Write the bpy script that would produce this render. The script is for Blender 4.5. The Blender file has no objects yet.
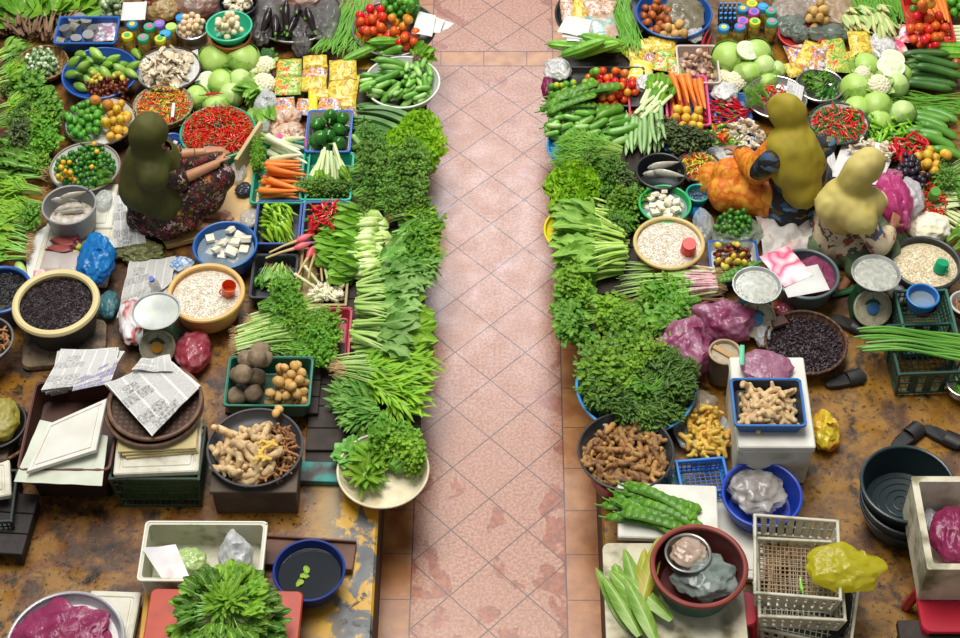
import bpy,math,random
import numpy as np
from mathutils import Vector,Matrix,Euler,noise as mn
PI=math.pi
C=bpy.context.scene.collection
SC=bpy.context.scene
rnd=random.Random(11)
NP=np.random.RandomState(5)
U=rnd.uniform
F,PITCH,YAW,ROLL=1775.5,0.874706,-0.016865,-0.010015
CAM=np.array([0.05308,-5.66171,8.35977])
_c,_s=math.cos(YAW),math.sin(YAW)
_fw=np.array([_s,_c,0.0])*math.cos(PITCH)+np.array([0,0,-math.sin(PITCH)])
_r=np.array([_c,-_s,0.0]);_u=np.cross(_r,_fw)
RT=_r*math.cos(ROLL)+_u*math.sin(ROLL)
UP=-_r*math.sin(ROLL)+_u*math.cos(ROLL)
def W(px,py,z):
 d=_fw+(px-480)/F*RT-(py-319)/F*UP
 t=(z-CAM[2])/d[2]
 return Vector(CAM+d*t)
def mpp(px,py,z):
 d=_fw+(px-480)/F*RT-(py-319)/F*UP
 return(z-CAM[2])/d[2]/F
def add_camera():
 cd=bpy.data.cameras.new('camera');co=bpy.data.objects.new('camera',cd);C.objects.link(co)
 cd.sensor_width=36.0;cd.lens=F/960*36.0;cd.clip_end=200
 B=-_fw
 m=Matrix(((RT[0],UP[0],B[0],CAM[0]),(RT[1],UP[1],B[1],CAM[1]),(RT[2],UP[2],B[2],CAM[2]),(0,0,0,1)))
 co.matrix_world=m;SC.camera=co
def lin(h):
 h=h.lstrip('#');o=[]
 for i in(0,2,4):
  c=int(h[i:i+2],16)/255
  o.append(c/12.92 if c<=.04045 else((c+.055)/1.055)**2.4)
 return(*o,1.0)
MATS={}
def newmat(name):
 m=bpy.data.materials.new(name);m.use_nodes=True
 return m,m.node_tree,m.node_tree.nodes,m.node_tree.links,m.node_tree.nodes['Principled BSDF']
def M(name,c,c2=None,rough=.5,scale=12,detail=3,bump=0,bs=60,alpha=1,var=0,metal=0,tl=0,spec=.5,c3=None,sc3=5,th3=.55,sss=0,dist=0,coord='Object',coat=0,hue=0,sharp=.15,trans=0):
 """principled material; base c mixed to c2 by noise, patches of c3, per-object brightness variation var"""
 if name in MATS:return MATS[name]
 m,nt,N,L,b=newmat(name)
 b.inputs['Roughness'].default_value=rough
 b.inputs['Metallic'].default_value=metal
 b.inputs['Specular IOR Level'].default_value=spec
 b.inputs['Coat Weight'].default_value=coat
 b.inputs['Alpha'].default_value=alpha
 b.inputs['Transmission Weight'].default_value=trans
 if sss:b.inputs['Subsurface Weight'].default_value=sss;b.inputs['Subsurface Radius'].default_value=(.02,.012,.006)
 b.inputs['Base Color'].default_value=lin(c)
 tc=None
 def coords():
  nonlocal tc
  if tc is None:tc=N.new('ShaderNodeTexCoord')
  return tc.outputs[coord]
 col=None
 def noi(s,d):
  n=N.new('ShaderNodeTexNoise');n.inputs['Scale'].default_value=s;n.inputs['Detail'].default_value=d
  n.inputs['Distortion'].default_value=dist
  L.new(coords(),n.inputs['Vector']);return n.outputs['Fac']
 def mix(f,a,bb):
  x=N.new('ShaderNodeMix');x.data_type='RGBA';L.new(f,x.inputs['Factor'])
  for inp,v in((6,a),(7,bb)):
   if isinstance(v,tuple):x.inputs[inp].default_value=v
   else:L.new(v,x.inputs[inp])
  return x.outputs[2]
 def ramp(f,lo,hi):
  r=N.new('ShaderNodeMapRange');r.inputs['From Min'].default_value=lo;r.inputs['From Max'].default_value=hi
  r.interpolation_type='SMOOTHSTEP'
  L.new(f,r.inputs['Value']);return r.outputs['Result']
 if c2:col=mix(ramp(noi(scale,detail),.3,.7),lin(c),lin(c2))
 if c3:col=mix(ramp(noi(sc3,4),th3-sharp,th3+sharp),col if col is not None else lin(c),lin(c3))
 if name.startswith('leaf'):
  at_=N.new('ShaderNodeAttribute');at_.attribute_name='blade';sx=N.new('ShaderNodeSeparateXYZ');L.new(at_.outputs['Vector'],sx.inputs[0])
  def mt(op,*a):
   n=N.new('ShaderNodeMath');n.operation=op
   for i,q in enumerate(a):
    if isinstance(q,(int,float)):n.inputs[i].default_value=q
    else:L.new(q,n.inputs[i])
   return n.outputs[0]
  q=mt('ABSOLUTE',sx.outputs[0]);rib=ramp(q,.16,.03)
  fr=mt('ABSOLUTE',mt('SUBTRACT',mt('FRACT',mt('SUBTRACT',mt('MULTIPLY',sx.outputs[1],6.0),mt('MULTIPLY',q,1.1))),.5));vein=mt('MULTIPLY',ramp(fr,.1,.02),.4)
  edge=mt('MULTIPLY',ramp(q,.3,1.0),.25)
  base_=col if col is not None else lin(c)
  col=mix(mt('MULTIPLY',mt('MAXIMUM',rib,vein),.6),mix(edge,base_,tuple(v*.55 for v in lin(c)[:3])+(1,)),lin('c8dc90'))
 if var or hue:
  oi=N.new('ShaderNodeObjectInfo');h=N.new('ShaderNodeHueSaturation')
  r=N.new('ShaderNodeMapRange');r.inputs['To Min'].default_value=1-var;r.inputs['To Max'].default_value=1+var
  L.new(oi.outputs['Random'],r.inputs['Value']);L.new(r.outputs['Result'],h.inputs['Value'])
  if hue:
   ml=N.new('ShaderNodeMath');ml.operation='MULTIPLY';ml.inputs[1].default_value=7.31
   fr=N.new('ShaderNodeMath');fr.operation='FRACT';L.new(oi.outputs['Random'],ml.inputs[0]);L.new(ml.outputs[0],fr.inputs[0])
   r2=N.new('ShaderNodeMapRange');r2.inputs['To Min'].default_value=.5-hue;r2.inputs['To Max'].default_value=.5+hue
   L.new(fr.outputs[0],r2.inputs['Value']);L.new(r2.outputs['Result'],h.inputs['Hue'])
  if col is not None:L.new(col,h.inputs['Color'])
  else:h.inputs['Color'].default_value=lin(c)
  col=h.outputs['Color']
 if col is not None:L.new(col,b.inputs['Base Color'])
 if bump:
  bn=N.new('ShaderNodeBump');bn.inputs['Strength'].default_value=bump;bn.inputs['Distance'].default_value=.01
  L.new(noi(bs,3),bn.inputs['Height']);L.new(bn.outputs['Normal'],b.inputs['Normal'])
 if tl:
  t=N.new('ShaderNodeBsdfTranslucent');mx=N.new('ShaderNodeMixShader');mx.inputs[0].default_value=tl
  if col is not None:L.new(col,t.inputs['Color'])
  else:t.inputs['Color'].default_value=lin(c)
  out=N['Material Output']
  L.new(b.outputs[0],mx.inputs[1]);L.new(t.outputs[0],mx.inputs[2]);L.new(mx.outputs[0],out.inputs['Surface'])
 MATS[name]=m;return m
def plastic(c,rough=.35,var=0,dirt=None,alpha=1):
 return M('plastic_'+c+(dirt or '')+str(alpha),c,rough=rough,var=var,c3=dirt,sc3=9,th3=.62,sharp=.12,alpha=alpha)
def multi(name,cols,scale=8,rough=.6,kind='noise',bump=0,rnd_=1,alpha=1,tl=0,coord='Object',stretch=None):
 """constant-ramp pattern of several colours (printed packs, flowered cloth)"""
 if name in MATS:return MATS[name]
 m,nt,N,L,b=newmat(name)
 tc=N.new('ShaderNodeTexCoord');src=tc.outputs[coord]
 if stretch:
  mp=N.new('ShaderNodeMapping');mp.inputs['Scale'].default_value=stretch;L.new(src,mp.inputs['Vector']);src=mp.outputs[0]
 if kind=='voronoi':
  t=N.new('ShaderNodeTexVoronoi');t.inputs['Scale'].default_value=scale;L.new(src,t.inputs['Vector'])
  nz=N.new('ShaderNodeTexNoise');nz.inputs['Scale'].default_value=scale*1.3;L.new(src,nz.inputs['Vector'])
  vm=N.new('ShaderNodeVectorMath');vm.operation='MULTIPLY_ADD';vm.inputs[1].default_value=(.12,.12,.12)
  L.new(nz.outputs['Color'],vm.inputs[0]);L.new(src,vm.inputs[2]);L.new(vm.outputs[0],t.inputs['Vector'])
  sp=N.new('ShaderNodeSeparateColor');L.new(t.outputs['Color'],sp.inputs[0]);f=sp.outputs[0]
 else:
  t=N.new('ShaderNodeTexNoise');t.inputs['Scale'].default_value=scale;t.inputs['Detail'].default_value=2;L.new(src,t.inputs['Vector'])
  mr=N.new('ShaderNodeMapRange');mr.inputs['From Min'].default_value=.28;mr.inputs['From Max'].default_value=.72
  L.new(t.outputs['Fac'],mr.inputs['Value']);f=mr.outputs['Result']
 cr=N.new('ShaderNodeValToRGB');cr.color_ramp.interpolation='CONSTANT' if kind=='voronoi' else 'LINEAR'
 e=cr.color_ramp.elements
 while len(e)<len(cols):e.new(.5)
 for i,cc in enumerate(cols):e[i].position=i/len(cols);e[i].color=lin(cc)
 L.new(f,cr.inputs['Fac']);L.new(cr.outputs['Color'],b.inputs['Base Color'])
 b.inputs['Roughness'].default_value=rough;b.inputs['Alpha'].default_value=alpha
 if bump:
  bn=N.new('ShaderNodeBump');bn.inputs['Strength'].default_value=bump;bn.inputs['Distance'].default_value=.02
  n2=N.new('ShaderNodeTexNoise');n2.inputs['Scale'].default_value=scale*2;L.new(src,n2.inputs['Vector'])
  L.new(n2.outputs['Fac'],bn.inputs['Height']);L.new(bn.outputs['Normal'],b.inputs['Normal'])
 MATS[name]=m;return m
def newsprint(name,ink='505050',paper='d6d6d2',cols=4,rows=60,photos=.22,tint=None):
 """printed newspaper page: columns of text lines and grey picture blocks in UV space"""
 if name in MATS:return MATS[name]
 m,nt,N,L,b=newmat(name)
 tc=N.new('ShaderNodeTexCoord');sep=N.new('ShaderNodeSeparateXYZ');L.new(tc.outputs['UV'],sep.inputs[0])
 def math_(op,a,v=None):
  n=N.new('ShaderNodeMath');n.operation=op
  for i,q in enumerate((a,v)):
   if q is None:continue
   if isinstance(q,(int,float)):n.inputs[i].default_value=q
   else:L.new(q,n.inputs[i])
  return n.outputs[0]
 x,y=sep.outputs[0],sep.outputs[1]
 cx=math_('MULTIPLY',x,cols);fx=math_('FRACT',cx)
 ry=math_('MULTIPLY',y,rows);fy=math_('FRACT',ry)
 incol=math_('MULTIPLY',math_('GREATER_THAN',fx,.08),math_('LESS_THAN',fx,.92))
 line=math_('LESS_THAN',fy,.55)
 wn=N.new('ShaderNodeTexNoise');wn.inputs['Scale'].default_value=60;mp=N.new('ShaderNodeMapping');mp.inputs['Scale'].default_value=(2,.5,1)
 L.new(tc.outputs['UV'],mp.inputs[0]);L.new(mp.outputs[0],wn.inputs['Vector'])
 word=math_('GREATER_THAN',wn.outputs['Fac'],.42)
 text=math_('MULTIPLY',math_('MULTIPLY',incol,line),word)
 br=N.new('ShaderNodeTexBrick');br.inputs['Scale'].default_value=1;br.inputs['Brick Width'].default_value=.25;br.inputs['Row Height'].default_value=.17
 br.inputs['Mortar Size'].default_value=.008;br.inputs['Color1'].default_value=(0,0,0,1);br.inputs['Color2'].default_value=(1,1,1,1);br.inputs['Mortar'].default_value=(1,1,1,1)
 L.new(tc.outputs['UV'],br.inputs['Vector'])
 spc=N.new('ShaderNodeSeparateColor');L.new(br.outputs['Color'],spc.inputs[0])
 ph=math_('LESS_THAN',spc.outputs[0],photos)
 pn=N.new('ShaderNodeTexNoise');pn.inputs['Scale'].default_value=26;pn.inputs['Detail'].default_value=4;L.new(tc.outputs['UV'],pn.inputs['Vector'])
 phr=N.new('ShaderNodeMapRange');phr.inputs['From Min'].default_value=.36;phr.inputs['From Max'].default_value=.62;L.new(pn.outputs['Fac'],phr.inputs['Value']);phv=math_('MULTIPLY',ph,phr.outputs[0])
 ink_f=math_('MAXIMUM',math_('MULTIPLY',text,.62),math_('MULTIPLY',phv,.8))
 mx=N.new('ShaderNodeMix');mx.data_type='RGBA';L.new(ink_f,mx.inputs['Factor']);mx.inputs[6].default_value=lin(paper);mx.inputs[7].default_value=lin(ink)
 out=mx.outputs[2]
 if tint:
  cr=N.new('ShaderNodeValToRGB');e=cr.color_ramp.elements
  while len(e)<len(tint):e.new(.5)
  for i,cc in enumerate(tint):e[i].position=.3+.4*i/len(tint);e[i].color=lin(cc)
  L.new(pn.outputs['Fac'],cr.inputs[0])
  m2=N.new('ShaderNodeMix');m2.data_type='RGBA';L.new(ph,m2.inputs['Factor']);L.new(out,m2.inputs[6]);L.new(cr.outputs[0],m2.inputs[7]);out=m2.outputs[2]
 L.new(out,b.inputs['Base Color']);b.inputs['Roughness'].default_value=.8
 MATS[name]=m;return m
class MB:
 def __init__(s):s.v=[];s.f=[];s.m=[];s.n=0;s.a=[];s.b=False
 def add(s,V,Fs,m=0,att=None):
  V=np.asarray(V,float).reshape(-1,3);s.v.append(V);n=s.n;s.a.append(np.zeros((len(V),3))if att is None else np.asarray(att,float));s.b|=att is not None
  s.f+=[tuple(i+n for i in f)for f in Fs];s.m+=[m]*len(Fs);s.n+=len(V)
 def mesh(s,name,mats,smooth=True):
  me=bpy.data.meshes.new(name)
  V=np.concatenate(s.v)if s.v else np.zeros((0,3))
  me.from_pydata(V.tolist(),[],s.f)
  for m in(mats if isinstance(mats,(list,tuple))else[mats]):me.materials.append(m)
  me.polygons.foreach_set('material_index',s.m)
  me.polygons.foreach_set('use_smooth',[smooth]*len(s.f))
  me.update()
  if s.b:me.attributes.new('blade', 'FLOAT_VECTOR', 'POINT').data.foreach_set('vector',np.concatenate(s.a).ravel())
  if smooth:me.set_sharp_from_angle(angle=.75)
  return me
def gridF(nu,nv,cu=False,cv=False):
 out=[]
 for i in range(nu if cu else nu-1):
  for j in range(nv if cv else nv-1):
   i2,j2=(i+1)%nu,(j+1)%nv
   out.append((i*nv+j,i2*nv+j,i2*nv+j2,i*nv+j2))
 return out
def vn(a):
 a=np.asarray(a,float);return a/(np.linalg.norm(a)+1e-12)
def tube(mb,path,rad,seg=8,m=0,flat=1.0,caps=True):
 P=np.asarray(path,float);n=len(P)
 rad=np.full(n,rad)if np.isscalar(rad)else np.asarray(rad,float)
 T=np.gradient(P,axis=0);T/=np.linalg.norm(T,axis=1)[:,None]+1e-12
 ref=np.array([0,0,1.])if abs(T[0][2])<.9 else np.array([1.,0,0])
 a=np.arange(seg)*2*PI/seg;V=[]
 side=vn(np.cross(ref,T[0]))
 for i in range(n):
  side=vn(side-T[i]*side.dot(T[i]));up=np.cross(T[i],side)
  V.append(P[i]+rad[i]*(np.cos(a)[:,None]*side+flat*np.sin(a)[:,None]*up))
 V=np.concatenate(V);Fs=gridF(n,seg,False,True)
 if caps:Fs=Fs+[tuple(range(seg))[::-1],tuple((n-1)*seg+k for k in range(seg))]
 mb.add(V,Fs,m)
def capsule_path(a,b,ra,rb,n=5):
 """path and radii of a tapered capsule with rounded ends"""
 a=np.asarray(a,float);b=np.asarray(b,float);d=vn(b-a);P=[];Q=[]
 for k in range(n):t=PI/2*(1-k/n);P.append(a-d*ra*math.sin(t));Q.append(max(ra*math.cos(t),ra*.06))
 P.append(a);Q.append(ra);P.append(b);Q.append(rb)
 for k in range(1,n+1):t=PI/2*k/n;P.append(b+d*rb*math.sin(t));Q.append(max(rb*math.cos(t),rb*.06))
 return P,Q
def capsule(mb,a,b,ra,rb=None,seg=10,m=0):
 P,Q=capsule_path(a,b,ra,rb if rb else ra);tube(mb,P,Q,seg,m)
def lathe(mb,prof,seg=48,m=0,c=(0,0,0),wob=None,sx=1,sy=1,close=True):
 a=np.arange(seg)*2*PI/seg;V=[]
 for i,(r,z)in enumerate(prof):
  rr=r if wob is None else r*(1+wob(a,i))
  V.append(np.stack([np.cos(a)*rr*sx+c[0],np.sin(a)*rr*sy+c[1],np.full(seg,z+c[2])],1))
 Fs=[f[::-1]for f in gridF(len(prof),seg,False,True)]
 n=len(prof)
 if close:Fs=Fs+[tuple(range(seg))[::-1],tuple((n-1)*seg+k for k in range(seg))]
 mb.add(np.concatenate(V),Fs,m)
def ell(mb,c,r,nu=14,nv=10,m=0,rot=None,disp=None):
 V=[]
 for j in range(nv+1):
  t=PI*j/nv
  for i in range(nu):
   p=2*PI*i/nu;d=np.array([math.sin(t)*math.cos(p),math.sin(t)*math.sin(p),-math.cos(t)])
   s=1 if disp is None else 1+disp(d);V.append(d*s*np.asarray(r))
 V=np.array(V)
 if rot is not None:V=V@np.array(rot.to_3x3()).T
 V=V+np.asarray(c)
 mb.add(V,[f[::-1]for f in gridF(nv+1,nu,False,True)],m)
def rrect(w,d,r,z,n=4):
 r=min(r,w/2-1e-4,d/2-1e-4);out=[]
 for q,(sx,sy)in enumerate(((1,1),(-1,1),(-1,-1),(1,-1))):
  for k in range(n+1):
   a=PI/2*(q+k/n);out.append((sx*(w/2-r)+r*math.cos(a),sy*(d/2-r)+r*math.sin(a),z))
 return np.array(out)
def rloft(mb,prof,m=0,n=4):
 """rounded-rectangle loops (w, d, r, z) joined in order, closed at both ends"""
 L_=[rrect(w,d,r,z,n)for w,d,r,z in prof];k=len(L_[0])
 Fs=[f[::-1]for f in gridF(len(L_),k,False,True)]+[tuple(range(k))[::-1],tuple((len(L_)-1)*k+i for i in range(k))]
 mb.add(np.concatenate(L_),Fs,m)
def box(mb,c,s,m=0,rot=None,bev=.004):
 x,y,z=s;b=min(bev,x/3,y/3,z/3)
 L_=[rrect(x-2*b,y-2*b,b,-z/2,1),rrect(x,y,b,-z/2+b,1),rrect(x,y,b,z/2-b,1),rrect(x-2*b,y-2*b,b,z/2,1)]
 k=len(L_[0]);V=np.concatenate(L_)
 if rot is not None:V=V@np.array(rot.to_3x3()).T
 Fs=[f[::-1]for f in gridF(4,k,False,True)]+[tuple(range(k))[::-1],tuple(3*k+i for i in range(k))]
 mb.add(V+np.asarray(c),Fs,m)
def bar(mb,a,b,w,h=None,m=0):
 a=Vector(a);b=Vector(b);d=b-a
 q=d.to_track_quat('X', 'Z').to_matrix()
 box(mb,(a+b)/2,(d.length,w,h or w),m,rot=q,bev=w*.2)
def leaf(mb,base,d,up,L,Wd,bend=.6,fold=.25,ns=5,m=0,ruf=0,tip=1.0,prof=None):
 """leaf blade: mid rib and two (or four when ruffled) margins along a bending axis"""
 p=np.asarray(base,float);d=vn(d);up=np.asarray(up,float);up=vn(up-d*up.dot(d));s=np.cross(d,up)
 cols=5 if ruf else 3;V=[];A=[];st=L/ns;da=-bend/ns
 for i in range(ns+1):
  t=i/ns
  w=Wd/2*(math.sin(PI*min(1,(t*.92+.06))**.8)**.75)if prof is None else Wd/2*prof(t)
  if i==ns:w*=.15
  for j in range(cols):
   q=(j/(cols-1)-.5)*2
   z=abs(q)*w*fold
   if ruf:z+=ruf*w*(abs(q)**1.5)*math.sin(t*17+q*5+p[0]*90+p[1]*70)
   V.append(p+s*w*q+up*z);A.append((q,t,0))
  p=p+d*st
  ca,sa=math.cos(da),math.sin(da);d,up=d*ca+up*sa,up*ca-d*sa
 mb.add(V,gridF(ns+1,cols),m,A)
def rdir(yaw,pitch):
 return np.array([math.cos(yaw)*math.cos(pitch),math.sin(yaw)*math.cos(pitch),math.sin(pitch)])
def fbm(p,s=1.,o=4):
 v=0;a=1
 for _ in range(o):v+=a*mn.noise(Vector(p)*s);s*=2;a*=.5
 return v
def remeshed(mb,vox,smooth=6,name='m',mats=None,fac=.5,disp=None):
 """one continuous skin over the builder's overlapping volumes"""
 me=mb.mesh(name,mats or[]);o=bpy.data.objects.new('tmp',me);C.objects.link(o)
 r=o.modifiers.new('r', 'REMESH');r.mode='VOXEL';r.voxel_size=vox
 if smooth:
  s=o.modifiers.new('s', 'SMOOTH');s.iterations=smooth;s.factor=fac
 dg=bpy.context.evaluated_depsgraph_get();ev=o.evaluated_get(dg)
 out=bpy.data.meshes.new_from_object(ev);bpy.data.objects.remove(o);bpy.data.meshes.remove(me)
 out.name=name;out.materials.clear()
 for m in(mats or[]):out.materials.append(m)
 n=len(out.polygons);out.polygons.foreach_set('use_smooth',[True]*n);out.polygons.foreach_set('material_index',[0]*n)
 if disp is not None:
  for v in out.vertices:
   v.co+=v.normal*disp(v.co)
 out.update();return out
def obj(name,me,parent=None,loc=(0,0,0),rot=None,sc=None):
 o=bpy.data.objects.new(name,me);C.objects.link(o)
 o.location=loc
 if rot is not None:o.rotation_euler=rot if isinstance(rot,Euler)else Euler((0,0,rot))if isinstance(rot,(int,float))else rot.to_euler()
 if sc is not None:o.scale=(sc,sc,sc)if isinstance(sc,(int,float))else sc
 if parent is not None:o.parent=parent
 return o
def tag(o,label,cat,group=None):
 o['label']=label;o['category']=cat;o['kind']='thing'
 if group:o['group']=group
 return o
def struct(o):o['kind']='structure';return o
def stuff(o):o['kind']='stuff';return o
PROTO={}
def proto(kind,*variants):
 """kind -> list of variants; a variant is [(part name or None, mesh), ...], the first being the thing itself"""
 PROTO[kind]=[v if isinstance(v,list)else[(None,v)]for v in variants]
def inst(kind,label,cat,loc,rot=None,sc=None,group=None,name=None,k=None):
 vs=PROTO[kind];v=vs[rnd.randrange(len(vs))if k is None else k%len(vs)]
 e=v[0][0]is not None;o=obj(name or kind,None if e else v[0][1],None,loc,rot,sc);tag(o,label,cat,group)
 for pn,me in v[0 if e else 1:]:obj(pn,me,o)
 return o
class Field:
 """height field over a patch of the stall; things are dropped on it and come to rest on what lies below"""
 def __init__(s,cx,cy,w,d,z0,res=.006):
  s.res=res;s.x0=cx-w/2;s.y0=cy-d/2;s.nx=int(w/res)+1;s.ny=int(d/res)+1
  X,Y=np.meshgrid(s.x0+np.arange(s.nx)*res,s.y0+np.arange(s.ny)*res,indexing='ij')
  s.H=np.full((s.nx,s.ny),z0,float)if not callable(z0)else z0(X,Y)
 def _disc(s,p,r):
  i0=max(0,int((p[0]-r-s.x0)/s.res));i1=min(s.nx,int((p[0]+r-s.x0)/s.res)+2)
  j0=max(0,int((p[1]-r-s.y0)/s.res));j1=min(s.ny,int((p[1]+r-s.y0)/s.res)+2)
  if i1<=i0 or j1<=j0:return None
  dx=s.x0+np.arange(i0,i1)*s.res-p[0];dy=s.y0+np.arange(j0,j1)*s.res-p[1]
  d2=dx[:,None]**2+dy[None,:]**2;k=d2<r*r
  if not k.any():return None
  return(slice(i0,i1),slice(j0,j1)),k,np.sqrt(np.maximum(r*r-d2,0))
 def rest(s,x,y,yaw,L,r,sink=.8):
  """height and pitch at which a capsule of length L and radius r comes to rest at x, y"""
  hl=max(L/2-r,0);n=1 if hl<r*.3 else(3 if hl<r*4 else 5)
  ts=[0.]if n==1 else list(np.linspace(-hl,hl,n));zs=[];dd=[]
  for t in ts:
   p=(x+math.cos(yaw)*t,y+math.sin(yaw)*t);q=s._disc(p,r)
   if q is None:zs.append(-9);dd.append(None);continue
   sl,k,sq=q;zs.append(float((s.H[sl]+sq*sink)[k].max()));dd.append(q)
  if n==1:return zs[0],0.,ts,dd
  a,b=zs[0],zs[-1];sl_=max(-.7,min(.7,(b-a)/(ts[-1]-ts[0])));c=max(zz-sl_*t for zz,t in zip(zs,ts))
  return c,math.atan(sl_),ts,dd
 def put(s,z,pitch,ts,dd):
  for t,q in zip(ts,dd):
   if q is None:continue
   sl,k,sq=q;zz=z+math.tan(pitch)*t
   h=s.H[sl];h[k]=np.maximum(h[k],(zz+sq)[k])
 def raise_box(s,x0,y0,x1,y1,z):
  i0,i1=sorted((int((x0-s.x0)/s.res),int((x1-s.x0)/s.res)));j0,j1=sorted((int((y0-s.y0)/s.res),int((y1-s.y0)/s.res)))
  a=s.H[max(0,i0):max(0,i1),max(0,j0):max(0,j1)];a[:]=np.maximum(a,z)
def in_ell(cx,cy,rx,ry=None):
 ry=ry or rx
 def f(m=0):
  while 1:
   a,b=U(-1,1),U(-1,1)
   if a*a+b*b<1:return cx+a*max(rx-m,.01),cy+b*max(ry-m,.01)
 return f
def in_rect(cx,cy,w,d,rz=0):
 c,s_=math.cos(rz),math.sin(rz)
 def f(m=0):
  a,b=U(-.5,.5)*max(w-2*m,.01),U(-.5,.5)*max(d-2*m,.01);return cx+c*a-s_*b,cy+s_*a+c*b
 return f
def drop(fld,samp,n,kind,L,r,label,cat,group,yaw=(0,2*PI),tries=8,sc=(.9,1.1),dome=0,cen=None,sink=.8,spin=True,collect=None,name=None,margin=None,jit=0):
 """drop n things of a kind; a round one turns freely, a long one keeps its yaw and tilts on what it meets"""
 out=[]
 for _ in range(n):
  best=None;s0=U(*sc)
  for _t in range(tries):
   x,y=samp(r*s0 if margin is None else margin);yw=U(*yaw)
   z,p,ts,dd=fld.rest(x,y,yw,L*s0,r*s0,sink)
   if z<-1:continue
   cost=z+(dome*math.hypot(x-cen[0],y-cen[1])if cen else 0)+U(0,.004)
   if best is None or cost<best[0]:best=(cost,x,y,z,yw,p,ts,dd)
  if best is None:continue
  _,x,y,z,yw,p,ts,dd=best
  fld.put(z,p,ts,dd)
  if L<=r*2.3 and spin:e=Euler((U(0,6.28),U(0,6.28),U(0,6.28)))
  else:e=(Matrix.Rotation(yw,3, 'Z')@Matrix.Rotation(-p+U(-jit,jit),3, 'Y')@Matrix.Rotation(U(0,6.28)if spin else 0,3, 'X')).to_euler()
  if collect is not None:collect.append((x,y,z,e,s0));continue
  out.append(inst(kind,label,cat,(x,y,z),e,s0,group,name))
 return out
def lay(fld,kind,label,cat,x,y,z0,a,L,r,roll=0,yaw=None,sc=None,group=None,k=None,sink=.8,name=None,pf=.55):
 """lay one long thing at pixel x, y (seen at height z0) on what already lies there"""
 p=W(x,y,z0);z,pt,ts,dd=fld.rest(p.x,p.y,a,L,r,sink);pt*=pf;fld.put(z,pt,ts,dd)
 return inst(kind,label,cat,(p.x,p.y,z),Euler((roll,-pt,a if yaw is None else yaw)),sc,group,name,k)
def heap_mesh(name,kind,spots,mats):
 """many pieces of a kind in one mesh (what lies under the counted ones of a heap)"""
 V=[];Fs=[];mi=[];n=0;vs=[v[0][1]for v in PROTO[kind]]
 data=[]
 for me in vs:
  a=np.empty(len(me.vertices)*3);me.vertices.foreach_get('co',a)
  data.append((a.reshape(-1,3),[tuple(p.vertices)for p in me.polygons],[p.material_index for p in me.polygons]))
 for(x,y,z,e,s0)in spots:
  a,f,q=data[rnd.randrange(len(data))];R=np.array((e if isinstance(e,Euler)else Euler(e)).to_matrix())
  V.append(a@R.T*s0+np.array([x,y,z]));Fs+=[tuple(i+n for i in g)for g in f];mi+=q;n+=len(a)
 me=bpy.data.meshes.new(name);me.from_pydata(np.concatenate(V).tolist(),[],Fs)
 for m in vs[0].materials:me.materials.append(m)
 me.polygons.foreach_set('material_index',mi);me.polygons.foreach_set('use_smooth',[True]*len(Fs));me.update();return me
G_MID=M('leaf_green', '62a014', '8cbc28',rough=.5,spec=.25,scale=9,var=.18,tl=.25,hue=.012)
G_DARK=M('leaf_dark_green', '3a7010', '5f9420',rough=.5,spec=.25,scale=12,var=.2,tl=.2,hue=.012)
G_DEEP=M('leaf_deep_green', '29520f', '4d781c',rough=.5,spec=.25,scale=10,var=.2,tl=.15)
G_BRIGHT=M('leaf_bright_green', '86c40a', 'aadc1c',rough=.5,spec=.25,scale=10,var=.1,tl=.35)
G_BLUE=M('leaf_bluish_green', '64a03a', '9cc870',rough=.5,spec=.25,scale=8,var=.15,tl=.25)
G_YEL=M('leaf_yellow_green', '8cc02c', 'c2d84a',rough=.5,spec=.25,scale=7,var=.12,tl=.3)
G_HERB=M('leaf_herb_green', '4e8c10', '7cb422',rough=.5,spec=.25,scale=14,var=.2,tl=.25,hue=.015)
STALK=M('stalk_pale_green', '96c648', 'c0dc80',rough=.4,scale=10,var=.1,tl=.15)
STALK_G=M('stalk_green', '6fb040', '98cc60',rough=.4,scale=10,var=.12)
STALK_W=M('stalk_white', 'a4ca5c', 'd2e2a4',rough=.4,scale=14,var=.06)
ROOT=M('root_fibre', 'b89a68', 'd6c090',rough=.8,var=.2)
TWIG=M('twig_brown', '6a4a34', '8f7056',rough=.8,var=.2)
PURPLE_ST=M('stem_purple', '8a3a5a', 'c88aa0',rough=.5,var=.2)
STEM_G=M('stem_green', '4d8a2a', '7db048',rough=.5)
def yz(n,a):return[U(-a,a)for _ in range(n)]
def bunch_broad(n,slen,llen,lw,stalk_r,lm,sm,spread=.3,name='greens_bunch',w0=.05,roots=False,hh=.05):
 s=MB();l=MB();rt=MB()
 for i in range(n):
  y0,z0=U(-w0,w0),U(.008,hh);a=y0/w0*spread*.5+U(-.12,.12);L=slen*U(.85,1.1)
  z1=z0+U(-.005,.02);e=np.array([L*math.cos(a),y0+L*math.sin(a),z1]);p0=np.array([U(-.008,.008),y0*.7,z0])
  mid=(p0+e)/2+np.array([0,0,U(0,.012)])
  tube(s,[p0,p0*.7+mid*.3,mid,e],[stalk_r*.9,stalk_r*1.2,stalk_r,stalk_r*.5],6,flat=.6)
  for k in range(rnd.choice((1,1,2))):
   a2=a+U(-.35,.35)*(1+k);st=e-np.array([L*.25*k,0,0])
   leaf(l,st,rdir(a2,U(.05,.5)),[U(-.4,.4),U(-.4,.4),1],llen*U(.8,1.1),lw*U(.75,1.15),U(.5,1.1),.22,6,ruf=.45)
  if roots:
   for _ in range(4):tube(rt,[p0,p0+np.array([-U(.02,.05),U(-.02,.02),U(-.01,.01)])],[.0022,.0006],4)
 out=[('leaves',l.mesh('leaves',lm)),('stalks',s.mesh('stalks',sm))]
 if roots:out.append(('roots',rt.mesh('roots',ROOT)))
 return out
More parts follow.
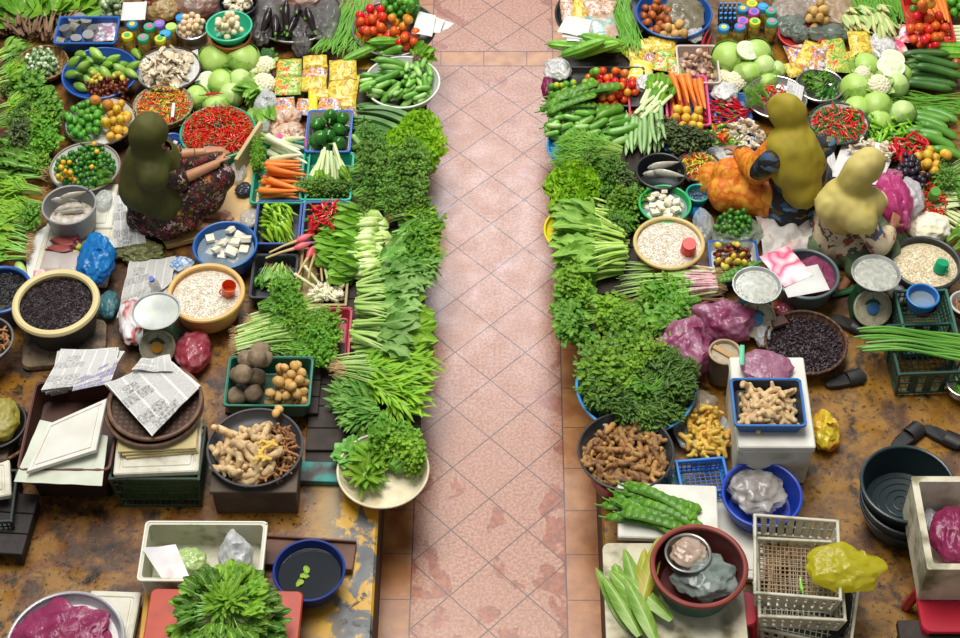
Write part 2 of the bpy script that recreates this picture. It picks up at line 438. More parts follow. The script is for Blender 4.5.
def bunch_thin(n,slen,leaves,llen,lw,sr,lm,sm,name,w0=.045,frm=.35,roots=True,arch=.02):
 s=MB();l=MB();rt=MB()
 for i in range(n):
  y0,z0=U(-w0,w0),U(.006,.06);a=U(-.2,.2)+y0*2.2;L=slen*U(.8,1.1);P=[]
  for k in range(5):
   t=k/4;P.append([L*t*math.cos(a*t),y0*(.5+.5*t)+L*t*math.sin(a*t*.8),z0+arch*math.sin(PI*t)-.02*t*t*U(0,1)])
  tube(s,P,[sr,sr,sr*.9,sr*.7,sr*.4],5)
  P=np.array(P)
  for k in range(leaves):
   t=frm+(1-frm)*(k+U(0,1))/leaves;q=P[0]*(1-t)+P[-1]*t;q[2]=np.interp(t,[0,.25,.5,.75,1],P[:,2])
   leaf(l,q,rdir(a+U(-.8,.8),U(-.1,.7)),[U(-.5,.5),U(-.5,.5),1],llen*U(.7,1.15),lw*U(.7,1.2),U(.2,.9),.15,4)
  if roots:
   for _ in range(3):tube(rt,[P[0],P[0]+np.array([-U(.02,.06),U(-.025,.025),U(-.01,.008)])],[.002,.0006],4)
 out=[('leaves',l.mesh('leaves',lm)),('stalks',s.mesh('stalks',sm))]
 if roots:out.append(('roots',rt.mesh('roots',ROOT)))
 return out
def bunch_herb(n,slen,leaflets,ll,lw,lm,sm,name,sr=.0017,w0=.05,hh=.07,cl=.05):
 s=MB();l=MB()
 for i in range(n):
  y0,z0=U(-w0,w0)*.5,U(.006,hh*.6);a=U(-.55,.55);L=slen*U(.55,1.05)
  e=np.array([L*math.cos(a),y0+L*math.sin(a),z0+U(-.01,hh*.7)])
  tube(s,[[0,y0,z0],[L*.4,y0+L*.4*math.sin(a)*.8,z0+.01],e],[sr*1.2,sr,sr*.6],4)
  for k in range(leaflets):
   q=e+np.array([U(-cl,cl*.7),U(-cl,cl),U(-cl*.35,cl*.6)]);q[2]=max(q[2],.006)
   leaf(l,q,rdir(a+U(-1.6,1.6),U(-.2,.8)),[U(-.7,.7),U(-.7,.7),1],ll*U(.7,1.3),lw*U(.7,1.3),U(.2,1.),.2,3)
 return[('leaves',l.mesh('leaves',lm)),('stalks',s.mesh('stalks',sm))]
def bunch_onion(n,L0,lm,wm,name,r=.0042,red=False):
 g=MB();w=MB();rt=MB()
 for i in range(n):
  y0,z0=U(-.05,.05),U(.006,.05);a=y0*1.6+U(-.12,.12);L=L0*U(.8,1.1);P=[]
  for k in range(7):
   t=k/6;P.append([L*t,y0+L*t*math.sin(a)*t**.5,z0+.02*math.sin(PI*t)-.01*t])
  P=np.array(P);tube(w,P[:3],[r*1.5,r,r],6);tube(g,P[2:],[r,r,r*.9,r*.6,r*.2],6)
  for _ in range(4):tube(rt,[P[0],P[0]+np.array([-U(.02,.045),U(-.015,.015),U(-.01,.006)])],[.0014,.0005],4)
 return[('leaves',g.mesh('leaves',lm)),('white_stalks',w.mesh('white_stalks',wm)),('roots',rt.mesh('roots',ROOT))]
def head_lettuce(n,R_,lm,ruf,name='lettuce_head',up=1.25):
 l=MB();n=int(n*1.7)
 for i in range(n):
  t=i/n;a=i*2.4+U(-.2,.2);p=up*(1-t)**.9+.12;q=np.array([math.cos(a),math.sin(a),0])*R_*.12
  q[2]=.02+.03*(1-t)
  leaf(l,q,rdir(a,p),[-math.cos(a),-math.sin(a),1.2],R_*(.6+.4*t),R_*(.5+.12*t),.7+.7*t,.35,10,ruf=ruf*1.5,prof=lambda t:.35+.75*t**.6-.25*t**6)
 return[('leaves',l.mesh('leaves',lm))]
def plant_pakchoy():
 b=MB();l=MB()
 ell(b,(.012,0,0),(.03,.027,.027),12,8)
 for i in range(8):
  a=i*2*PI/8+U(-.2,.2);o=np.array([0,math.cos(a),math.sin(a)]);L=U(.085,.115)
  P=[[-.018,*(o[1:]*.008)],[.004,*(o[1:]*.027)],[.03,*(o[1:]*.029)],[.055,*(o[1:]*.022)],[L,*(o[1:]*.022)]]
  tube(b,np.array(P),[.009,.016,.0155,.01,.006],8,flat=.7)
  leaf(l,np.array([L-.025,*(o[1:]*.022)]),[1,*(o[1:]*.4)],[-.1,*o[1:]],U(.1,.13),U(.06,.075),U(.2,.6),.25,5,ruf=.2)
 return[('leaves',l.mesh('leaves',M('leaf_pakchoy', '569a18', '84bc34',rough=.5,spec=.25,scale=9,var=.15,tl=.2))),('white_stalks',b.mesh('white_stalks',M('pakchoy_stalk', 'b0d45c', 'dcecac',rough=.35,scale=25,var=.06)))]
def star_leaves(n,L,Wd,lm,name,up=.9):
 l=MB();s=MB()
 for i in range(n):
  a=i*2.4;t=i/n;q=np.array([math.cos(a)*.01,math.sin(a)*.01,.03])
  leaf(l,q,rdir(a,up*(1-t)+.1),[0,0,1],L*U(.7,1.05),Wd*U(.8,1.1),U(.5,.9),.2,5)
 tube(s,[[-.07,0,.012],[-.03,0,.02],[0,0,.035]],[.006,.006,.004],6)
 return[('leaves',l.mesh('leaves',lm)),('stem',s.mesh('stem',STALK_G))]
proto('mustard_greens',*[bunch_broad(15,.16,.17,.085,.0075,G_MID,STALK,name='mustard_greens')for _ in range(3)])
proto('choy_sum',*[bunch_broad(17,.19,.16,.07,.0075,M('leaf_choy', '6aa828', '9ccc54',rough=.5,spec=.25,scale=9,var=.14,tl=.25),M('stalk_choy', '98c838', 'c4de74',rough=.4,scale=10,var=.08,tl=.1),name='choy_sum',hh=.06)for _ in range(3)])
proto('kale',*[bunch_broad(24,.15,.12,.07,.006,G_BLUE,STALK,name='kale',spread=.5,hh=.075)for _ in range(3)])
proto('spinach',*[bunch_broad(16,.13,.11,.06,.0045,G_DARK,STALK_G,name='spinach',roots=True)for _ in range(3)])
proto('amaranth',*[bunch_broad(15,.14,.1,.055,.0045,G_MID,STALK_G,name='amaranth',roots=True)for _ in range(3)])
proto('water_spinach',*[bunch_thin(30,.34,5,.1,.017,.003,M('leaf_kangkung', '74b414', 'a0d430',rough=.5,spec=.25,scale=8,var=.12,tl=.25),STALK, 'water_spinach')for _ in range(3)])
proto('long_leaf_herb',*[bunch_thin(26,.2,5,.11,.03,.0025,M('leaf_longherb', '40841c', '78ac48',rough=.5,spec=.25,scale=10,var=.15,tl=.2),STALK_G, 'long_leaf_herb',frm=.2,roots=False)for _ in range(3)])
proto('coriander',*[bunch_herb(34,.22,13,.026,.022,G_HERB,STALK_G, 'coriander')for _ in range(3)])
proto('parsley',*[bunch_herb(40,.17,14,.02,.017,G_DARK,STALK_G, 'parsley',hh=.1,cl=.045)for _ in range(3)])
proto('curly_herb',*[bunch_herb(36,.14,15,.02,.02,G_MID,STALK_G, 'curly_herb',hh=.1,cl=.045)for _ in range(2)])
proto('celery_leaf',*[bunch_herb(24,.24,11,.042,.036,M('leaf_celery', '4a8e1c', '88c048',rough=.5,spec=.25,scale=12,var=.15,tl=.25),STALK, 'celery_leaf',sr=.003,cl=.06)for _ in range(3)])
proto('curry_leaf',*[bunch_herb(24,.26,15,.052,.024,G_DEEP,STALK_G, 'curry_leaf',cl=.06)for _ in range(3)])
proto('dark_herb',*[bunch_herb(26,.16,12,.03,.022,M('leaf_purplish', '2b3f1c', '4a5a2c',rough=.5,spec=.25,scale=12,var=.2,tl=.15),TWIG, 'dark_herb',hh=.09)for _ in range(2)])
proto('dill',*[bunch_thin(40,.3,16,.05,.005,.0022,M('leaf_dill', '4c981a', '84c434',rough=.5,spec=.25,scale=8,var=.15,tl=.2),STALK, 'dill',frm=.3,roots=False)for _ in range(2)])
proto('chives',*[bunch_thin(44,.36,2,.16,.008,.0026,M('leaf_chive', '509418', '88bc3c',rough=.5,spec=.25,scale=8,var=.15,tl=.2),STALK_G, 'chives',frm=.3,roots=True)for _ in range(2)])
proto('spring_onion',*[bunch_onion(26,.42,M('leaf_onion', '54a41c', '94d44c',rough=.5,spec=.25,scale=6,var=.12,tl=.15),STALK_W, 'spring_onion')for _ in range(2)])
proto('red_root_onion',*[bunch_onion(22,.38,M('leaf_onion', '3c9a24'),M('stalk_pink', 'd9a0a4', 'f2e2d8',rough=.4,scale=30), 'red_root_onion')for _ in range(1)])
proto('lettuce_head',*[head_lettuce(34,.15,G_BRIGHT,.5)for _ in range(2)])
proto('frilly_lettuce',*[head_lettuce(30,.13,G_YEL,.45, 'frilly_lettuce')for _ in range(2)])
proto('romaine_lettuce',*[bunch_broad(14,.06,.2,.11,.012,M('leaf_romaine', '6fae34', 'a6d060',rough=.5,spec=.25,scale=8,var=.1,tl=.25),STALK_W,name='romaine_lettuce',spread=.5)])
proto('pak_choy',*[plant_pakchoy()for _ in range(4)])
proto('leafy_sprig',*[star_leaves(26,.12,.035,G_MID, 'leafy_sprig')for _ in range(2)])
proto('round_leaf_sprig',*[star_leaves(22,.07,.055,M('leaf_round', '5aa83a', '8cc866',rough=.5,spec=.25,scale=10,tl=.2), 'round_leaf_sprig')for _ in range(2)])
proto('betel_leaf_bunch',*[bunch_broad(16,.13,.2,.13,.005,M('leaf_betel', '528f14', '8cc034',rough=.5,spec=.25,scale=7,var=.15,tl=.25),TWIG,name='betel_leaf_bunch',spread=.7,w0=.06,hh=.08)for _ in range(3)])
def ball(name,r,mat,sq=(1,1,1),nu=14,nv=10,lump=0,ls=20,k=0):
 mb=MB();ell(mb,(0,0,0),[r*q for q in sq],nu,nv,disp=(lambda d:lump*mn.noise(Vector(d)*ls+Vector((k*9,0,0))))if lump else None);return mb.mesh(name,mat)
def stemmed(name,body,zr,mat=STEM_G,sr=.004,sl=.012,bend=.004,part='stem'):
 s=MB();tube(s,[[0,0,zr-.003],[0,0,zr+sl*.4],[bend,0,zr+sl]],[sr*1.6,sr,sr*.9],6);return[(None,body),(part,s.mesh(part,mat))]
LIME=M('lime_skin', '3f8c22', '64ac34',rough=.38,scale=25,var=.18,bump=.15,bs=250,hue=.015)
LIME_Y=M('lime_yellow', '8cae26', 'b8c432',rough=.38,scale=25,var=.15,bump=.15,bs=250,hue=.02)
CITRUS=M('citrus_skin', 'd9a824', 'e8c244',rough=.4,scale=25,var=.12,bump=.2,bs=220,c3='8a7420',sc3=22,th3=.66,hue=.02)
CITRUS_O=M('citrus_orange', 'c87a24', 'dc9a38',rough=.45,scale=30,var=.15,bump=.25,bs=200,c3='9a5a20',sc3=24,th3=.6)
CALA=M('calamansi_skin', '2c6a1c', '4c8c28',rough=.3,scale=30,var=.25,hue=.02)
TOM=M('tomato_skin', 'dc3a1a', 'e85a26',rough=.22,scale=18,var=.1,hue=.02)
TOM_O=M('tomato_orange', 'e07a26', 'dc9a38',rough=.22,scale=18,var=.1,hue=.02)
TOM_G=M('tomato_green', '5a9a28', '8cb83c',rough=.25,scale=16,var=.12,hue=.015)
proto('lime',*[ball('lime',.026,LIME,(1,1,1.07))for _ in range(2)])
proto('yellow_lime',ball('yellow_lime',.026,LIME_Y,(1,1,1.07)))
proto('yellow_citrus',*[ball('yellow_citrus',.031,CITRUS,(1,1,.93),lump=.02,ls=3,k=i)for i in range(2)])
proto('brown_orange',ball('brown_orange',.036,CITRUS_O,(1,1,.92),lump=.03,ls=3))
proto('calamansi',ball('calamansi',.0165,CALA,nu=12,nv=8))
proto('yellow_calamansi',ball('yellow_calamansi',.0175,M('calamansi_yellow', 'dfa41c', 'e8bc2c',rough=.3,var=.12),nu=12,nv=8))
proto('tomato',stemmed('tomato',ball('tomato',.031,TOM,(1,1,.88)),.025,sr=.002,sl=.006),stemmed('tomato',ball('tomato',.031,TOM,(1,1,.95)),.027,sr=.002,sl=.006))
proto('orange_tomato',ball('orange_tomato',.031,TOM_O,(1,1,.92)))
proto('green_tomato',ball('green_tomato',.03,TOM_G,(1,1,.95)))
GE=M('green_white_eggplant', '4c8a34', '7aac58',rough=.3,scale=20,c3='dfe8cc',sc3=40,th3=.53,var=.15)
proto('pea_eggplant',ball('pea_eggplant',.0155,GE,nu=10,nv=8))
proto('round_eggplant',stemmed('round_eggplant',ball('round_eggplant',.024,M('round_eggplant_skin', 'cfd8b4', 'e6ead2',rough=.3,c3='6a9a48',sc3=28,th3=.5,var=.1)),.022,sr=.004,sl=.01))
proto('shallot',ball('shallot',.017,M('shallot_skin', '9a4a6a', 'c88aa0',rough=.4,scale=30,var=.15),(1,1,1.25),nu=10,nv=8))
proto('cream_ball',ball('cream_ball',.021,M('cream_ball_skin', 'e4c296', 'eed6b0',rough=.45,scale=20,var=.08),nu=14,nv=10))
proto('pale_ball',ball('pale_ball',.022,M('pale_ball_skin', 'e6d2a4', 'f0e2c0',rough=.45,scale=20,var=.06),nu=14,nv=10))
def garlic():
 mb=MB()
 for i in range(8):
  a=i*PI/4;ell(mb,(math.cos(a)*.013,math.sin(a)*.013,0),(.014,.014,.02),10,8)
 tube(mb,[[0,0,.01],[0,0,.025],[.003,0,.042]],[.012,.006,.004],8);return mb.mesh('garlic_bulb',M('garlic_skin', 'eadfc0', 'f4ecd8',rough=.5,scale=40,var=.06))
proto('garlic_bulb',garlic())
POT=M('potato_skin', 'c89a52', 'dcb670',rough=.6,scale=22,var=.12,bump=.2,bs=120,c3='a87a3c',sc3=30,th3=.66)
YAM=M('yam_skin', '7c6a54', '9a866c',rough=.75,scale=26,var=.1,bump=.3,bs=120,c3='5e4c38',sc3=16,th3=.6)
proto('potato',*[ball('potato',.029,POT,(1.2,.95,.85),lump=.14,ls=1.4,k=i)for i in range(4)])
proto('brown_yam',*[ball('brown_yam',.056,YAM,(1.08,1,.88),20,14,lump=.12,ls=1.5,k=i)for i in range(3)])
proto('brown_nut',*[ball('brown_nut',.0165,M('nut_brown', '5c2616', '8a4428',rough=.3,scale=20,var=.3),(1.15,1,.75),10,8,lump=.1,ls=2,k=i)for i in range(2)])
proto('yellow_nut',ball('yellow_nut',.0185,M('nut_yellow', 'cfae2a', 'dcd25a',rough=.35,scale=20,var=.12),(1.15,1,.7),10,8))
proto('black_fruit',ball('black_fruit',.021,M('black_fruit_skin', '1f1a26', '3a3240',rough=.28,scale=20,var=.2),(1.15,1,1),12,8))
proto('snake_fruit',*[ball('snake_fruit',.027,M('snake_fruit_skin', '96481c', 'b8682c',rough=.3,scale=40,var=.15,bump=.3,bs=160),(1,1,1.15),12,9,lump=.05,ls=2,k=i)for i in range(2)])
def rod(name,L,r,mat,prof,bend=0,seg=12,n=12,ribs=0,rd=.08,noise_=0,m2=None,tipm=None):
 mb=MB();P=[];Q=[]
 for i in range(n+1):
  t=i/n;P.append([(t-.5)*L,bend*(4*t*(1-t)-.6)*L,0]);Q.append(max(r*prof(t),r*.05))
 if not ribs:tube(mb,P,Q,seg)
 else:
  a=np.arange(seg)*2*PI/seg;V=[]
  for i,(p,q)in enumerate(zip(P,Q)):
   w=1+rd*np.cos(a*ribs)+(noise_*NP.rand(seg)if noise_ else 0)
   V.append(np.stack([np.full(seg,p[0]),p[1]+q*w*np.cos(a),q*w*np.sin(a)],1))
  mb.add(np.concatenate(V),gridF(n+1,seg,False,True)+[tuple(range(seg))[::-1],tuple(n*seg+k for k in range(seg))])
 return mb.mesh(name,mat)
blunt=lambda t:(max(0,1-abs(2*t-1)**5))**.5
fishy=lambda t:(max(0,math.sin(PI*min(1,max(0,t)))**.6))*(1-.25*t)
taper=lambda t:(min(1,t/.06)**.5)*(1-.72*t)*(1 if t<.985 else .4)
CUC=M('cucumber_skin', '4a8a24', '74aa40',rough=.35,scale=10,var=.14,c3='b4d48c',sc3=5,th3=.62,hue=.012)
CUC_L=M('cucumber_pale', '64a834', '90c85c',rough=.35,scale=10,var=.12,c3='d0e4a8',sc3=6,th3=.6)
def stub(name,me,x,r=.004,l=.018,mat=STEM_G,part='stem',z=0,y=0):
 s=MB();tube(s,[[x+.004,y,z],[x-l*.5,y,z],[x-l,y,z+.003]],[r*1.5,r,r],6);return[(None,me),(part,s.mesh(part,mat))]
proto('cucumber',*[stub('cucumber',rod('cucumber',.2,.023,CUC,blunt,b),-.098,y=-.6*b*.2)for b in(.03,.06,-.05)])
proto('small_cucumber',*[rod('small_cucumber',.105,.0175,CUC_L,blunt,b)for b in(.03,.06)])
proto('bitter_gourd',*[stub('bitter_gourd',rod('bitter_gourd',.27,.028,M('bitter_gourd_skin', '5a9e1e', '84be3c',rough=.4,scale=14,var=.1,bump=.6,bs=45),lambda t:blunt(t)*(1-.3*abs(2*t-1)**2),b,24,18,ribs=8,rd=.09,noise_=.05),-.13)for b in(.02,.04)])
proto('ridged_gourd',*[stub('ridged_gourd',rod('ridged_gourd',.36,.023,M('ridged_gourd_skin', '3c6e26', '5c8e3c',rough=.45,scale=8,var=.12,c3='7aa456',sc3=6),lambda t:blunt(t)*(.75+.3*t),b,20,18,ribs=5,rd=.12),-.178,y=-.6*b*.36)for b in(.1,.13,.08)])
proto('dark_cucumber',*[stub('dark_cucumber',rod('dark_cucumber',.3,.027,M('dark_cucumber_skin', '2f5a1e', '4c7a30',rough=.4,scale=9,var=.1),blunt,b),-.148)for b in(.04,.07)])
proto('pale_gourd',*[stub('pale_gourd',rod('pale_gourd',.3,.0165,M('pale_gourd_skin', '84ae64', 'aecc90',rough=.45,scale=7,var=.1),lambda t:blunt(t)*(1-.35*t),b),-.148,r=.003)for b in(.03,-.04,.05)])
proto('mango',*[stub('mango',rod('mango',.115,.031,M('mango_skin', '6a9e2c', '8cba44',rough=.35,scale=9,var=.12,c3='a4c45c',sc3=5),lambda t:(math.sin(PI*min(1,t*.96+.03))**.55)*(1.08-.3*t),b,14,12),-.055,r=.003,l=.01)for b in(.05,.1)])
proto('plantain',*[stub('plantain',rod('plantain',.2,.024,M('plantain_skin', '4f8c2c', '78ac44',rough=.35,scale=9,var=.1),blunt,b),-.098)for b in(.06,.1)])
proto('carrot',*[stub('carrot',rod('carrot',.25,.024,M('carrot_skin', 'e8761c', 'f08c34',rough=.4,scale=16,var=.08,bump=.15,bs=60),taper,b,12,14),-.122,r=.006,l=.01,mat=M('carrot_crown', '7a9a3a', 'a8c060',rough=.6))for b in(.01,.03)])
proto('white_radish',*[stub('white_radish',rod('white_radish',.28,.029,M('radish_skin', 'd8e0b0', 'ecf0d4',rough=.35,scale=8,var=.04,c3='b8d488',sc3=4,th3=.6),taper,b,12,14),-.137,r=.009,l=.03,mat=STALK,part='leaf_stubs')for b in(.01,.03)])
def chilli(name,L,r,cols,stemmat=STEM_G,bend=.1,sl=.3,parts=True):
 me=rod(name,L,r,cols,lambda t:(min(1,t/.05)**.5)*(1-t**2.2*.93),bend,7,8)
 y0=bend*-.6*L;s=MB();tube(s,[[-L*.5+.002,y0,0],[-L*.5-L*sl*.5,y0-bend*L*.2,.001],[-L*.5-L*sl,y0-bend*L*.3,.003]],[r*.75,r*.35,r*.38],5)
 return[(None,me),('stem',s.mesh('stem',stemmat))]
RC=M('chilli_red', 'd41810', 'e63220',rough=.22,scale=9,var=.15,hue=.008)
RC2=M('chilli_deep_red', 'a80c20', 'd0182a',rough=.2,scale=9,var=.12)
OC=M('chilli_orange', 'e05a14', 'ea842c',rough=.25,scale=9,var=.15,hue=.02)
GC=M('chilli_green', '84b820', 'b0d840',rough=.25,scale=9,var=.12)
GC2=M('chilli_dark_green', '2f6e1c', '4c8c2c',rough=.25,scale=9,var=.15)
def one(p):
 (n0,a),(n1,b)=p;off=len(a.vertices);V=[v.co[:]for v in a.vertices]+[v.co[:]for v in b.vertices]
 Fs=[tuple(q.vertices)for q in a.polygons]+[tuple(i+off for i in q.vertices)for q in b.polygons]
 mb=MB();mb.add(V,Fs);mb.m=[0]*len(a.polygons)+[1]*len(b.polygons);return mb.mesh(a.name,[a.materials[0],b.materials[0]])
proto('red_chilli',*[one(chilli('red_chilli',.062,.0058,RC,bend=b))for b in(.05,.12,.18)])
proto('fine_red_chilli',*[one(chilli('fine_red_chilli',.06,.005,RC,bend=b))for b in(.05,.12,.18)])
proto('orange_chilli',*[one(chilli('orange_chilli',.045,.0055,OC,bend=b))for b in(.05,.14)])
proto('scarlet_chilli',*[one(chilli('scarlet_chilli',.045,.0055,RC,bend=b))for b in(.05,.14)])
proto('yellow_chilli',*[one(chilli('yellow_chilli',.045,.0055,M('chilli_yellow', 'c8b41e', 'dcd048',rough=.25,var=.12),bend=b))for b in(.05,.14)])
proto('small_green_chilli',*[one(chilli('small_green_chilli',.055,.0055,GC2,bend=b))for b in(.05,.14)])
proto('large_red_chilli',*[chilli('large_red_chilli',.115,.0088,M('chilli_large_red', 'cc1424', 'e6283a',rough=.2,scale=9,var=.12),bend=b,sl=.25)for b in(.06,.12,.18)])
proto('dark_red_chilli',*[chilli('dark_red_chilli',.125,.0085,RC2,bend=b,sl=.25)for b in(.06,.12)])
proto('pale_green_chilli',*[chilli('pale_green_chilli',.1,.0115,GC,bend=b,sl=.22)for b in(.03,.08)])
proto('bright_green_chilli',*[chilli('bright_green_chilli',.105,.012,M('chilli_bright_green', '74b824', '9cd43c',rough=.22,scale=9,var=.12),bend=b,sl=.22)for b in(.03,.08)])
def strand(name,L,r,mat,bend,wav=.01):
 mb=MB();P=[];n=16;k=U(0,9)
 for i in range(n+1):
  t=i/n;P.append([(t-.5)*L,bend*L*(4*t*(1-t)-.5)+wav*math.sin(t*9+k),.004*math.sin(t*6+k)])
 tube(mb,P,[r*(1 if .03<i/n<.95 else .5)for i in range(n+1)],6);return mb.mesh(name,mat)
proto('long_bean',*[strand('long_bean',.5,.0042,M('long_bean_skin', '4c8e1c', '7ab03c',rough=.4,scale=6,var=.16),b)for b in(.02,-.03,.05,-.06)])
proto('green_bean',*[strand('green_bean',.2,.0042,MATS['long_bean_skin'],b,.004)for b in(.05,-.06)])
proto('thick_bean',*[strand('thick_bean',.62,.0095,M('thick_bean_skin', '46861e', '74aa44',rough=.35,scale=5,var=.1),b,.006)for b in(.03,.05)])
def petai(L=.27,w=.021,mat=None):
 mb=MB();n=28;V=[];k=10;tw=U(-.5,.5)
 for i in range(n+1):
  t=i/n;e=min(1,t/.07,(1-t)/.07)**.6;bm=.3+.8*abs(math.sin(t*PI*9));y0=.05*L*math.sin(t*3+tw)
  for j in range(k):
   a=2*PI*j/k;y,z=math.cos(a)*w*e,math.sin(a)*.0135*bm*e;V.append([(t-.5)*L,y0+y,z])
 mb.add(V,gridF(n+1,k,False,True)+[tuple(range(k))[::-1],tuple(n*k+j for j in range(k))]);return mb.mesh('petai_pod',mat or M('petai_skin', '3c7414', '6a9c2e',rough=.4,scale=12,var=.12))
proto('petai_pod',*[stub('petai_pod',petai(),-.13,r=.003,l=.03)for _ in range(3)])
def gingerm(name,mat,sc=1.,lobes=5,k=0,thin=1.):
 mb=MB();r0=random.Random(k);u=r0.uniform;p=np.array([0.,0,0]);a=u(-.3,.3)
 for i in range(lobes):
  d=np.array([math.cos(a),math.sin(a),u(-.15,.15)]);q=p+d*u(.026,.04)*sc
  capsule(mb,p,q,u(.011,.014)*sc*thin,u(.011,.015)*sc*thin,8)
  if u(0,1)<.85:
   a2=a+r0.choice((-1,1))*u(.7,1.4);e=q+np.array([math.cos(a2),math.sin(a2),u(-.2,.3)])*u(.022,.045)*sc
   capsule(mb,q,e,.011*sc*thin,u(.007,.012)*sc*thin,8)
  p=q;a+=u(-.7,.7)
 me=remeshed(mb,.0045*sc,3,name,[mat])
 c=sum((v.co for v in me.vertices),Vector())/len(me.vertices)
 for v in me.vertices:v.co-=c
 return me
GIN=M('ginger_skin', 'c9a877', 'e0c698',rough=.6,scale=25,var=.1,bump=.35,bs=180,c3='a37d50',sc3=20,th3=.62)
GIN_B=M('ginger_brown', '9a6a40', 'c08e5c',rough=.65,scale=25,var=.18,bump=.4,bs=180,c3='6e4426',sc3=22,th3=.58)
GIN_Y=M('turmeric_skin', 'a8783c', 'c8a060',rough=.6,scale=25,var=.3,bump=.4,bs=180,c3='70482c',sc3=18,th3=.52)
proto('ginger',*[gingerm('ginger',GIN,1.05,4+i%3,i,1.5)for i in range(5)])
proto('small_ginger',*[gingerm('small_ginger',GIN_B,.62,4,20+i)for i in range(4)])
proto('turmeric',*[gingerm('turmeric',GIN_Y,.78,3,40+i,1.6)for i in range(5)])
proto('galangal',*[gingerm('galangal',M('galangal_skin', 'c8a038', 'dcc058',rough=.5,scale=20,var=.12,c3='b86a2c',sc3=14,th3=.6),.9,4,60+i,1.4)for i in range(3)])
def pepper():
 mb=MB();ell(mb,(0,0,0),(.036,.036,.042),24,14,disp=lambda d:.15*abs(math.cos(2*math.atan2(d[1],d[0])))**.7*(1-d[2]**2)-.1-.5*max(0,d[2]-.78))
 return stemmed('bell_pepper',mb.mesh('bell_pepper',M('bell_pepper_skin', '1f5a18', '357a26',rough=.16,scale=7,var=.2)),.034,sr=.005,sl=.022,bend=.008)
proto('bell_pepper',pepper())
def cabbage(name,r,base,rib,sq=.9,k=0):
 mb=MB();ell(mb,(0,0,0),(r,r,r*sq),28,20,disp=lambda d:.03*mn.noise(Vector(d)*2+Vector((k,0,0)))+.012*abs(mn.noise(Vector(d)*7)))
 out=[(None,mb.mesh(name,base))]
 for i in range(6):
  l=MB();a=i*2.25+k;V=[];A=[];n=16;mm=18;top=1.55+.3*(i%3)
  for p in range(n+1):
   for q in range(mm+1):
    u,v=p/n,q/mm;th=.25+u*top+.06*math.sin(v*20+k);ph=a+(v-.5)*2.3*math.sin(u*2.3+.5)
    rr=r*(1.03+.09*u**4+.022*abs(math.sin((v-.5)*16))*min(1,u*1.5)+.02*mn.noise(Vector((u*4,v*5,k+i))))
    V.append([rr*math.sin(PI-th)*math.cos(ph),rr*math.sin(PI-th)*math.sin(ph),rr*sq*math.cos(PI-th)]);A.append(((v-.5)*2,u,0))
  l.add(V,[f[::-1]for f in gridF(n+1,mm+1)],0,A);out.append(('outer_leaf',l.mesh('outer_leaf',rib)))
 return out
CB=M('cabbage_head', 'a4cc58', 'c8e288',rough=.42,scale=5,var=.05,bump=.25,bs=26)
CBL=M('leaf_cabbage', '8cbc44', 'bcdc7c',rough=.42,scale=7,var=.06,bump=.35,bs=30,tl=.15)
proto('cabbage',*[cabbage('cabbage',.082,CB,CBL,.9,k)for k in(0,1.3)])
proto('pale_cabbage',*[cabbage('pale_cabbage',.072,M('cabbage_pale', 'b4d478', 'd4e8a4',rough=.42,scale=5,bump=.25,bs=26),M('leaf_pale_cabbage', '9cc858', 'c8e294',rough=.42,scale=7,bump=.35,bs=30,tl=.15),1.05,k)for k in(.4,2)])
def cut_cabbage():
 mb=MB();n=24;V=[]
 for j in range(9):
  t=PI/2*j/8
  for i in range(n):V.append([.075*math.cos(t)*math.cos(2*PI*i/n),.06*math.cos(t)*math.sin(2*PI*i/n),-.055*math.sin(t)])
 mb.add(V,[f for f in gridF(9,n,False,True)]);f=MB();a=np.arange(n)*2*PI/n;V=[[0,0,.004]]+[[.075*s_*math.cos(q),.06*s_*math.sin(q),.004+.002*math.sin(q*7)*s_ if s_<1 else 0]for s_ in(.5,1)for q in a]
 f.add(V,[(0,1+i,1+(i+1)%n)for i in range(n)]+[(1+i,1+n+i,1+n+(i+1)%n,1+(i+1)%n)for i in range(n)])
 return[(None,mb.mesh('cut_cabbage',CB)),('cut_face',f.mesh('cut_face',M('cabbage_cut', 'e2edc6', 'f4f4e2',rough=.5,scale=18,c3='c4dc98',sc3=30,th3=.6)))]
proto('cut_cabbage',cut_cabbage())
def cauliflower(r,nm='cauliflower',m=None,green=CBL):
 mb=MB();R0=random.Random(3)
 for i in range(70):
  z=1-1.1*i/70;a=i*2.4;q=math.sqrt(max(0,1-z*z));p=np.array([q*math.cos(a),q*math.sin(a),z*.75])*r*.82
  ell(mb,p,[r*R0.uniform(.17,.24)]*3,10,8,disp=lambda d:.12*mn.noise(Vector(d)*5+Vector(p)*50))
 ell(mb,(0,0,0),(r*.8,r*.8,r*.6),16,10);l=MB()
 for i in range(6):
  a=i*PI/3;leaf(l,np.array([math.cos(a),math.sin(a),-.35])*r*.75,rdir(a,.8),[-math.cos(a),-math.sin(a),.5],r*.9,r*.8,.5,.3,5,ruf=.2)
 return[(None,mb.mesh(nm,m or M('cauliflower_curd', 'e8dfb8', 'f4eed2',rough=.6,scale=20,bump=.4,bs=120))),('leaves',l.mesh('leaves',green))]
proto('cauliflower',cauliflower(.065));proto('broccoli',cauliflower(.05, 'broccoli',M('broccoli_curd', '2c5c2a', '4a7c40',rough=.7,scale=30,bump=.6,bs=160),G_DARK))
